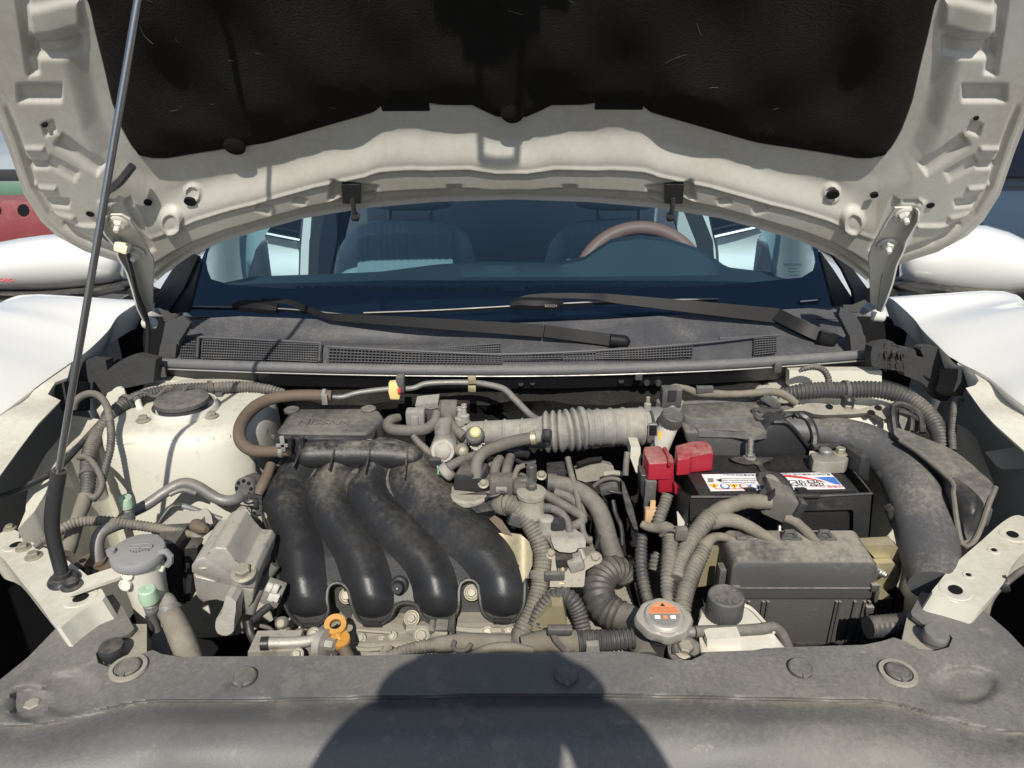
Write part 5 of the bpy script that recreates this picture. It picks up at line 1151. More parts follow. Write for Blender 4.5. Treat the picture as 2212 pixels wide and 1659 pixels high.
# engine right part: head around the heat shield
plate('c', [(1060, 1440), (1170, 1450), (1250, 1470), (1380, 1440), (1400, 1500), (1300, 1560), (1290, 1680), (1040, 1680)], [(1430, .90), (1680, .86)], V((0, .06, -.02)), 'thermostat_housing', 'valve', parent=eng, dx=12, dy=12)
hose('h', [(760, 570, .885), (768, 650, .878), (765, 740, .87)], 34, 'tall_stud', 'zinc', None, None, parent=eng); bolt(w('h', 765, 745, .87), UP, .007, eng, 'zinc')
plate('h', [(560, 1010), (690, 900), (770, 900), (800, 1040), (690, 1060), (640, 1080), (540, 1080)], .82, V((0, .04, 0)), 'gold_cover', 'zinc', parent=eng)

# ================================================================== intake manifold
mani = thing('intake_manifold', 'black plastic intake manifold with four curved dusty runners', 'intake manifold', V((-.13, .95, .70)))
MYT = [(935, 1.095), (945, 1.088), (960, 1.075), (1000, 1.045), (1060, .998), (1100, .966), (1200, .888), (1260, .853), (1300, .836), (1330, .827), (1350, .822), (1370, .818)]
def MF(off=0.):
    return lambda px, py: P(px, py, interp(py, MYT) + off)
mo = qs('b', [(440, 700), (520, 640), (700, 612), (1000, 606), (1180, 612), (1350, 670), (1425, 745), (1445, 790), (1505, 890), (1600, 960), (1750, 1085), (1900, 1235), (2010, 1380), (2100, 1530)]) + \
     qs('g', [(2140, 610), (2147, 800), (2130, 920), (2070, 1000), (1980, 1017), (1900, 992), (1842, 930), (1820, 800), (1806, 735), (1750, 705), (1690, 730), (1672, 790), (1670, 900), (1640, 972), (1560, 1022), (1460, 1012), (1398, 960), (1370, 892), (1290, 870), (1218, 892), (1180, 970), (1110, 1022), (1030, 1032), (950, 1000), (898, 900), (872, 790), (832, 740), (780, 728), (728, 760), (715, 850), (725, 930), (680, 1012), (600, 1046), (520, 1032), (450, 965), (408, 880), (370, 760), (350, 600), (300, 420), (250, 250), (228, 130), (240, 30)]) + qs('b', [(285, 870), (365, 790), (415, 730)])
mo = smoothpoly(mo, 3)
b = MB(); b.sheet(mo, MF(.006), lambda p: V((0, .010, -.014)), 9, 7); b.build('base_plate', 'manidust', mani, 40)
rim = [MF(.002)(*p) for p in mo]
b = MB(); b.tube(rim + [rim[0]], .0028, 6, step=.006); b.build('weld_rim', 'manidust', mani)
MN = V((0, -.5, .86))
def runner(left, right, hm):
    cv = lambda L: [q('b', x * 1.3132 - 352, y * 1.3132 + 177) for x, y in smoothpoly(L, 5, False)]
    A, B = resample(cv(left), 64), resample(cv(right), 64); rows = []
    for i, (a, c) in enumerate(zip(A, B)):
        v = i / 63.; tp = math.sqrt(max(0, 1 - ((v - .80) / .20) ** 2)) if v > .80 else 1.
        row = []
        for k in range(21):
            u = -.20 + 1.40 * k / 20.; hh = hm * (math.sin(math.pi * k / 20.) ** 1.05) * tp * lerp(.8, 1., sstep(0, .4, v)) - .0006
            row.append(MF(.005)(lerp(a[0], c[0], u), lerp(a[1], c[1], u)) + MN * hh)
        rows.append(row)
    b = MB(); b.grid(rows); b.build('runner', 'manifold', mani, 70)
runner([(600, 440), (560, 500), (515, 560), (487, 640), (500, 720), (540, 820), (563, 920), (573, 1040), (588, 1150), (603, 1230), (640, 1290), (690, 1312)], [(760, 430), (735, 470), (700, 510), (662, 590), (667, 650), (702, 740), (737, 850), (757, 950), (767, 1050), (777, 1150), (785, 1230), (770, 1290), (705, 1312)], .023)
runner([(800, 440), (780, 500), (742, 545), (718, 600), (722, 680), (760, 770), (830, 880), (890, 980), (925, 1080), (950, 1180), (975, 1250), (1010, 1300), (1060, 1316)], [(970, 430), (935, 490), (900, 525), (880, 590), (900, 660), (980, 770), (1055, 890), (1100, 990), (1127, 1080), (1142, 1170), (1146, 1240), (1125, 1295), (1072, 1316)], .023)
runner([(1020, 440), (1005, 505), (965, 560), (955, 620), (985, 700), (1060, 800), (1150, 900), (1230, 990), (1290, 1070), (1318, 1150), (1332, 1230), (1370, 1290), (1415, 1312)], [(1170, 430), (1125, 500), (1108, 560), (1122, 615), (1180, 690), (1300, 810), (1400, 920), (1462, 1020), (1492, 1100), (1506, 1180), (1511, 1250), (1485, 1298), (1430, 1312)], .023)
runner([(1210, 440), (1195, 500), (1200, 565), (1240, 650), (1330, 750), (1440, 860), (1550, 970), (1630, 1060), (1665, 1130), (1682, 1210), (1702, 1262), (1745, 1298), (1785, 1308)], [(1365, 420), (1395, 485), (1440, 560), (1540, 640), (1640, 740), (1740, 850), (1812, 960), (1862, 1060), (1882, 1150), (1878, 1240), (1852, 1288), (1798, 1308)], .024)
b = MB(); pl = [w('b', *t) for t in ((450, 750, 1.046), (560, 722, 1.052), (800, 712, 1.056), (1100, 714, 1.056), (1300, 732, 1.052), (1415, 775, 1.044))]
b.tube(pl, [rpx(p, x) for p, x in zip(pl, (140, 205, 215, 215, 205, 150))], 22, step=.008, normal=UP, ell=.95, round_=1); b.build('plenum', 'manifold', mani, 60)
for (x0, y0, x1, y1) in ((530, 700, 470, 825), (778, 688, 728, 845), (1032, 695, 990, 868), (1302, 708, 1275, 905)):
    b = MB(); A, B = MF(-.022)(*q('b', x0, y0)) + UP * .006, MF(-.026)(*q('b', x1, y1)) + UP * .004; dn = V((0, .03, -.024))
    b.prism([A + V((-.0012, 0, 0)), A + V((.0012, 0, 0)), B + V((.0012, 0, 0)), B + V((-.0012, 0, 0))], dn); b.build('stiffening_fin', 'plastic', mani)
sp = MF(-.002)(*q('g', 1238, 745)); b = MB(); b.lathe(sp, V((0, -.9, .4)), [(.013, -.004), (.012, .003), (.0085, .005), (.0085, .018), (.007, .020), (.0025, .020), (.0025, .012)], 20); st_ = b.build('cover_stud', 'plastic', mani)
b = MB(); b.lathe(sp + V((0, -.0176, .0078)), V((0, -.9, .4)), [(.0022, 0), (.0015, .001)], 10); b.build('stud_core', 'steel', st_)
for x in (600, 1040, 1540, 1985):
    y = {600: 1040, 1040: 1027, 1540: 1018, 1985: 1005}[x]; b = MB(); b.box(MF(-.002)(*q('g', x, y)), V((.025, .006, .006)), bevel=.001); b.build('rim_tab', 'manidust', mani)
for pts in ([(250, 1030), (180, 1022), (130, 1025), (118, 1045), (140, 1065), (185, 1055), (205, 1075), (190, 1110)], [(245, 1140), (180, 1150), (110, 1145), (95, 1120), (105, 1098)]):
    b = MB(); b.tube([MF(.0)(*q('b', *p)) for p in pts], .0042, 8, step=.004); b.build('cable_hook', 'plastic', mani)

# ================================================================== resonator box with the embossed name
nb = thing('air_resonator', 'black dusty resonator box with embossed NISSAN lettering', 'resonator box', w('b', 700, 640, 1.05))
ZN = .898
b = MB(); b.prism([wz('b', x, y, ZN) for x, y in ((345, 545), (480, 384), (1060, 380), (1098, 402), (1132, 455), (1035, 540), (1000, 556), (370, 560))], V((0, -.004, -.028)), .005, 3); b.build('box_lid', 'dplastic', nb)
b = MB(); b.tube([wz('b', x, y, ZN - .026) for x, y in ((318, 590), (345, 600), (560, 596), (1000, 606), (1045, 590), (1142, 490))], .0048, 8); b.build('lid_rim', 'dplastic', nb)
b = MB(); b.prism([w('b', x, y, 1.062) for x, y in ((322, 592), (1000, 606), (1050, 600), (1050, 700), (322, 700))], V((0, .09, -.0)), .004); b.build('box_lower', 'plastic', nb)
for x, y in ((460, 404), (1016, 398)):
    b = MB(); b.lathe(wz('b', x, y, ZN - .001), UP, [(.0135, 0), (.0135, .004), (.0118, .005), (.0112, .0042), (.0, .0042)], 26); b.build('lid_plug', 'dplastic', nb)
text('NISSAN', wz('b', 695, 487, ZN + .0002), XP, YP, .0255, 'dplastic', nb, 'embossed_name', ext=.055, wide=1.02)
for x in (395, 455, 540): b = MB(); b.box(w('b', x, 650, 1.045), V((.005, .01, .03))); b.build('locating_rib', 'plastic', nb)
b = MB(); b.sheet(qs('b', [(290, 745), (400, 740), (400, 820), (300, 810)]), lambda x, y: P(x, y, 1.05), V((0, .05, 0))); b.build('box_foot', 'plastic', nb)
hose('b', [(310, 790, 1.03), (280, 870, 1.01), (240, 950, .99), (215, 1010, .98)], [70, 75, 80, 60], 'breather_stub', 'brown', 'brown stub pipe behind the manifold shoulder', 'pipe stub')

# brown coolant hose and the metal line it feeds
bh = thing('brown_hose', 'brown rubber hose bent in a U between tower and resonator', 'rubber hose', w('b', 100, 700, 1.03))
hose('b', [(748, 292, 1.175), (600, 288, 1.172), (450, 292, 1.165), (300, 318, 1.15), (190, 375, 1.125), (105, 470, 1.085), (78, 570, 1.05), (105, 645, 1.03), (180, 690, 1.02), (300, 695, 1.015), (440, 692, 1.012)], [84, 84, 84, 88, 92, 92, 92, 92, 90, 84, 84], 'hose_body', 'brown', None, None, parent=bh)
band('b', 697, 290, 1.175, (60, 2), 92, .006, 'spring_clamp', 'duct', bh); band('b', 385, 693, 1.012, (60, 2), 92, .006, 'spring_clamp', 'duct', bh)
b = MB(); b.box(w('b', 697, 318, 1.158), V((.010, .004, .02)), bevel=.001); b.build('clamp_tab', 'duct', bh)
b = MB(); b.box(w('b', 393, 640, 1.0), V((.007, .004, .026)), bevel=.001); b.box(w('b', 388, 652, 1.0), V((.018, .004, .004))); b.build('clamp_tab', 'duct', bh)
ml = thing('metal_line', 'grey metal coolant line clipped along the firewall', 'metal line', w('b', 1500, 240, 1.2))
hose('b', [(745, 300, 1.18), (830, 300, 1.185), (950, 268, 1.19), (1170, 242, 1.20), (1330, 238, 1.21), (1430, 205, 1.215), (1600, 195, 1.22), (1780, 198, 1.22), (1900, 215, 1.21), (2000, 245, 1.20), (2080, 320, 1.18), (2190, 430, 1.15), (2260, 470, 1.13)], [34, 40, 40, 40, 40, 42, 42, 44, 46, 50, 50, 48, 48], 'line_body', 'pipe', None, None, parent=ml)
b = MB(); b.prism([w('b', x, y, 1.185) for x, y in ((1160, 200), (1225, 195), (1228, 235), (1245, 290), (1240, 322), (1170, 320), (1160, 260))], V((0, .012, 0)), .002); b.build('yellow_clip', 'zinc' if 0 else mat('ochre clip', (.62, .47, .2), .5, dust=.3, bump=.03), ml)
b = MB(); b.box(w('b', 1240, 252, 1.184), V((.006, .010, .008)), bevel=.001); b.build('red_insert', 'inkred', ml)
b = MB(); b.box(w('b', 1250, 200, 1.195), V((.014, .02, .03)), bevel=.002); b.build('clip_back', 'dplastic', ml)
for y, hh in ((175, .016), (240, .012)): b = MB(); b.box(w('b', 1767, y, 1.205), V((.014, .004, hh)), bevel=.001); b.build('olive_clip', 'zinc', ml)

# ================================================================== throttle body cluster
tb = thing('throttle_body', 'dusty aluminium throttle body with round boss between box and intake duct', 'throttle body', w('b', 1560, 800, 1.06))
b = MB(); b.sheet(smoothpoly(qs('b', [(1495, 520), (1545, 505), (1600, 520), (1610, 590), (1650, 640), (1660, 740), (1620, 790), (1560, 850), (1500, 800), (1455, 720), (1470, 650), (1500, 600)]), 2), lambda x, y: P(x, y, 1.075 - .02 * math.exp(-((x - 955) / 22.) ** 2)), V((0, .05, -.01)), 7, 7); b.build('throttle_casting', 'alu', tb, 40)
p = w('b', 1555, 690, 1.052); ax = V((0, -1, .35)).normalized(); b = MB(); b.lathe(p, ax, [(.0215, -.012), (.0205, 0), (.0185, .003), (.0135, .003), (.0135, .0055), (.0115, .007), (.0, .0075)], 30); b.build('round_boss', 'alu', tb)
for x, y in ((1680, 460), (1710, 440)): b = MB(); b.lathe(w('b', x, y, 1.12), UP, [(.009, -.01), (.009, .002), (.005, .004), (.004, .016), (.0055, .017), (.0045, .022)], 14); b.build('vacuum_nipple', 'alu', tb)
b = MB(); b.lathe(w('b', 1695, 690, 1.06), V((.2, -1, .4)), [(.012, -.01), (.011, .004), (.008, .008), (.008, .016), (.005, .018)], 12); b.build('brass_fitting', 'bolt', tb)
pv = thing('purge_valve', 'grey dusty purge valve block behind the throttle body', 'valve', w('b', 1500, 470, 1.14))
b = MB(); b.box(w('b', 1500, 405, 1.165), V((.066, .035, .032)), bevel=.004); b.build('valve_box', 'dplastic', pv)
b = MB(); b.lathe(w('b', 1545, 405, 1.15), V((1, .0, .0)), [(.019, 0), (.0205, .002), (.0205, .026), (.019, .028)], 26); b.build('valve_cylinder', 'rubber', pv)
b = MB(); b.sheet(qs('b', [(1355, 362), (1520, 345), (1520, 380), (1470, 392), (1440, 385), (1360, 392)]), lambda x, y: P(x, y, 1.145), V((0, .03, .004))); b.build('valve_top', 'duct', pv)
b = MB(); b.box(w('b', 1358, 440, 1.12), V((.032, .022, .026)), bevel=.004); b.box(w('b', 1352, 475, 1.112), V((.014, .014, .022)), bevel=.003); b.build('plug', 'duct', pv)
hg = 'vacuum hoses round the throttle body'
hose('b', [(1240, 450, 1.14), (1185, 465, 1.13), (1152, 500, 1.12), (1180, 535, 1.112), (1260, 545, 1.108), (1360, 545, 1.106), (1440, 530, 1.11), (1495, 480, 1.12), (1512, 410, 1.135)], [60, 76, 80, 84, 86, 86, 82, 76, 66], 'vacuum_hose', 'rubber', 'dark hose bent in a U in front of the purge valve', 'rubber hose', group=hg)
hose('b', [(1580, 405, 1.14), (1600, 470, 1.125), (1640, 530, 1.11), (1710, 590, 1.095)], [64, 76, 78, 74], 'vacuum_hose', 'rubber', 'short dark hose falling from the purge cylinder to the duct', 'rubber hose', group=hg)
hose('b', [(1340, 585, 1.09), (1385, 640, 1.08), (1440, 690, 1.07), (1520, 755, 1.06)], [50, 62, 62, 56], 'sensor_cable', 'hose', 'ribbed cable slanting down in front of the throttle body', 'cable', pitch=.006)
hose('b', [(1495, 720, 1.055), (1560, 770, 1.045)], 50, 'cable_sleeve_end', 'duct', 'pale sleeve end of the ribbed throttle cable', 'cable sleeve', wob=.08, step=.003)
b = MB(); b.box(w('b', 1500, 775, 1.04), V((.02, .014, .016)), bevel=.002); b.tube(ws('b', [(1515, 800, 1.035), (1520, 840, 1.03), (1510, 890, 1.025)]), .002, 6); one(b, 'sensor_plug', 'plastic', 'small black sensor plug at the manifold shoulder', 'plug')
hose('b', [(1515, 800, 1.033), (1524, 840, 1.028), (1512, 895, 1.022)], 12, 'green_wire', mat('green wire', (.12, .3, .22), .5, bump=0), 'thin green wire below the small sensor plug', 'wire')
pb = thing('pressure_valve', 'small black valve with yellowish knob on the intake duct', 'valve', w('b', 1790, 690, 1.05))
b = MB(); b.lathe(w('b', 1790, 585, 1.058), V((-.1, -.7, .8)), [(.014, -.01), (.0155, -.002), (.0155, .006), (.0125, .009)], 30, ridges=(.015, .03)); b.build('knurled_ring', 'dplastic', pb)
b = MB(); b.lathe(w('b', 1792, 560, 1.052), V((-.1, -.7, .8)), [(.0095, -.002), (.0095, .004), (.007, .0075), (.0, .0085)], 24); b.build('yellow_knob', mat('olive knob', (.42, .40, .2), .5, dust=.3, bump=.03), pb)
b = MB(); b.prism([w('b', x, y, 1.055) for x, y in ((1735, 600), (1838, 600), (1845, 690), (1770, 702), (1740, 660))], V((0, .02, 0)), .003); vb = b.build('valve_body', 'plastic', pb)
for i, s in enumerate(('APU BACKFLOW', 'BREATHER', 'REGULATED', 'PRESSURE', 'ONLY')): text(s, w('b', 1800, 640 + 11 * i, 1.0545), XP, V((0, .4, .9)), .0036, 'inkwhite', vb, 'valve_print')

# ================================================================== intake duct with bellows
du = thing('intake_duct', 'pale dusty rubber intake duct with accordion bellows', 'intake duct', w('c', 1100, 700, 1.1))
cen_t = [(360, 572), (500, 566), (700, 562), (850, 565), (950, 560), (1000, 556), (1140, 548), (1280, 528), (1400, 522), (1600, 514), (1740, 512)]
wid_t = [(360, 170), (500, 178), (700, 190), (850, 208), (950, 225), (985, 238), (1000, 250), (1280, 262), (1310, 262), (1500, 264), (1690, 270), (1740, 262)]
pts = []; rad = []; x = 360.
RIB = [462, 580, 712, 840, 1330, 1390, 1482, 1572, 1700]
while x <= 1745:
    Yd = interp(x, [(360, 1.125), (900, 1.115), (1140, 1.11), (1740, 1.13)])
    p = w('c', x, interp(x, cen_t), Yd); ww_ = interp(x, wid_t)
    if 990 < x < 1300: ww_ *= 1.0 + .30 * (abs(math.sin((x - 995) / 51. * math.pi)) ** .8) * 1.0 - .06
    for rb_ in RIB: ww_ += 20 * math.exp(-((x - rb_) / 9.) ** 4)
    pts.append(p); rad.append(rpx(p, ww_)); x += 6.
b = MB(); fr2 = frames(pts); b.skin([b.ring(c, N, B, r, r, 28) for c, r, (t_, N, B) in zip(pts, rad, fr2)]); b.build('duct_body', 'duct', du, 60)
p0, p1 = w('c', 1752, 510, 1.13), w('c', 1812, 508, 1.133); axd = (p1 - p0).normalized()
b = MB(); b.lathe(p0, axd, [(rad[-1] * .98, 0), (rad[-1] * 1.05, .001), (rad[-1] * 1.05, .014), (rad[-1] * 1.08, .018), (rad[-1] * 1.05, .024), (rad[-1] * .9, .03)], 36); b.build('worm_clamp', 'brightpipe', du)
b = MB(); b.box(w('c', 1785, 560, 1.088), V((.014, .008, .035)), bevel=.002); cs_ = b.build('clamp_screw_housing', 'steel', du)
for k in range(5): b = MB(); b.box(w('c', 1790, 512 + 15 * k, 1.083), V((.012, .003, .0022))); b.build('clamp_slot', 'void', cs_)
b = MB(); b.lathe(w('c', 1750, 372, 1.13), UP, [(.007, -.005), (.006, .006), (.0035, .008), (.0035, .018)], 12); b.build('duct_nipple', 'duct', du)
hose('c', [(470, 690, 1.08), (640, 680, 1.082), (800, 690, 1.085), (880, 720, 1.09)], [90, 110, 110, 60], 'under_duct_pipe', 'plastic', 'black pipe tucked under the pale intake duct', 'pipe')  # black pipe running along under the intake duct
ph = thing('breather_hose', 'thick grey hose curving down from the duct to the engine', 'rubber hose', w('c', 510, 860, 1.0))
hose('c', [(512, 900, .99), (508, 800, 1.005), (540, 725, 1.02), (610, 680, 1.035), (720, 640, 1.05), (830, 612, 1.06), (925, 598, 1.065)], [92, 90, 90, 90, 90, 90, 90], 'hose_body', 'rubber', None, None, parent=ph)
band('c', 920, 598, 1.065, (60, -8), 100, .008, 'spring_clamp', 'zinc', ph)
hose('c', [(935, 590, 1.067), (970, 585, 1.068), (1005, 577, 1.069)], [110, 90, 66], 'hose_stub', 'duct', None, None, parent=ph)
b = MB(); b.lathe(w('c', 990, 577, 1.062), V((1, -.25, .05)), [(.0095, 0), (.0105, .002), (.0105, .012), (.009, .014)], 20); b.build('end_cap', 'plastic', ph)
hose('c', [(265, 880, 1.01), (300, 820, 1.02), (360, 780, 1.03), (440, 745, 1.045), (520, 720, 1.06)], [72, 72, 72, 70, 66], 'lower_breather_hose', 'rubber', 'grey hose with pale end ring below the yellowish knob', 'rubber hose', group=hg)
b = MB(); b.lathe(w('c', 290, 845, 1.01), V((.6, .2, .5)), [(.0135, -.006), (.015, -.004), (.015, .006), (.013, .008)], 20); one(b, 'hose_end_ring', 'duct', 'pale plastic ring at the foot of the grey breather hose', 'hose ring')
for pts_, lab in (([(640, 870, 1.01), (650, 800, 1.02), (680, 750, 1.04)], 'dark ribbed stub below the breather hose'), ([(720, 880, 1.0), (735, 800, 1.02), (755, 740, 1.05)], 'dusty twisted stub beside the ribbed one')):
    hose('c', pts_, [75, 80, 70], 'hose_stub_pipe', 'rubber', lab, 'hose stub', wob=.05, step=.004)

# ================================================================== oil cap, coils and plugs right of the manifold
oc = thing('oil_cap', 'black oil filler cap with a raised grip', None, w('c', 460, 985, .99)); par(oc, eng)
b = MB(); b.prism([w('c', x, y, .985) for x, y in ((335, 970), (350, 862), (375, 850), (545, 880), (600, 985), (520, 1000))], V((.01, .035, .003)), .004); b.build('cap_grip', 'plastic', oc)
b = MB(); b.lathe(w('c', 455, 970, .99) - UP * .012, UP, [(.034, 0), (.034, .006), (.030, .009)], 30); b.build('cap_base', 'valve', oc)
plate('c', [(360, 1010), (560, 985), (600, 1000), (700, 1030), (665, 1060), (660, 1120), (510, 1142)], [(985, .985), (1142, .945)], V((0, .02, -.03)), 'coil_cover', 'plastic', 'black plastic coil cover under the oil cap', 'coil cover')
hose('c', [(575, 1045, .955), (600, 1020, .955), (650, 1020, .955), (690, 990, .96), (715, 1000, .96)], 26, 'cover_hook', 'plastic', 'black hook of the coil cover holding the thick ribbed hose', 'hook')
cl_ = thing('ignition_plug', 'dusty tan square plug beside the oil cap', 'plug', w('c', 690, 990, .98))
b = MB(); b.box(w('c', 690, 935, .985), V((.036, .03, .028)), bevel=.003); b.build('plug_body', 'rubber', cl_)
b = MB(); b.box(w('c', 690, 975, .967), V((.018, .006, .010)), bevel=.002); b.build('plug_latch', 'duct', cl_)
vv = thing('control_valve', 'pale control valve with ribbed black plug on top', 'valve', w('c', 905, 1180, .93))
b = MB(); b.lathe(w('c', 905, 1180, .95), V((0, -.05, 1)), [(.021, 0), (.021, .02), (.0195, .024), (.0195, .042), (.022, .043), (.022, .049), (.016, .050)], 26); b.build('valve_body', 'valve', vv)
for y0, y1, wd in ((1040, 935, 80), (905, 800, 75)):
    Yc = .955 if y0 > 1000 else .985
    a0, a1 = w('c', 910, y0, Yc), w('c', 908, y1, Yc); b = MB(); b.lathe(a0, (a1 - a0), [(rpx(a0, wd), 0), (rpx(a0, wd), (a1 - a0).length), (rpx(a0, wd * .8), (a1 - a0).length + .002)], 16, ridges=(.001, .06)); b.build('ribbed_plug', 'dplastic', vv)
b = MB(); b.box(w('c', 850, 940, .97), V((.03, .03, .016)), bevel=.003); b.build('plug_shelf', 'rubber', vv)
hose('c', [(1000, 1105, .945), (1050, 1108, .945)], 72, 'knurled_nut', 'dplastic', None, None, parent=vv, pitch=.004, amp=.1)
hose('c', [(980, 1100, .945), (1060, 1112, .944), (1130, 1150, .94), (1175, 1220, .93), (1185, 1300, .92)], 60, 'small_hose', 'rubber', 'small dusty hose curling from the control valve', 'rubber hose', group='small hoses beside the control valve')
b = MB(); b.lathe(w('c', 1015, 1230, .93), UP, [(.012, -.02), (.012, .012), (.009, .014)], 16); one(b, 'pale_stub', 'alu', 'pale metal stub below the knurled nut', 'metal stub')
b = MB(); b.box(w('c', 1085, 1215, .93), V((.028, .02, .018)), bevel=.004); one(b, 'black_joint', 'plastic', 'black plastic joint beside the pale metal stub', 'joint')
for pts_, wd, nm, lab in (([(820, 800, .99), (790, 860, .985), (785, 930, .98), (800, 1010, .97)], 45, 'taped_wire', 'taped wire drooping beside the ribbed plugs'), ([(860, 795, .99), (815, 815, .988), (795, 850, .985)], 40, 'taped_wire', 'short taped wire bending into the upper ribbed plug'), ([(880, 905, .97), (820, 915, .972), (780, 930, .975)], 30, 'taped_wire', 'thin taped wire leaving the lower ribbed plug')):
    hose('c', pts_, wd, nm, 'tan', lab, 'wire', wob=.08, step=.004, group='taped wires at the plugs')
hose('c', [(945, 985, .975), (1020, 1015, .97), (1130, 1080, .96), (1220, 1130, .955), (1275, 1165, .95), (1275, 1205, .945), (1210, 1240, .94), (1130, 1265, .935)], 72, 'bypass_hose', 'rubber', 'grey hose making a sharp bend above the heat shield', 'rubber hose', group='small hoses beside the control valve')
hose('c', [(1170, 740, 1.03), (1195, 850, 1.01), (1225, 960, .99), (1250, 1080, .965), (1270, 1200, .945), (1285, 1290, .93), (1310, 1335, .925), (1345, 1340, .925)], [44, 44, 46, 46, 48, 48, 58, 58], 'vent_pipe', 'rubber', 'long thin grey pipe leaning down to the heat shield', 'pipe')
rh = thing('upper_radiator_hose', 'thick grey radiator hose sweeping down into the braided sleeve', 'radiator hose', w('c', 1500, 1470, .92))
hose('c', [(1040, 925, 1.01), (1100, 930, 1.007), (1200, 955, 1.0), (1310, 1020, .985), (1390, 1110, .97), (1435, 1220, .955), (1465, 1340, .94), (1510, 1480, .92), (1530, 1560, .91)], [118, 120, 124, 128, 132, 138, 142, 150, 150], 'hose_body', 'rubber', None, None, parent=rh, sides=20)
band('c', 1052, 922, 1.01, (60, 5), 128, .014, 'hose_clamp', 'dplastic', rh)
hose('c', [(1080, 990, .99), (1180, 1030, .98), (1250, 1090, .97), (1290, 1180, .955)], 66, 'second_hose', 'rubber', 'grey hose running under the thick radiator hose', 'rubber hose', group='small hoses beside the control valve')
plate('c', [(1225, 830), (1320, 800), (1420, 780), (1500, 800), (1515, 850), (1430, 900), (1300, 920), (1240, 900)], 1.09, V((0, .03, -.01)), 'gearbox_casting', 'valve', 'dusty casting in the dark gap below the intake duct', 'casting', dx=10, dy=10)
hose('c', [(1360, 950, 1.03), (1420, 905, 1.03), (1500, 890, 1.03), (1550, 905, 1.03)], 30, 'gap_wire', 'rubber', 'thin grey wire arching in the dark gap', 'wire')
hose('c', [(1420, 950, 1.03), (1480, 985, 1.02), (1570, 1000, 1.02)], 22, 'gap_cable', 'plastic', 'thin black cable sagging in the dark gap', 'wire')
hose('c', [(1605, 700, 1.05), (1595, 780, 1.04), (1590, 870, 1.03)], 45, 'selector_rod', 'rubber', 'tan upright rod in the gap near the red terminal cover', 'rod')
plate('c', [(1560, 900), (1580, 920), (1650, 1120), (1690, 1300), (1660, 1280), (1600, 1130), (1570, 1000)], [(900, 1.03), (1300, .95)], V((0, .02, -.01)), 'dark_bracket', 'plastic', 'dark narrow bracket descending in the gap beside the battery', 'bracket')
plate('c', [(655, 1290), (740, 1285), (830, 1298), (890, 1350), (915, 1430), (915, 1520), (880, 1605), (830, 1660), (800, 1600), (760, 1450)], lambda x, y: P(x, y, interp(y, [(1150, .925), (1260, .865)]) - .012 * math.exp(-((x - 1130) / 25.) ** 2)), V((0, .015, -.01)), 'gold_heat_shield', 'zinc', 'gold plated heat shield between manifold and ribbed hose', 'heat shield', dx=6, dy=8)
plate('c', [(1040, 1252), (1100, 1240), (1160, 1236), (1230, 1262), (1285, 1300), (1303, 1345), (1300, 1392), (1245, 1398), (1230, 1422), (1190, 1432), (1110, 1424), (1075, 1400), (1055, 1350)], lambda x, y: P(x, y, interp(y, [(1136, .935), (1165, .90), (1196, .88)]) + .02 * ((x - 1230) / 40.) ** 2 * .3), V((0, .003, -.002)), 'heat_shield', 'alu', 'bent aluminium heat shield below the grey hoses', 'heat shield', dx=7, dy=6)
plate('c', [(600, 1185), (640, 1160), (690, 1190), (760, 1290), (770, 1310), (700, 1290)], [(1160, .945), (1310, .915)], V((0, .012, -.01)), 'brown_pad', 'brown', 'brown foam pad sticking out beside the manifold', 'foam pad')
hose('c', [(1262, 1400, .90), (1270, 1440, .895), (1290, 1480, .89)], [30, 50, 60], 'knock_plug', 'alu', 'small tan plug under the aluminium heat shield', 'plug', wob=.15, step=.003)

# ---- ribbed hoses in the middle
rb = thing('engine_harness', 'thick ribbed grey hose running down beside the manifold', 'corrugated hose', w('h', 450, 1190, .80), 'corrugated hoses')
hose('c', [(690, 1090, .962), (740, 1080, .957), (800, 1110, .95), (880, 1200, .938), (945, 1310, .925), (985, 1430, .91), (985, 1540, .895), (965, 1640, .882)], [130, 150, 150, 146, 142, 142, 142, 140], 'ribbed_hose', 'hose', None, None, parent=rb, pitch=.0055, amp=.12)
hose('h', [(606, 690, .882), (595, 770, .872), (570, 860, .86), (530, 960, .847), (485, 1050, .835), (455, 1120, .826)], [140, 142, 150, 152, 150, 140], 'ribbed_hose', 'hose', None, None, parent=rb, pitch=.0055, amp=.12)
hose('h', [(470, 1080, .822), (452, 1140, .814), (445, 1210, .805)], [140, 135, 120], 'taped_end', 'rubber', None, None, parent=rb, wob=.04, step=.004)
hose('c', [(640, 1105, .968), (680, 1085, .963), (720, 1080, .96)], [100, 150, 165], 'taped_end', 'tan', None, None, parent=rb, wob=.06, step=.004)
band('h', 604, 678, .884, (-5, 60, -.008), 158, .012, 'toothed_clamp', 'hose', rb); b = MB(); b.box(w('h', 705, 680, .872), V((.03, .01, .014)), bevel=.002); b.build('clamp_lock', 'dplastic', rb)
hose('h', [(560, 1040, .825), (610, 930, .838), (680, 850, .847), (760, 820, .85), (830, 850, .848), (880, 940, .842), (910, 1050, .832), (930, 1130, .825)], [110, 120, 130, 132, 132, 130, 125, 120], 'arched_ribbed_hose', 'darkhose', 'dark ribbed hose arching beside the thick grey one', 'corrugated hose', pitch=.0055, group='corrugated hoses')
fh = thing('front_harness', 'tan taped harness lying behind the radiator cover edge', 'wiring harness', w('g', 1700, 1240, .74), 'wiring harnesses')
hose('g', [(1150, 1260, .742), (1250, 1225, .748), (1380, 1195, .752), (1500, 1180, .755)], [70, 84, 96, 105], 'ribbed_section', 'hose', None, None, parent=fh, pitch=.0055)
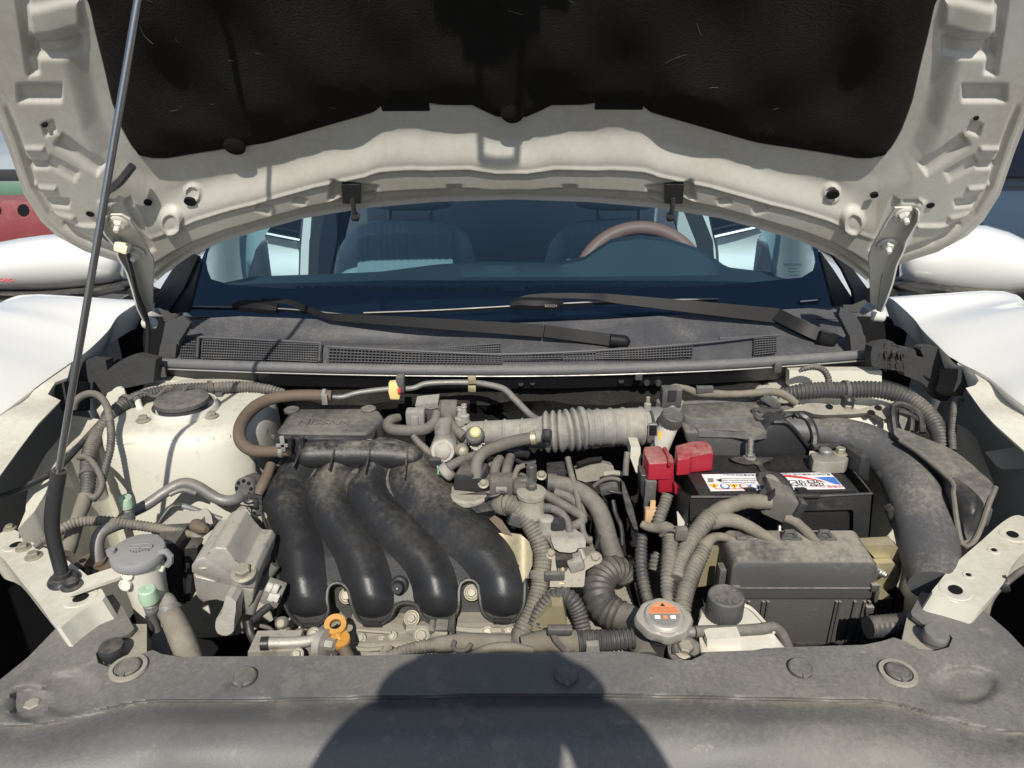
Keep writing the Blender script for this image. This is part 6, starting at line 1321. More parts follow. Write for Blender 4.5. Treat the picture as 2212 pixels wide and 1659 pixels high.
hose('g', [(1500, 1180, .755), (1620, 1165, .757), (1720, 1155, .758), (1860, 1160, .758), (2050, 1165, .758)], [108, 120, 130, 130, 120], 'taped_section', 'tan', None, None, parent=fh, wob=.05, step=.004)
hose('g', [(1640, 1150, .74), (1630, 1200, .738), (1670, 1225, .738), (1730, 1215, .738), (1760, 1170, .74)], 36, 'cable_tie', 'rubber', None, None, parent=fh)
hose('h', [(480, 1190, .76), (600, 1160, .762), (750, 1150, .764), (900, 1155, .764), (1060, 1150, .764)], [150, 170, 165, 160, 165], 'taped_section', 'tan', None, None, parent=fh, wob=.05, step=.004)
hose('h', [(880, 1158, .757), (960, 1150, .758), (1060, 1150, .758), (1200, 1140, .76), (1290, 1130, .76)], [165, 165, 165, 160, 150], 'dark_section', 'darkhose', None, None, parent=fh, pitch=.006)
b = MB(); b.box(w('h', 745, 1070, .748), V((.032, .012, .01)), bevel=.002); b.build('strap_buckle', 'dplastic', fh)
hose('h', [(690, 1080, .745), (720, 1150, .742), (800, 1230, .742)], 45, 'strap', 'rubber', None, None, parent=fh, normal=TOCAM, ell=.4)
hose('h', [(100, 1260, .705), (250, 1205, .712), (400, 1198, .714), (550, 1225, .712)], [60, 80, 80, 60], 'cover_lip_hose', 'tan', 'dusty rounded lip of the fan shroud behind the cover', 'fan shroud')
plate('h', [(940, 1190), (1030, 1185), (1035, 1230), (935, 1232)], .735, V((0, .01, 0)), 'harness_tag', 'duct', 'small pale tag on the front harness', 'tag')

# ---- small wires, bolts and tabs that fill the gaps
def filler(fr_, pts, wd, m, name='wire'): hose(fr_, pts, wd, name, m, None, None, parent=eng, step=.005, sides=8)
for pts, wd, m in (([(760, 880, 1.0), (830, 860, 1.0), (900, 900, .99), (960, 960, .98)], 26, 'rubber'), ([(700, 1010, .97), (770, 1030, .965), (840, 1000, .97), (880, 1060, .96)], 24, 'tan'),
    ([(1010, 900, 1.03), (1050, 850, 1.03), (1130, 830, 1.03), (1180, 860, 1.03)], 30, 'rubber'), ([(960, 1290, .925), (1030, 1330, .915), (1070, 1400, .905), (1080, 1480, .895)], 30, 'rubber'),
    ([(1180, 1440, .895), (1180, 1500, .885), (1150, 1560, .878)], 24, 'plastic'), ([(1120, 1450, .895), (1100, 1520, .885), (1110, 1600, .875)], 24, 'plastic'),
    ([(1330, 1430, .93), (1380, 1380, .93), (1400, 1300, .935)], 26, 'plastic'), ([(1500, 1050, 1.0), (1520, 1150, .985), (1560, 1250, .965), (1570, 1380, .945)], 34, 'plastic'),
    ([(1430, 860, 1.06), (1500, 850, 1.06), (1570, 860, 1.055)], 40, 'valve'), ([(1240, 790, 1.08), (1330, 760, 1.09), (1420, 750, 1.09)], 40, 'padding'),
    ([(560, 720, 1.07), (600, 760, 1.06), (610, 830, 1.04)], 34, 'rubber'), ([(800, 760, 1.06), (850, 780, 1.05), (940, 770, 1.05)], 30, 'plastic')):
    filler('c', pts, wd, m)
for pts, wd, m in (([(230, 1040, .82), (300, 1060, .815), (340, 1110, .80)], 30, 'rubber'), ([(880, 1195, .80), (1000, 1215, .79), (1120, 1205, .785)], 30, 'valve'), ([(340, 900, .86), (330, 960, .85), (360, 1010, .84)], 34, 'plastic'),
    ([(930, 1070, .82), (1050, 1080, .82), (1180, 1090, .82)], 22, 'valve'), ([(1650, 1060, .83), (1800, 1075, .83), (1980, 1070, .83)], 40, 'valve')):
    filler('g', pts, wd, m, 'casting_ridge' if m == 'valve' else 'wire')
for x, y, Y, r in ((960, 1130, .825, .0045), (1110, 1150, .825, .0045), (1880, 1085, .828, .0055), (2030, 1090, .828, .005), (1190, 1110, .825, .004), (500, 1245, .745, .005), (620, 1100, .79, .0055)):
    bolt(w('g', x, y, Y), V((0, -.7, .7)), r, eng, 'bolt')
for x, y, Y, r in ((1050, 1440, .90, .005), (1370, 1470, .895, .006), (1090, 1220, .928, .0045), (560, 930, .985, .005), (760, 905, .99, .0045), (980, 870, 1.02, .005)):
    bolt(w('c', x, y, Y), V((0, -.5, .85)), r, eng, 'bolt')
for x, y, Y, sz, m in ((1160, 1480, .888, (.030, .02, .016), 'plastic'), (1230, 1500, .882, (.022, .02, .02), 'alu'), (640, 900, 1.0, (.03, .02, .012), 'dplastic'), (1090, 860, 1.03, (.03, .03, .03), 'plastic'), (800, 1180, .94, (.022, .02, .02), 'dplastic'), (1470, 960, 1.03, (.03, .02, .014), 'dplastic')):
    b = MB(); b.box(w('c', x, y, Y), V(sz), Matrix.Rotation(random.uniform(-.4, .4), 3, 'Y'), .002); b.build('plug_housing', m, eng)

# ================================================================== braided hose and radiator cap
bh2 = thing('braided_hose', 'fat braided hose curling beside the radiator cap', 'braided hose', w('h', 1050, 1050, .80))
def braid_tube(pts, rad, name):
    C, Rr, tot = spline(pts, rad, .0042); fr_ = frames(C); b = MB(); K = 48; rings = []
    for i, (c, r, (t, N, B)) in enumerate(zip(C, Rr, fr_)):
        ring = []
        for k in range(K):
            a = 2 * math.pi * k / K; rr_ = r * (1 + .055 * (1 if ((k + i) % 4 < 2) != ((k - i) % 4 < 2) else -1))
            ring.append(b.bm.verts.new(c + N * rr_ * math.sin(a) + B * rr_ * math.cos(a)))
        rings.append(ring)
    b.skin(rings); b.cap(rings[0], True); b.cap(rings[-1]); return b.build(name, 'braid', bh2, 12)
bp = ws('h', [(1225, 700, .905), (1190, 640, .905), (1110, 640, .895), (1035, 720, .875), (1030, 830, .853), (1090, 920, .838), (1180, 970, .826)])
braid_tube(bp, [rpx(p, x) for p, x in zip(bp, (150, 185, 205, 220, 230, 235, 225))], 'braid_sleeve')
hose('h', [(1150, 955, .83), (1230, 985, .82), (1300, 1030, .805), (1340, 1110, .785), (1360, 1200, .765), (1370, 1280, .75)], [200, 210, 215, 215, 215, 210], 'rubber_hose', 'rubber', None, None, parent=bh2, sides=22)
b = MB(); pe = ws('h', [(1160, 1010, .822), (1180, 1050, .82), (1200, 1080, .815)]); b.tube(pe, .008, 8, wob=.3, step=.002); b.build('frayed_end', 'braid', bh2)
rcp = thing('radiator_cap', 'silver radiator pressure cap with orange warning sticker', None, w('h', 1500, 1250, .715)); par(rcp, rad_)
pc_ = w('h', 1500, 985, .752); cax2 = V((.0, -.12, 1)).normalized(); rc_ = rpx(pc_, 372)
def lobed(b, o, ax, prof, k=72):
    x = XP - ax * XP.dot(ax); x.normalize(); y = ax.cross(x); rings = []
    for (r, h, lob) in prof:
        rings.append([b.bm.verts.new(o + ax * h + (x * math.cos(a) + y * math.sin(a)) * r * (1 + lob * (max(0, abs(math.cos(a)) ** 6) + .25 * math.cos(8 * a)))) for a in [2 * math.pi * i / k for i in range(k)]])
    b.skin(rings); b.cap(rings[0], True); b.cap(rings[-1])
b = MB(); lobed(b, pc_, cax2, [(rc_ * .93, -.012, .10), (rc_ * .99, -.010, .12), (rc_ * 1.0, -.003, .12), (rc_ * .96, .002, .10), (rc_ * .86, .0035, .05), (rc_ * .80, .003, 0), (rc_ * .76, .0055, 0), (rc_ * .70, .0075, 0), (0, .008, 0)]); b.build('cap_shell', 'capmetal', rcp, 40)
rl = rc_ * .60; ctop = pc_ + cax2 * .0084; xx = XP; yy = cax2.cross(xx)
def halfdisc(a0, a1, m, name, dz=0., r=rl):
    b = MB(); c0 = b.bm.verts.new(ctop + cax2 * dz); vs = [b.bm.verts.new(ctop + cax2 * dz + xx * r * math.cos(a) + yy * r * math.sin(a)) for a in [lerp(a0, a1, i / 24.) for i in range(25)]]
    for i in range(24): b.bm.faces.new((c0, vs[i], vs[i + 1]))
    return b.build(name, m, rcp)
halfdisc(0, math.pi, 'inkorange', 'orange_sticker'); halfdisc(math.pi, 2 * math.pi, 'inkgrey', 'grey_sticker')
b = MB(); b.prism([ctop + yy * (rl * .9) + cax2 * .0004, ctop + yy * rl * .62 + xx * rl * .17 + cax2 * .0004, ctop + yy * rl * .62 - xx * rl * .17 + cax2 * .0004], -cax2 * .0003); b.build('warning_triangle', 'ink', rcp)
for i in range(3): text('WARNING NEVER OPEN WHEN HOT'[i * 3:18 + i * 4], ctop + yy * rl * (.46 - .16 * i) + cax2 * .0004, xx, yy, rl * .15, 'inkred', rcp, 'sticker_text')
for dx in (-.5, 0, .5):
    b = MB(); b.prism([ctop + xx * rl * (dx + sx * .17) + yy * rl * (-.3 + sy * .13) + cax2 * .0005 for sx, sy in ((-1, -1), (1, -1), (1, 1), (-1, 1))], -cax2 * .0003); b.build('sticker_symbol', 'inkwhite' if dx else 'inkorange', rcp)
b = MB(); b.lathe(pc_ - cax2 * .012, -cax2, [(rc_ * .72, 0), (rc_ * .70, .012), (rc_ * .55, .020), (rc_ * .44, .026), (rc_ * .44, .09)], 30); b.build('filler_neck', 'dplastic', rcp)
b = MB(); b.tube(ws('h', [(1590, 1080, .748), (1660, 1082, .748), (1720, 1085, .748)]), [.008, .0085, .007], 12); b.build('overflow_nipple', 'pipe', rcp)
hose('h', [(1725, 1082, .748), (1800, 1080, .75), (1950, 1078, .752), (2100, 1072, .755), (2220, 1062, .757), (2290, 1050, .76), (2340, 1080, .76), (2380, 1150, .755), (2410, 1230, .75)], [82, 84, 84, 84, 84, 84, 84, 84, 84], 'overflow_hose', 'rubber', 'grey overflow hose leading from the radiator cap past the coolant tank', 'rubber hose')
rbk = thing('radiator_bracket', 'dusty black radiator bracket with a small bolt beside the cap', 'bracket', w('h', 1660, 1270, .72))
b = MB(); b.tube(ws('h', [(1590, 1250, .722), (1590, 1180, .735), (1640, 1145, .738), (1700, 1160, .735), (1735, 1220, .725), (1700, 1270, .715)]), .006, 10); b.build('bracket_ring', 'dplastic', rbk)
b = MB(); b.lathe(w('h', 1655, 1220, .728), V((0, -.3, 1)), [(.022, -.008), (.022, 0)], 24); b.build('bracket_base', 'dplastic', rbk); bolt(w('h', 1652, 1210, .728), V((0, -.3, 1)), .0085, rbk, 'bolt')

# ================================================================== coolant tank
ctk = thing('coolant_tank', 'milky coolant overflow tank with black screw cap', 'coolant tank', w('h', 1900, 1230, .76))
pk = w('h', 1938, 935, .785); rk = rpx(pk, 262)
b = MB(); b.lathe(pk, V((-.02, -.04, 1)), [(rk * .98, -.004), (rk, 0), (rk, .024), (rk * .96, .027), (rk * .85, .0285), (rk * .8, .0278), (0, .0278)], 64, ridges=(rk * .975, .014)); cap_ = b.build('screw_cap', 'dplastic', ctk)
ctp = pk + V((-.0006, -.0011, .0283))
for i, ch in enumerate('COOLANT LIQUIDE REFRIGERANT'):
    a = R(-20) - i * R(320) / 27; d1 = V((math.cos(a), math.sin(a), 0)); text(ch, ctp + d1 * rk * .64 + UP * .0003, V((-d1.y, d1.x, 0)) * 1, -d1, .0078, 'inkgrey', cap_, 'embossed_letter') if ch != ' ' else None
b = MB(); b.lathe(pk, V((.02, .04, -1)), [(rk * .80, 0), (rk * .80, .012), (rk * .95, .016), (rk * 1.0, .03)], 40); b.build('tank_neck', 'milk', ctk)
b = MB(); b.prism([wz('h', x, y, .765) for x, y in ((1750, 1030), (1760, 900), (1800, 870), (2080, 860), (2140, 900), (2240, 1010), (2400, 1200), (2400, 1330), (1780, 1330), (1760, 1150))], V((0, 0, -.10)), .006); b.build('tank_body', 'milk', ctk)
b = MB(); b.tube([wz('h', x, y, .768) for x, y in ((2085, 890), (2140, 920), (2225, 1010), (2300, 1090))], .0025, 6); b.build('tank_seam', 'milk', ctk)
plate('h', [(1815, 1140), (2060, 1125), (2060, 1200), (2010, 1225), (1850, 1225), (1815, 1200)], .728, V((0, .02, 0)), 'tank_front', 'milk', parent=ctk)

# ================================================================== fuse box
fb = thing('fuse_box', 'dusty black fuse box with ribbed front in front of the battery', 'fuse box', V((.404, .86, .66)))
xl, xr = P(1579, 1215, .845).x, P(1894, 1215, .845).x
def cbox(x0, x1, y0, y1, z0, z1, bev, name, m, parent, taper=None, seg=3):
    b = MB(); b.box(V(((x0 + x1) / 2, (y0 + y1) / 2, (z0 + z1) / 2)), V((x1 - x0, y1 - y0, z1 - z0)), None, bev, seg, taper); return b.build(name, m, parent, 50)
zt = .816
b = MB(); b.prism([V((xl, .837, zt - .066)), V((xr, .837, zt - .066)), V((xr, .837, zt - .010)), V((xr - .008, .843, zt)), V((xl + .008, .843, zt)), V((xl, .837, zt - .010))], V((0, .062, .006)), .005, 3); b.build('lid', 'fuse', fb, 40)
b = MB(); b.tube([V((xl - .001, .8365, zt - .044)), V((xr + .001, .8365, zt - .044))], .0013, 6); b.build('lid_lip', 'fuse', fb)
b = MB(); b.prism([V((xl + .004, .842, zt - .19)), V((xr - .004, .842, zt - .19)), V((xr - .002, .842, zt - .066)), V((xl + .002, .842, zt - .066))], V((0, .06, 0)), .003); b.build('box_body', 'fuse', fb)
for fx in (150, 225, 330, 365, 865, 890, 1000, 1070, 1105):
    p = w('i', fx, 780, .842); b = MB(); b.box(V((p.x, .8405, zt - .132)), V((.0035, .005, .125))); b.build('front_rib', 'fuse', fb)
for fx, fy in ((120, 770), (1125, 755), (1095, 1060), (1085, 915)):
    p = w('i', fx, fy, .838); b = MB(); b.box(p, V((.012, .010, .012)), bevel=.002); b.build('latch', 'fuse', fb)
for s, x in ((-1, xl - .006), (1, xr + .006)):
    b = MB(); b.box(V((x, .862, zt - .05)), V((.010, .02, .05)), bevel=.002); b.build('side_clasp', 'dplastic', fb)
    b = MB(); b.box(V((x + s * .005, .85, zt - .065)), V((.006, .014, .02)), bevel=.002); b.build('clasp_tongue', 'dplastic', fb)
plate('i', [(1050, 462), (1270, 450), (1318, 490), (1328, 560), (1318, 650), (1290, 750), (1140, 830), (1140, 560)], .885, V((0, .02, 0)), 'gold_bracket', 'zinc', 'gold plated bracket standing behind the fuse box end', 'bracket', group='gold brackets', dx=8, dy=8)
plate('i', [(1140, 590), (1270, 585), (1300, 620), (1290, 720), (1150, 790)], .872, V((0, .012, 0)), 'gold_bracket_boss', 'zinc', 'raised gold pad on the bracket beside the fuse box', 'bracket pad')
hose('i', [(1150, 650, .868), (1185, 660, .862), (1215, 680, .856)], [80, 60, 40], 'bracket_stud', 'steel', 'threaded stud sticking out of the gold bracket', 'stud', pitch=.003, amp=.12)
plate('i', [(1145, 720), (1255, 840), (1180, 850), (1150, 850)], .862, V((0, .02, -.01)), 'gold_gusset', 'zinc', 'triangular gold gusset below the stud', 'gusset')
plate('i', [(1140, 855), (1260, 845), (1250, 950), (1310, 780), (1345, 830), (1330, 990), (1140, 970)], .875, V((0, .03, 0)), 'tray_support', 'tray', 'dark tray support below the gold gusset', 'support')
hose('i', [(1080, 1050, .775), (1200, 1040, .778), (1330, 1030, .782), (1450, 1010, .785)], 165, 'dark_ribbed_hose', 'darkhose', 'dark ribbed hose in shade behind the cover end', 'corrugated hose', pitch=.007, amp=.1, group='corrugated hoses')
plate('d', [(720, 1410), (860, 1400), (860, 1650), (640, 1680), (690, 1520)], .90, V((0, .02, 0)), 'tray_plate', 'zinc', 'dull gold battery tray plate behind the ribbed hoses', 'tray plate')
b = MB(); b.box(V((.37, .95, .66)), V((.34, .22, .02)), bevel=.004); one(b, 'battery_shelf', 'tray', 'dark shelf carrying the battery', 'shelf')

# ================================================================== battery
bt = thing('car_battery', 'black car battery with white label in a dusty plastic sleeve', 'battery', V((.405, 1.03, .67)))
ZB = .852
bx0, bx1, by0, by1 = .282, .533, .958, 1.084
b = MB(); b.box(V(((bx0 + bx1) / 2, (by0 + by1) / 2, .765)), V((bx1 - bx0, by1 - by0, .174)), None, .005, 2); b.build('case', 'battery', bt)
b = MB(); b.prism([wz('d', x, y, ZB + .0035) for x, y in ((560, 850), (1640, 815), (1800, 980), (650, 1005))], V((0, 0, -.004)), .0015); b.build('raised_lid', 'battery', bt)
lz = ZB + .0042
def lab(poly, m, name, dz=0.): 
    b = MB(); b.prism([wz('d', x, y, lz + dz) for x, y in poly], V((0, 0, -.0003)), 0); return b.build(name, m, lb)
b = MB(); b.prism([wz('d', x, y, lz) for x, y in ((668, 862), (1600, 848), (1712, 965), (735, 982))], V((0, 0, -.0006)), 0); lb = b.build('paper_label', 'label', bt)
lab([(1210, 868), (1300, 866), (1420, 880), (1530, 905), (1590, 925), (1500, 905), (1400, 892), (1290, 880), (1225, 878)], 'inkred', 'red_stripe', .0004)
lab([(1490, 884), (1560, 880), (1628, 880), (1682, 938), (1630, 930), (1560, 906)], 'inkblue', 'blue_stripe', .0003)
mx, my_ = -XP, -YP
text('骆驼', wz('d', 1430, 922, lz + .0006), mx, my_, .021, 'ink', lb, 'brand_characters', wide=1.3)
text('经典版 Classic', wz('d', 1575, 948, lz + .0006), mx, my_, .0085, 'inkred', lb, 'label_text')
text('骆驼集团股份有限公司 Camel Group', wz('d', 1400, 860, lz + .0006), mx, my_, .0075, 'ink', lb, 'label_text')
for i, (s, y, m_) in enumerate((('高级蓄电池 Battery', 866, 'ink'), ('▬▬▬▬ ▬▬ ▬▬▬', 895, 'inkgrey'), ('▬▬ ▬▬▬▬▬ ▬▬', 908, 'inkgrey'), ('▬▬▬ ▬▬▬ ▬▬', 921, 'inkgrey'))): text(s, wz('d', 940, y, lz + .0006), mx, my_, .006, m_, lb, 'label_text')
for x in (790, 870, 960): text('▬▬▬▬', wz('d', x + 30, 968, lz + .0006), mx, my_, .0055, 'inkred', lb, 'label_text')
for i, x in enumerate((760, 838, 905, 978, 1052)):
    p = wz('d', x, 948, lz + .0006); b = MB()
    if i in (0, 2): b.prism([p + V((0, .0065, 0)), p + V((-.0085, .0065, 0)), p + V((0, -.0075, 0)), p + V((.0085, .0065, 0))], V((0, 0, -.0002)))
    else: b.lathe(p, UP, [(.0075, 0), (.0075, .0002)], 20)
    sy = b.build('hazard_symbol', 'inkyellow' if i in (0, 2) else ('inkblue' if i != 3 else 'inkred'), lb)
    if i not in (0, 2): b = MB(); b.lathe(p + UP * .0004, UP, [(.0052, 0), (.0052, .0002)], 16); b.build('symbol_face', 'label' if i == 3 else 'inkwhite', sy)
    else: b = MB(); b.box(p + V((0, .001, .0004)), V((.0016, .007, .0003))); b.build('symbol_mark', 'ink', sy)
p = wz('d', 800, 905, lz + .0006); b = MB(); b.lathe(p, UP, [(.006, 0), (.006, .0003)], 3); b.build('recycle_symbol', 'ink', lb)
b = MB(); b.prism([wz('d', x, y, lz + .0006) for x, y in ((712, 890), (752, 889), (758, 918), (718, 919))], V((0, 0, -.0002))); b.build('bin_symbol', 'inkgrey', lb)
# the sleeve: front with a window, sides
sl_ = thing('battery_sleeve', 'black plastic sleeve with a window round the battery front', 'battery sleeve', V((.405, .95, .70)))
Yf = .948
def dp(x, y): return w('d', x, y, Yf)
outl = [(585, 1025), (1000, 1022), (1450, 1020), (1905, 1000), (1918, 1010), (1885, 1375), (590, 1400)]
win = [(1090, 1140), (1370, 1128), (1755, 1118), (1772, 1135), (1770, 1270), (1745, 1292), (1400, 1305), (1090, 1310)]
for poly in ([(585, 1025), (1000, 1024), (1450, 1022), (1905, 1000), (1918, 1010), (1908, 1118), (1755, 1118), (1370, 1128), (1090, 1140), (585, 1150)], [(1755, 1118), (1908, 1118), (1893, 1295), (1745, 1292), (1770, 1270), (1772, 1135)], [(585, 1310), (1090, 1310), (1400, 1305), (1745, 1292), (1893, 1295), (1885, 1400), (590, 1420)], [(585, 1150), (1090, 1140), (1090, 1310), (585, 1310)]):
    fprism('d', poly, Yf, V((0, .003, 0)), 0, 'sleeve_front', 'tray', sl_)
b = MB(); b.prism([dp(1918, 1005), dp(1885, 1400), dp(1885, 1400) + V((0, .16, 0)), dp(1918, 1005) + V((.004, .17, 0))], V((-.003, 0, 0))); b.build('sleeve_side', 'tray', sl_)
cv = [w('d', 585, 1025, .950), w('d', 520, 980, .968), w('d', 488, 930, .99), w('d', 480, 880, 1.02)]
b = MB(); b.grid([[p for p in cv], [p - UP * .15 for p in cv]]); b.grid([[p + V((.003, .003, 0)) for p in cv], [p + V((.003, .003, -.15)) for p in cv]]); b.build('sleeve_side', 'tray', sl_)
b = MB(); b.tube([dp(590, 1025), dp(1000, 1024), dp(1450, 1021), dp(1905, 1001)], .0022, 6); b.build('sleeve_lip', 'tray', sl_)
for x in (1040, 1420):
    b = MB(); b.box(w('d', x, 1018, .944), V((.045, .008, .004)), bevel=.001); b.build('lip_clip', 'plastic', sl_)
# hold-down clamp
hd = thing('battery_clamp', 'black steel battery clamp strap with upright threaded rod', 'battery clamp', w('d', 1020, 780, 1.06))
b = MB(); b.sheet(smoothpoly(qs('d', [(880, 745), (960, 735), (1060, 738), (1180, 738), (1175, 760), (1110, 785), (1130, 820), (1175, 870), (1120, 870), (1085, 815), (1060, 790), (980, 790), (900, 765)]), 2), lambda x, y: P(x, y, interp(y, [(985, 1.06), (1005, 1.04), (1030, 1.0)])), V((0, .012, -.006)), 8, 6); b.build('strap', 'tray', hd)
p0 = w('d', 1020, 725, 1.06); p1 = w('d', 1025, 595, 1.06)
b = MB(); b.tube([p0, p1], .0048, 12, pitch=.0024, amp=.14); b.build('threaded_rod', 'pipe', hd); bolt(p0 - UP * .004, UP, .0062, hd, 'pipe')
b = MB(); b.sheet(smoothpoly(qs('d', [(1100, 850), (1180, 838), (1250, 860), (1310, 920), (1342, 985), (1338, 1030), (1300, 1040), (1150, 1010), (1120, 985), (1095, 930), (1085, 880)]), 3), lambda x, y: P(x, y, interp(y, [(1017, 1.0), (1080, .94)]) - .018 * (1 - sstep(.2, 1.1, math.hypot((x - 1680) / 36, (y - 1048) / 32)))), V((0, .02, -.012)), 5, 5); b.build('clamp_saddle', 'plastic', hd, 60)
b = MB(); b.sheet(smoothpoly(qs('d', [(1150, 900), (1190, 885), (1240, 920), (1285, 990), (1250, 1010), (1195, 985)]), 3), lambda x, y: P(x, y, interp(y, [(1017, 1.0), (1080, .94)]) - .0215), V((0, .01, 0)), 5, 5); b.build('saddle_pad', 'fuse', hd, 60)
for x in (1010, 1380): plate('d', [(x - 20, 965), (x + 50, 962), (x + 75, 1000), (x + 60, 1022), (x + 10, 1020)], .957, V((0, .01, -.004)), 'clamp_wing', 'plastic', parent=hd)
# positive terminal cover
rt = thing('terminal_cover', 'red plastic positive terminal cover marked with a plus', 'terminal cover', V((.26, 1.03, .84)))
b = MB(); b.prism([wz('d', x, y, .886) for x, y in ((245, 690), (252, 660), (355, 650), (400, 675), (472, 765), (465, 775), (285, 782))], V((0, -.002, -.028)), .004, 3); b.build('cover_block', 'red', rt)
b = MB(); b.prism([wz('d', x, y, .884) for x, y in ((478, 650), (600, 624), (700, 612), (745, 655), (757, 715), (595, 730), (590, 742), (492, 752))], V((0, -.002, -.028)), .004, 3); b.build('cover_block', 'red', rt)
b = MB(); b.prism([w('d', x, y, .995) for x, y in ((352, 820), (470, 818), (473, 1000), (352, 1004))], V((0, .022, 0)), .004, 3); b.build('cover_skirt', 'red', rt)
b = MB(); b.prism([w('d', x, y, 1.0) for x, y in ((278, 770), (472, 760), (472, 840), (360, 828), (352, 876), (285, 876))], V((0, .02, 0)), .003, 2); b.build('cover_front', 'red', rt)
b = MB(); b.box(wz('d', 632, 655, .8845), V((.022, .0028, .001))); b.box(wz('d', 632, 655, .8847), V((.003, .022, .001))); b.build('plus_mark', 'red', rt)
b = MB(); b.tube([wz('d', x, y, .888) for x, y in ((400, 675), (432, 740), (440, 790))], .0035, 8); b.build('cover_rib', 'red', rt)
b = MB(); b.box(w('d', 548, 718, 1.028), V((.010, .003, .004))); b.build('cover_slot', 'void', rt)
plate('d', [(470, 930), (520, 970), (545, 1010), (475, 1005)], .985, V((0, .01, 0)), 'red_cable', 'red', 'red cable end below the red terminal cover', 'cable')
fl2 = thing('fuse_link', 'black fusible link block hanging below the red cover', 'fuse link', w('d', 300, 1220, .96))
b = MB(); b.prism([w('d', x, y, .998) for x, y in ((265, 870), (325, 878), (335, 1120), (262, 1110), (225, 1000), (225, 860))], V((0, .03, 0)), .003); b.build('link_block', 'plastic', fl2)
b = MB(); b.box(w('d', 290, 1020, .995), V((.018, .012, .06)), bevel=.002); b.build('link_plug', 'dplastic', fl2)
b = MB(); b.box(w('d', 313, 1082, .978), V((.008, .004, .014))); b.build('brown_window', mat('tan insert', (.5, .3, .16), .5, bump=0), fl2)
b = MB(); b.box(w('d', 300, 1160, .975), V((.020, .014, .026)), bevel=.002); b.build('brown_plug', mat('tan plug', (.42, .28, .16), .6, dust=.5, bump=.03), fl2)
# negative terminal
nt_ = thing('negative_terminal', 'corroded metal negative terminal clamp with hex nut', 'terminal', w('d', 1600, 800, 1.03))
b = MB(); b.prism([wz('d', x, y, .876) for x, y in ((1455, 700), (1560, 695), (1700, 715), (1740, 740), (1720, 770), (1560, 775), (1480, 760))], V((0, 0, -.02)), .003); b.build('clamp_body', 'copper', nt_)
b = MB(); b.lathe(wz('d', 1565, 712, .876), UP, [(.0105, 0), (.0105, .006), (.008, .009), (.0, .0095)], 20); b.build('battery_post', 'pipe', nt_)
bolt(wz('d', 1672, 712, .876), UP, .0066, nt_, 'bolt', h=1.3)
b = MB(); b.lathe(w('d', 1535, 770, 1.03), V((-.5, -1, .1)), [(.008, -.004), (.008, .01), (.005, .012)], 6); b.build('clamp_nut', 'copper', nt_)
b = MB(); b.tube(ws('d', [(1470, 668, 1.07), (1600, 662, 1.075), (1690, 668, 1.075)]), .006, 8); b.build('terminal_rear_bar', 'plastic', nt_)
nb2 = thing('terminal_box', 'black plastic sensor housing beside the negative terminal', 'sensor housing', w('d', 1830, 930, 1.02))
b = MB(); b.prism([wz('d', x, y, .888) for x, y in ((1675, 635), (1740, 630), (1900, 735), (1830, 740))], V((0, 0, -.03)), .003); b.build('housing_top', 'plastic', nb2)
b = MB(); b.prism([w('d', x, y, 1.03) for x, y in ((1760, 760), (1830, 740), (1898, 740), (1885, 920), (1830, 900), (1740, 800))], V((0, .03, 0)), .003); b.build('housing_side', 'plastic', nb2)
b = MB(); b.prism([w('d', x, y, 1.04) for x, y in ((1690, 690), (1760, 720), (1760, 800), (1690, 770))], V((0, .02, 0)), .002); b.build('housing_step', 'plastic', nb2)

# ================================================================== air filter box
ab = thing('air_filter_box', 'black dusty air filter box with ribbed lid behind the battery', 'air filter box', w('d', 1000, 750, 1.13))
b = MB(); b.prism([w('d', x, y, 1.088) for x, y in ((540, 545), (690, 550), (740, 560), (1040, 560), (1085, 585), (1075, 650), (1005, 705), (985, 752), (760, 752), (700, 700), (560, 640))], V((0, .10, .004)), .012, 4); b.build('filter_case', 'dplastic', ab, 50)
b = MB(); b.prism([w('d', x, y, 1.088) for x, y in ((1085, 575), (1200, 485), (1310, 500), (1462, 680), (1455, 742), (1000, 752), (1060, 670))], V((0, .10, .0)), .004, 2); b.build('textured_cover', 'plastic', ab, 50)
b = MB(); b.tube(ws('d', [(1190, 482, 1.083), (1310, 500, 1.083), (1465, 685, 1.083)]), .003, 6); b.build('cover_edge', 'plastic', ab)
zl = .906
b = MB(); b.prism([wz('d', x, y, zl) for x, y in ((470, 350), (520, 335), (1325, 330), (1345, 375), (1250, 400), (1000, 440), (640, 455), (545, 440))], V((0, -.004, -.012)), .003, 2); b.build('lid_top', 'dplastic', ab)
b = MB(); b.prism([wz('d', x, y, zl - .010) for x, y in ((535, 440), (1020, 420), (1240, 400), (1330, 395), (1100, 470), (1150, 545), (1050, 560), (900, 540), (640, 535))], V((0, -.004, -.012)), .004, 2); b.build('lid_shelf', 'dplastic', ab)
for x in (628, 760, 892):
    b = MB(); b.prism([wz('d', x - 18, 385, zl + .002), wz('d', x - 8, 385, zl + .002), wz('d', x + 24, 415, zl - .008), wz('d', x + 10, 417, zl - .008)], V((0, 0, -.010))); b.build('lid_rib', 'dplastic', ab)
b = MB(); b.tube([wz('d', x, y, zl + .001) for x, y in ((490, 348), (700, 338), (1000, 322), (1120, 305))], .004, 6); b.build('lid_edge', 'dplastic', ab)
b = MB(); b.tube([wz('d', x, y, zl - .004) for x, y in ((540, 400), (800, 375), (960, 362), (1100, 350))], .003, 6); b.build('lid_edge', 'dplastic', ab)
cl2 = MB(); cl2.tube(ws('d', [(1040, 400, 1.14), (1110, 392, 1.14), (1240, 400, 1.14), (1260, 430, 1.13), (1200, 445, 1.125), (1110, 468, 1.12), (1050, 440, 1.125), (1040, 400, 1.14)]), .0045, 8); cl2.build('lid_clamp', 'plastic', ab)
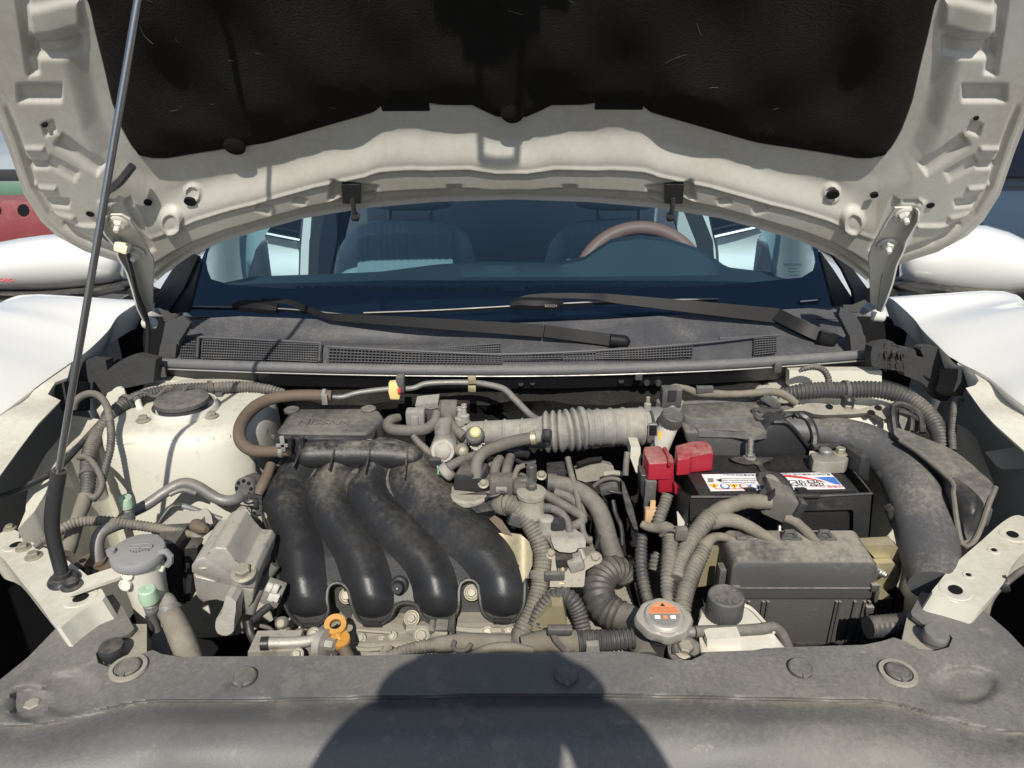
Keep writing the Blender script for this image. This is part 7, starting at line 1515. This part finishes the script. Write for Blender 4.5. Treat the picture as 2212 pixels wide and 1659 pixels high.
cl2 = MB(); cl2.sheet(qs('d', [(1080, 400), (1140, 385), (1210, 395), (1200, 425), (1120, 440)]), lambda x, y: P(x, y, 1.13), V((0, .01, -.006))); cl2.build('clamp_plate', 'dplastic', ab)
cl2 = MB(); cl2.prism([w('d', x, y, 1.15) for x, y in ((1100, 330), (1160, 300), (1250, 345), (1240, 400), (1190, 380))], V((0, .01, 0)), .002); cl2.build('lid_latch', 'dplastic', ab)
b = MB(); b.sheet(qs('d', [(1100, 255), (1150, 245), (1190, 265), (1225, 292), (1200, 345), (1165, 340), (1175, 290), (1140, 270)]), lambda x, y: P(x, y, 1.16), V((0, .006, -.004)), 6, 6); b.build('strap_clip', 'greycap', ab)
bolt(w('d', 1250, 320, 1.165), UP, .0088, ab, 'bolt')
b = MB(); b.lathe(w('d', 440, 330, 1.16), UP, [(.024, -.02), (.024, 0), (.02, .003)], 8); b.build('sensor_base', 'duct', ab)
b = MB(); b.box(w('d', 445, 295, 1.15), V((.034, .024, .034)), bevel=.003); fs = b.build('flow_sensor', 'dplastic', ab)
b = MB(); b.box(w('d', 455, 290, 1.136), V((.014, .004, .018))); b.build('sensor_face', 'plastic', fs)
hose('d', [(440, 235, 1.17), (480, 225, 1.172), (560, 240, 1.175), (640, 270, 1.175), (760, 278, 1.17), (900, 280, 1.165), (1050, 272, 1.165), (1150, 262, 1.165), (1260, 280, 1.16), (1360, 350, 1.15)], [36, 38, 46, 62, 58, 52, 52, 55, 60, 50], 'sensor_harness', 'tan', 'tan taped harness lying over the filter box lid', 'wiring harness', wob=.07, step=.004, group='wiring harnesses')
b = MB(); b.box(w('d', 690, 245, 1.17), V((.03, .01, .012)), bevel=.002); one(b, 'harness_plug', 'dplastic', 'small plug riding on the tan taped harness', 'plug')

# ================================================================== intake snorkel
sn = thing('intake_snorkel', 'large grey plastic intake snorkel curving down beside the battery', 'intake snorkel', w('e', 1540, 1560, .82))
sp_ = [(380, 500, 1.165), (560, 520, 1.155), (720, 540, 1.145), (900, 575, 1.125), (1060, 630, 1.10), (1200, 720, 1.07), (1310, 830, 1.035), (1390, 960, .995), (1450, 1110, .955), (1490, 1260, .915), (1520, 1400, .88), (1550, 1540, .845), (1575, 1680, .81)]
wd_ = [200, 220, 235, 265, 300, 340, 370, 390, 402, 412, 412, 390, 370]
hose('e', sp_, wd_, 'snorkel_tube', 'snorkel', None, None, parent=sn, sides=28, step=.012, normal=V((-.2, -.4, .9)), ell=.8)
for pts_, wd2 in (([(900, 690, 1.10), (1110, 755, 1.075), (1195, 860, 1.04), (1245, 1000, .995), (1285, 1150, .955), (1325, 1300, .915), (1350, 1450, .88), (1385, 1610, .845)], 26), ([(1430, 690, 1.085), (1560, 830, 1.05), (1620, 980, 1.01), (1655, 1120, .97), (1690, 1290, .925), (1720, 1420, .885)], 34)):
    hose('e', pts_, wd2, 'seam_flange', 'rubber', None, None, parent=sn, normal=V((0, -.5, .85)), ell=.45)
for x, y, Y in ((1190, 900, 1.02), (1250, 1150, .95), (1265, 1195, .945)):
    b = MB(); b.box(w('e', x, y, Y), V((.012, .014, .03)), Matrix.Rotation(R(-30), 3, 'Y'), .002); b.build('seam_clip', 'plastic', sn)
rg = w('e', 640, 540, 1.15); b = MB(); pp = [w('e', x, y, Y) for x, y, Y in ((535, 428, 1.15), (590, 425, 1.15), (640, 455, 1.145), (680, 520, 1.13), (700, 600, 1.12), (690, 670, 1.11))]; b.tube(pp, .0058, 8, normal=XP, ell=1.3); b.build('collar_band', 'plastic', sn)
rs = thing('side_resonator', 'black resonator chamber hanging beside the snorkel', 'resonator', w('e', 1800, 1370, .86))
poly = smoothpoly([(1268, 555), (1300, 525), (1480, 595), (1600, 640), (1720, 700), (1810, 770), (1900, 850), (1995, 945), (1950, 1050), (1920, 1110), (1885, 1230), (1830, 1340), (1778, 1375), (1742, 1330), (1715, 1180), (1690, 1000), (1672, 900), (1600, 830), (1450, 700), (1300, 600)], 2)
def rsY(px, py): 
    d = math.exp(-((px - 2085) / 22.) ** 2 - ((py - 1090) / 45.) ** 2)
    return P(px, py, interp(py, [(925, 1.07), (1000, .99), (1060, .935), (1180, .88)]) - .012 * d)
b = MB(); b.sheet(qs('e', poly), rsY, V((.01, .04, -.03)), 8, 8); b.build('resonator_shell', 'dplastic', rs, 50)
b = MB(); b.sheet(smoothpoly(qs('e', [(1690, 900), (1800, 950), (1880, 1040), (1890, 1080), (1850, 1200), (1815, 1290), (1770, 1320), (1740, 1200), (1715, 1050)]), 2), lambda x, y: rsY(x, y) + V((0, -.008 - .012 * math.exp(-((x - 2088) / 18.) ** 2 - ((y - 1085) / 40.) ** 2), .002)), V((0, .012, 0)), 7, 7); b.build('chamber_bulge', 'plastic', rs, 50)
b = MB(); b.tube([rsY(*q('e', x, y)) + V((0, -.004, 0)) for x, y in ((1995, 945), (1940, 1080), (1890, 1230), (1835, 1340), (1778, 1375), (1740, 1330), (1712, 1180), (1690, 1000), (1672, 900), (1450, 705), (1300, 605))], .004, 8); b.build('shell_rim', 'rubber', rs)
b = MB(); b.box(w('e', 1920, 1160, .93), V((.014, .014, .03)), bevel=.002); b.build('side_clip', 'dplastic', rs)
cb2 = thing('hose_cradle', 'black plastic cradle frame above the resonator chamber', 'plastic cradle', w('e', 1370, 560, 1.1))
for pts_, r_ in (([(1275, 545, 1.10), (1262, 440, 1.115), (1262, 370, 1.12), (1300, 352, 1.125), (1380, 375, 1.12), (1460, 440, 1.11), (1475, 560, 1.09)], .006), ([(1385, 380, 1.115), (1400, 460, 1.11), (1395, 545, 1.10)], .0045), ([(1300, 405, 1.115), (1380, 425, 1.112), (1450, 470, 1.108)], .004)):
    b = MB(); b.tube(ws('e', pts_), r_, 8); b.build('cradle_bar', 'plastic', cb2)
b = MB(); b.sheet(smoothpoly(qs('e', [(1310, 420), (1390, 430), (1450, 490), (1460, 550), (1330, 540)]), 2), lambda x, y: P(x, y, 1.115), V((0, .01, 0)), 8, 8); b.build('cradle_pad', 'duct', cb2)
hose('e', [(1290, 610, 1.095), (1380, 640, 1.09), (1430, 680, 1.08)], [60, 90, 60], 'snorkel_knuckle', 'dplastic', 'dusty rounded knuckle between snorkel and resonator', 'knuckle', round_=1)

# ================================================================== brake fluid reservoir
br = thing('brake_reservoir', 'white brake fluid reservoir with black ribbed warning cap', 'brake reservoir', w('c', 1890, 680, 1.11))
pb_ = w('c', 1925, 455, 1.078); bax = V((.18, -.25, 1)).normalized(); rb_ = rpx(pb_, 165)
b = MB(); b.lathe(pb_, bax, [(rb_ * .97, -.010), (rb_, -.008), (rb_, .004), (rb_ * .97, .007), (rb_ * .88, .0085), (0, .0085)], 44, ridges=(rb_ * .96, .035)); bc = b.build('ribbed_cap', 'dplastic', br)
bxx = (XP - bax * XP.dot(bax)).normalized(); byy = bax.cross(bxx)
for i, s in enumerate(('WARNING', 'CLEAN FILLER CAP', 'BEFORE REMOVING', 'USE ONLY DOT 3', 'BRAKE FLUID FROM', 'A SEALED', 'CONTAINER')): text(s, pb_ + bax * .0089 + byy * rb_ * (.62 - .2 * i), bxx, byy, rb_ * (.26 if i == 0 else .19), 'inkgrey', bc, 'cap_lettering')
b = MB(); b.lathe(pb_ - bax * .009, -bax, [(rb_ * .85, 0), (rb_ * .85, .05), (rb_ * .9, .075)], 30); b.build('reservoir_neck', 'milk', br)
b = MB(); b.prism([w('c', x, y, 1.045) for x, y in ((1828, 560), (1850, 555), (1853, 600), (1838, 608))], V((0, .004, 0))); b.build('yellow_label', 'inkyellow', br)
fl3 = plate('c', [(1630, 660), (1700, 670), (1700, 850), (1670, 860), (1625, 740)], 1.06, V((0, .05, 0)), 'brake_cylinder', 'cream', 'cream cylinder edge in the gap beside the red cover', 'brake cylinder')

# ================================================================== harnesses on the battery side
rhn = thing('ribbed_harness', 'fat ribbed harness arching over the strut tower on the snorkel side', 'wiring harness', w('e', 1620, 680, 1.03), 'wiring harnesses')
hose('e', [(430, 275, 1.19), (520, 272, 1.187), (600, 262, 1.185), (760, 250, 1.183), (900, 252, 1.18), (1050, 245, 1.175), (1200, 255, 1.165), (1340, 300, 1.15), (1450, 370, 1.13), (1540, 460, 1.105), (1595, 560, 1.08), (1615, 680, 1.055)], [70, 110, 125, 125, 128, 130, 130, 132, 134, 134, 130, 122], 'ribbed_tube', 'darkhose', None, None, parent=rhn, pitch=.0062, amp=.13, sides=18)
band('e', 915, 252, 1.18, (60, 0), 140, .007, 'cable_tie', 'dplastic', rhn); b = MB(); b.lathe(w('e', 928, 360, 1.155), UP, [(.011, -.012), (.011, .012), (.008, .016)], 14); b.build('tie_mount', 'plastic', rhn); bolt(w('e', 928, 388, 1.15), UP, .007, rhn, 'bolt')
hose('e', [(580, 115, 1.205), (620, 95, 1.206), (690, 82, 1.206), (755, 105, 1.204), (790, 160, 1.198), (795, 215, 1.19)], [24, 42, 48, 50, 50, 50], 'ribbed_branch', 'darkhose', None, None, parent=rhn, pitch=.005)
hose('e', [(1770, 320, 1.115), (1735, 315, 1.11), (1712, 350, 1.105), (1700, 440, 1.085), (1690, 560, 1.06), (1695, 690, 1.035)], [34, 48, 54, 56, 60, 60], 'side_cable', 'darkhose', 'dark ribbed side cable dropping next to the fat harness', 'cable', pitch=.005)
plate('e', [(455, 405), (560, 372), (640, 345), (740, 345), (780, 360), (960, 352), (1000, 392), (1110, 365), (1180, 355), (1245, 392), (1245, 445), (1195, 462), (1110, 412), (960, 425), (760, 432), (690, 425), (620, 400)], [(345, 1.16), (462, 1.12)], V((0, .01, -.01)), 'tower_brace', 'valve', 'dusty pressed brace plate on the snorkel side tower', 'brace plate', dx=10, dy=6)
for x, y in ((800, 372), (1105, 415), (1155, 380)):
    p = P(*q('e', x, y), interp(y, [(345, 1.16), (462, 1.12)]) - .002); b = MB(); b.lathe(p, V((0, -.4, 1)), [(.006, 0), (.006, .001)], 14); b.build('brace_hole', 'void', bpy.data.objects['tower_brace'])
plate('d', [(490, 1145), (500, 1140), (550, 1215), (620, 1240), (600, 1340), (500, 1290)], .955, V((0, .004, 0)), 'tray_corner', 'cream', 'small cream bracket corner at the foot of the battery sleeve', 'bracket')
hr = 'ribbed hoses in front of the battery'
hose('d', [(420, 1010, .985), (400, 1080, .975), (370, 1160, .962), (345, 1250, .95)], [92, 92, 92, 92], 'terminal_hose', 'hose', 'ribbed grey hose hanging straight below the red cover', 'corrugated hose', pitch=.0055, group=hr)
hose('h', [(1345, 380, .925), (1335, 500, .905), (1340, 650, .88), (1370, 800, .855), (1400, 900, .84)], [80, 95, 95, 90, 90], 'shaded_hose', 'darkhose', 'dark ribbed hose in the shade beside the pale ones', 'corrugated hose', pitch=.006, group=hr)
hb1 = thing('pale_hose', 'pale ribbed hose standing upright with a tie and cap at its top', 'corrugated hose', w('h', 1520, 900, .80), hr)
hose('h', [(1535, 900, .80), (1522, 780, .82), (1530, 640, .84), (1545, 500, .862), (1545, 390, .88)], [70, 100, 118, 125, 122], 'ribbed_tube', 'hose', None, None, parent=hb1, pitch=.0052)
hose('h', [(1545, 400, .878), (1540, 360, .884), (1500, 330, .89), (1440, 330, .895), (1380, 320, .90), (1340, 300, .905)], [128, 125, 100, 70, 62, 58], 'taped_top', 'tan', None, None, parent=hb1, wob=.03, step=.004)
b = MB(); b.tube(ws('h', [(1475, 385, .868), (1540, 345, .862), (1610, 360, .868)]), .0025, 6, pitch=.003, amp=.3); b.box(w('h', 1625, 368, .868), V((.018, .012, .02)), bevel=.003); b.build('toothed_tie', 'rubber', hb1)
hose('h', [(1640, 960, .79), (1640, 860, .805), (1670, 740, .825), (1720, 620, .845), (1765, 530, .86), (1800, 460, .87)], [120, 140, 142, 135, 125, 110], 'pale_hose', 'hose', 'pale ribbed hose leaning toward the fuse box', 'corrugated hose', pitch=.0055, group=hr)
hose('h', [(1790, 470, .868), (1830, 420, .876), (1880, 395, .885), (1950, 400, .888), (2040, 440, .888)], [110, 85, 65, 62, 58], 'taped_branch', 'tan', 'tan taped wire bending from the leaning hose into the fuse box', 'taped cable', wob=.04, step=.004, group='taped cables at the fuse box')
hose('h', [(1590, 700, .825), (1610, 600, .845), (1650, 500, .862), (1710, 400, .88), (1780, 310, .897), (1840, 250, .91)], [100, 110, 122, 132, 138, 140], 'pale_hose', 'hose', 'pale ribbed hose slanting up to the taped fork before the battery', 'corrugated hose', pitch=.0055, group=hr)
hose('h', [(1430, 640, .87), (1450, 560, .88), (1470, 520, .885)], [90, 110, 90], 'short_hose', 'hose', 'short ribbed hose end hidden behind the upright pale hose', 'corrugated hose', pitch=.0055, group=hr)
hose('d', [(720, 1190, .915), (780, 1140, .918), (880, 1090, .918), (980, 1060, .915), (1080, 1060, .91), (1180, 1070, .905)], [140, 130, 110, 110, 112, 90], 'taped_fork', 'tan', 'crumpled tan taped cable rising into the dusty connector box', 'taped cable', wob=.06, step=.004, group='taped cables at the fuse box')
hose('d', [(740, 1200, .91), (840, 1190, .905), (940, 1210, .90), (1040, 1260, .895), (1130, 1310, .89), (1225, 1360, .882)], [130, 110, 100, 90, 78, 60], 'taped_fork', 'tan', 'crumpled tan taped cable falling from the fork into the fuse box', 'taped cable', wob=.05, step=.004, group='taped cables at the fuse box')
hose('d', [(1270, 1170, .91), (1340, 1200, .905), (1400, 1250, .90), (1450, 1300, .892), (1510, 1360, .882)], [80, 78, 74, 70, 60], 'taped_fork', 'tan', 'short tan taped cable from the connector box down to the fuse box', 'taped cable', wob=.05, step=.004, group='taped cables at the fuse box')
cx = thing('connector_box', 'dusty dark connector box tilted in front of the battery sleeve', 'connector box', w('d', 1260, 1200, .91))
b = MB(); b.prism([w('d', x, y, .905) for x, y in ((1195, 990), (1370, 1060), (1385, 1085), (1300, 1200), (1265, 1225), (1100, 1150), (1180, 1060))], V((0, .035, .004)), .004, 2); b.build('box_shell', 'rubber', cx)
b = MB(); b.prism([w('d', x, y, .90) for x, y in ((1150, 1050), (1205, 975), (1200, 1020), (1160, 1070))], V((0, .006, 0))); b.build('box_fin', 'plastic', cx)
b = MB(); b.box(w('d', 1370, 1100, .912), V((.012, .02, .026)), Matrix.Rotation(R(20), 3, 'Y'), .002); b.build('box_latch', 'plastic', cx)
hose('d', [(1235, 1230, .925), (1232, 1310, .915)], 30, 'tray_stud', 'steel', 'steel stud showing below the connector box', 'stud', pitch=.003, amp=.1)
fgroup = 'plug clips along the fuse box rear edge'
PL = ['dusty plug clip where the bent taped wire enters the fuse box', 'dusty plug clip beside the one at the bent taped wire', 'dusty plug clip where the fork cable enters the fuse box', 'dusty plug clip just behind the steel stud', 'raised dusty plug clip above the fork cable end', 'dusty plug clip where the short taped cable ends', 'raised dusty plug clip in front of the sleeve window', 'dusty plug clip at the end of the row near the gold bracket']
for i, (x, y) in enumerate(((960, 1345), (1040, 1355), (1290, 1340), (1360, 1350), (1310, 1295), (1520, 1345), (1560, 1295), (1610, 1350))):
    b = MB(); yb = .886; p = [(x - 45, y + 20, yb), (x - 35, y - 15, yb), (x + 15, y - 22, yb), (x + 45, y + 15, yb)]
    b.tube(ws('d', p), .0035, 8); b.box(w('d', x, y + 12, yb + .002), V((.020, .008, .009)), bevel=.002)
    one(b, 'plug_clip', 'dplastic', PL[i], 'plug clip', fgroup)
hose('i', [(2260, 610, .80), (2180, 650, .80), (2080, 730, .80), (2010, 790, .79), (1960, 870, .785), (1935, 960, .775)], 48, 'rail_cable', 'rubber', 'dark cable clipped along the front rail beside the cover', 'cable')
b = MB(); b.lathe(w('i', 2062, 735, .797), V((.8, -.3, .4)), [(.011, -.006), (.012, 0), (.011, .006)], 14); one(b, 'cable_clip', 'plastic', 'black clip holding the cable to the front rail', 'clip')

# ================================================================== dipstick
dsk = thing('oil_dipstick', 'orange yellow oil dipstick ring handle in front of the manifold', 'dipstick', w('g', 820, 1250, .76))
pd = w('g', 780, 1035, .785); axr = V((0, -.55, .83)).normalized(); rx = rpx(pd, 122)
b = MB(); x2 = XP; y2 = axr.cross(x2); k = 28; rings = []
for i in range(k):
    a = 2 * math.pi * i / k; c = pd + x2 * rx * math.cos(a) + y2 * rx * math.sin(a) * .9; rd = x2 * math.cos(a) + y2 * math.sin(a)
    rings.append([b.bm.verts.new(c + rd * u + axr * v) for u, v in ((-.0035, -.0055), (.0035, -.006), (.0042, 0), (.0035, .006), (-.0035, .0055), (-.0045, 0))])
b.skin(rings + [rings[0]]); b.build('ring_handle', 'orange', dsk, 40)
b = MB(); b.tube(ws('g', [(790, 1085, .775), (800, 1120, .772), (812, 1150, .77)]), [.006, .005, .008], 10); b.build('handle_stem', 'orange', dsk)
b = MB(); b.lathe(w('g', 812, 1145, .77), V((.1, -.3, 1)), [(.0125, -.006), (.0135, -.003), (.0135, .003), (.0125, .006)], 24); b.build('sealing_collar', 'orange', dsk)
hose('g', [(815, 1165, .768), (850, 1230, .758), (885, 1300, .748)], 92, 'dipstick_tube', 'brown', None, None, parent=dsk)

# ================================================================== the photographer (out of the frame; only the shadow shows)
def person():
    V_ = [((0, -.52, .95), .15), ((0, -.50, 1.15), .15), ((0, -.46, 1.38), .14), ((0, -.42, 1.53), .055), ((0, -.33, 1.63), .10), ((0, -.31, 1.71), .095),
          ((.19, -.45, 1.41), .06), ((.25, -.30, 1.17), .05), ((.150, -.10, 1.372), .052), ((.105, -.05, 1.425), .042), ((.085, -.035, 1.468), .026),
          ((-.19, -.45, 1.41), .06), ((-.25, -.30, 1.17), .05), ((-.150, -.10, 1.372), .052), ((-.105, -.05, 1.425), .042), ((-.085, -.035, 1.468), .026),
          ((.10, -.52, .86), .10), ((.11, -.50, .48), .065), ((.11, -.52, .07), .045), ((.12, -.38, .035), .04),
          ((-.10, -.52, .86), .10), ((-.11, -.50, .48), .065), ((-.11, -.52, .07), .045), ((-.12, -.38, .035), .04)]
    E_ = [(0, 1), (1, 2), (2, 3), (3, 4), (4, 5), (2, 6), (6, 7), (7, 8), (8, 9), (9, 10), (2, 11), (11, 12), (12, 13), (13, 14), (14, 15), (0, 16), (16, 17), (17, 18), (18, 19), (0, 20), (20, 21), (21, 22), (22, 23)]
    for s in (1, -1):   # fingers round the phone's ends
        w0 = 10 if s == 1 else 15
        for dz, ln in ((.012, .03), (.0, .034), (-.012, .032), (-.024, .026)):
            i = len(V_); V_.append(((s * .088, -.028, 1.462 + dz), .008)); V_.append(((s * (.088 - ln * .6), -.016, 1.464 + dz), .007)); E_ += [(w0, i), (i, i + 1)]
        i = len(V_); V_.append(((s * .062, -.05, 1.40), .042)); E_.append((w0, i)); i = len(V_); V_.append(((s * .075, -.055, 1.452), .010)); V_.append(((s * .05, -.052, 1.462), .008)); E_ += [(w0, i), (i, i + 1)]
    me = bpy.data.meshes.new('person_body'); me.from_pydata([v for v, r in V_], E_, []); ob = bpy.data.objects.new('person', me); COL.objects.link(ob)
    md = ob.modifiers.new('skin', 'SKIN'); 
    for i, (v, r) in enumerate(V_): me.skin_vertices[0].data[i].radius = (r, r)
    me.skin_vertices[0].data[0].use_root = True
    sb = ob.modifiers.new('sub', 'SUBSURF'); sb.levels = sb.render_levels = 2
    me.materials.append(M['cloth']); ob.location = (0, 0, 0); return tag(ob, 'person in dark clothes holding a phone with both hands, standing before the car', 'person')
person()
ph_ = MB(); ph_.box(V((0, -.042, 1.452)), V((.160, .008, .078)), Matrix.Rotation(-TH, 3, 'X'), .003); one(ph_, 'phone', 'plastic', 'black phone held up by the person before the car', 'phone')
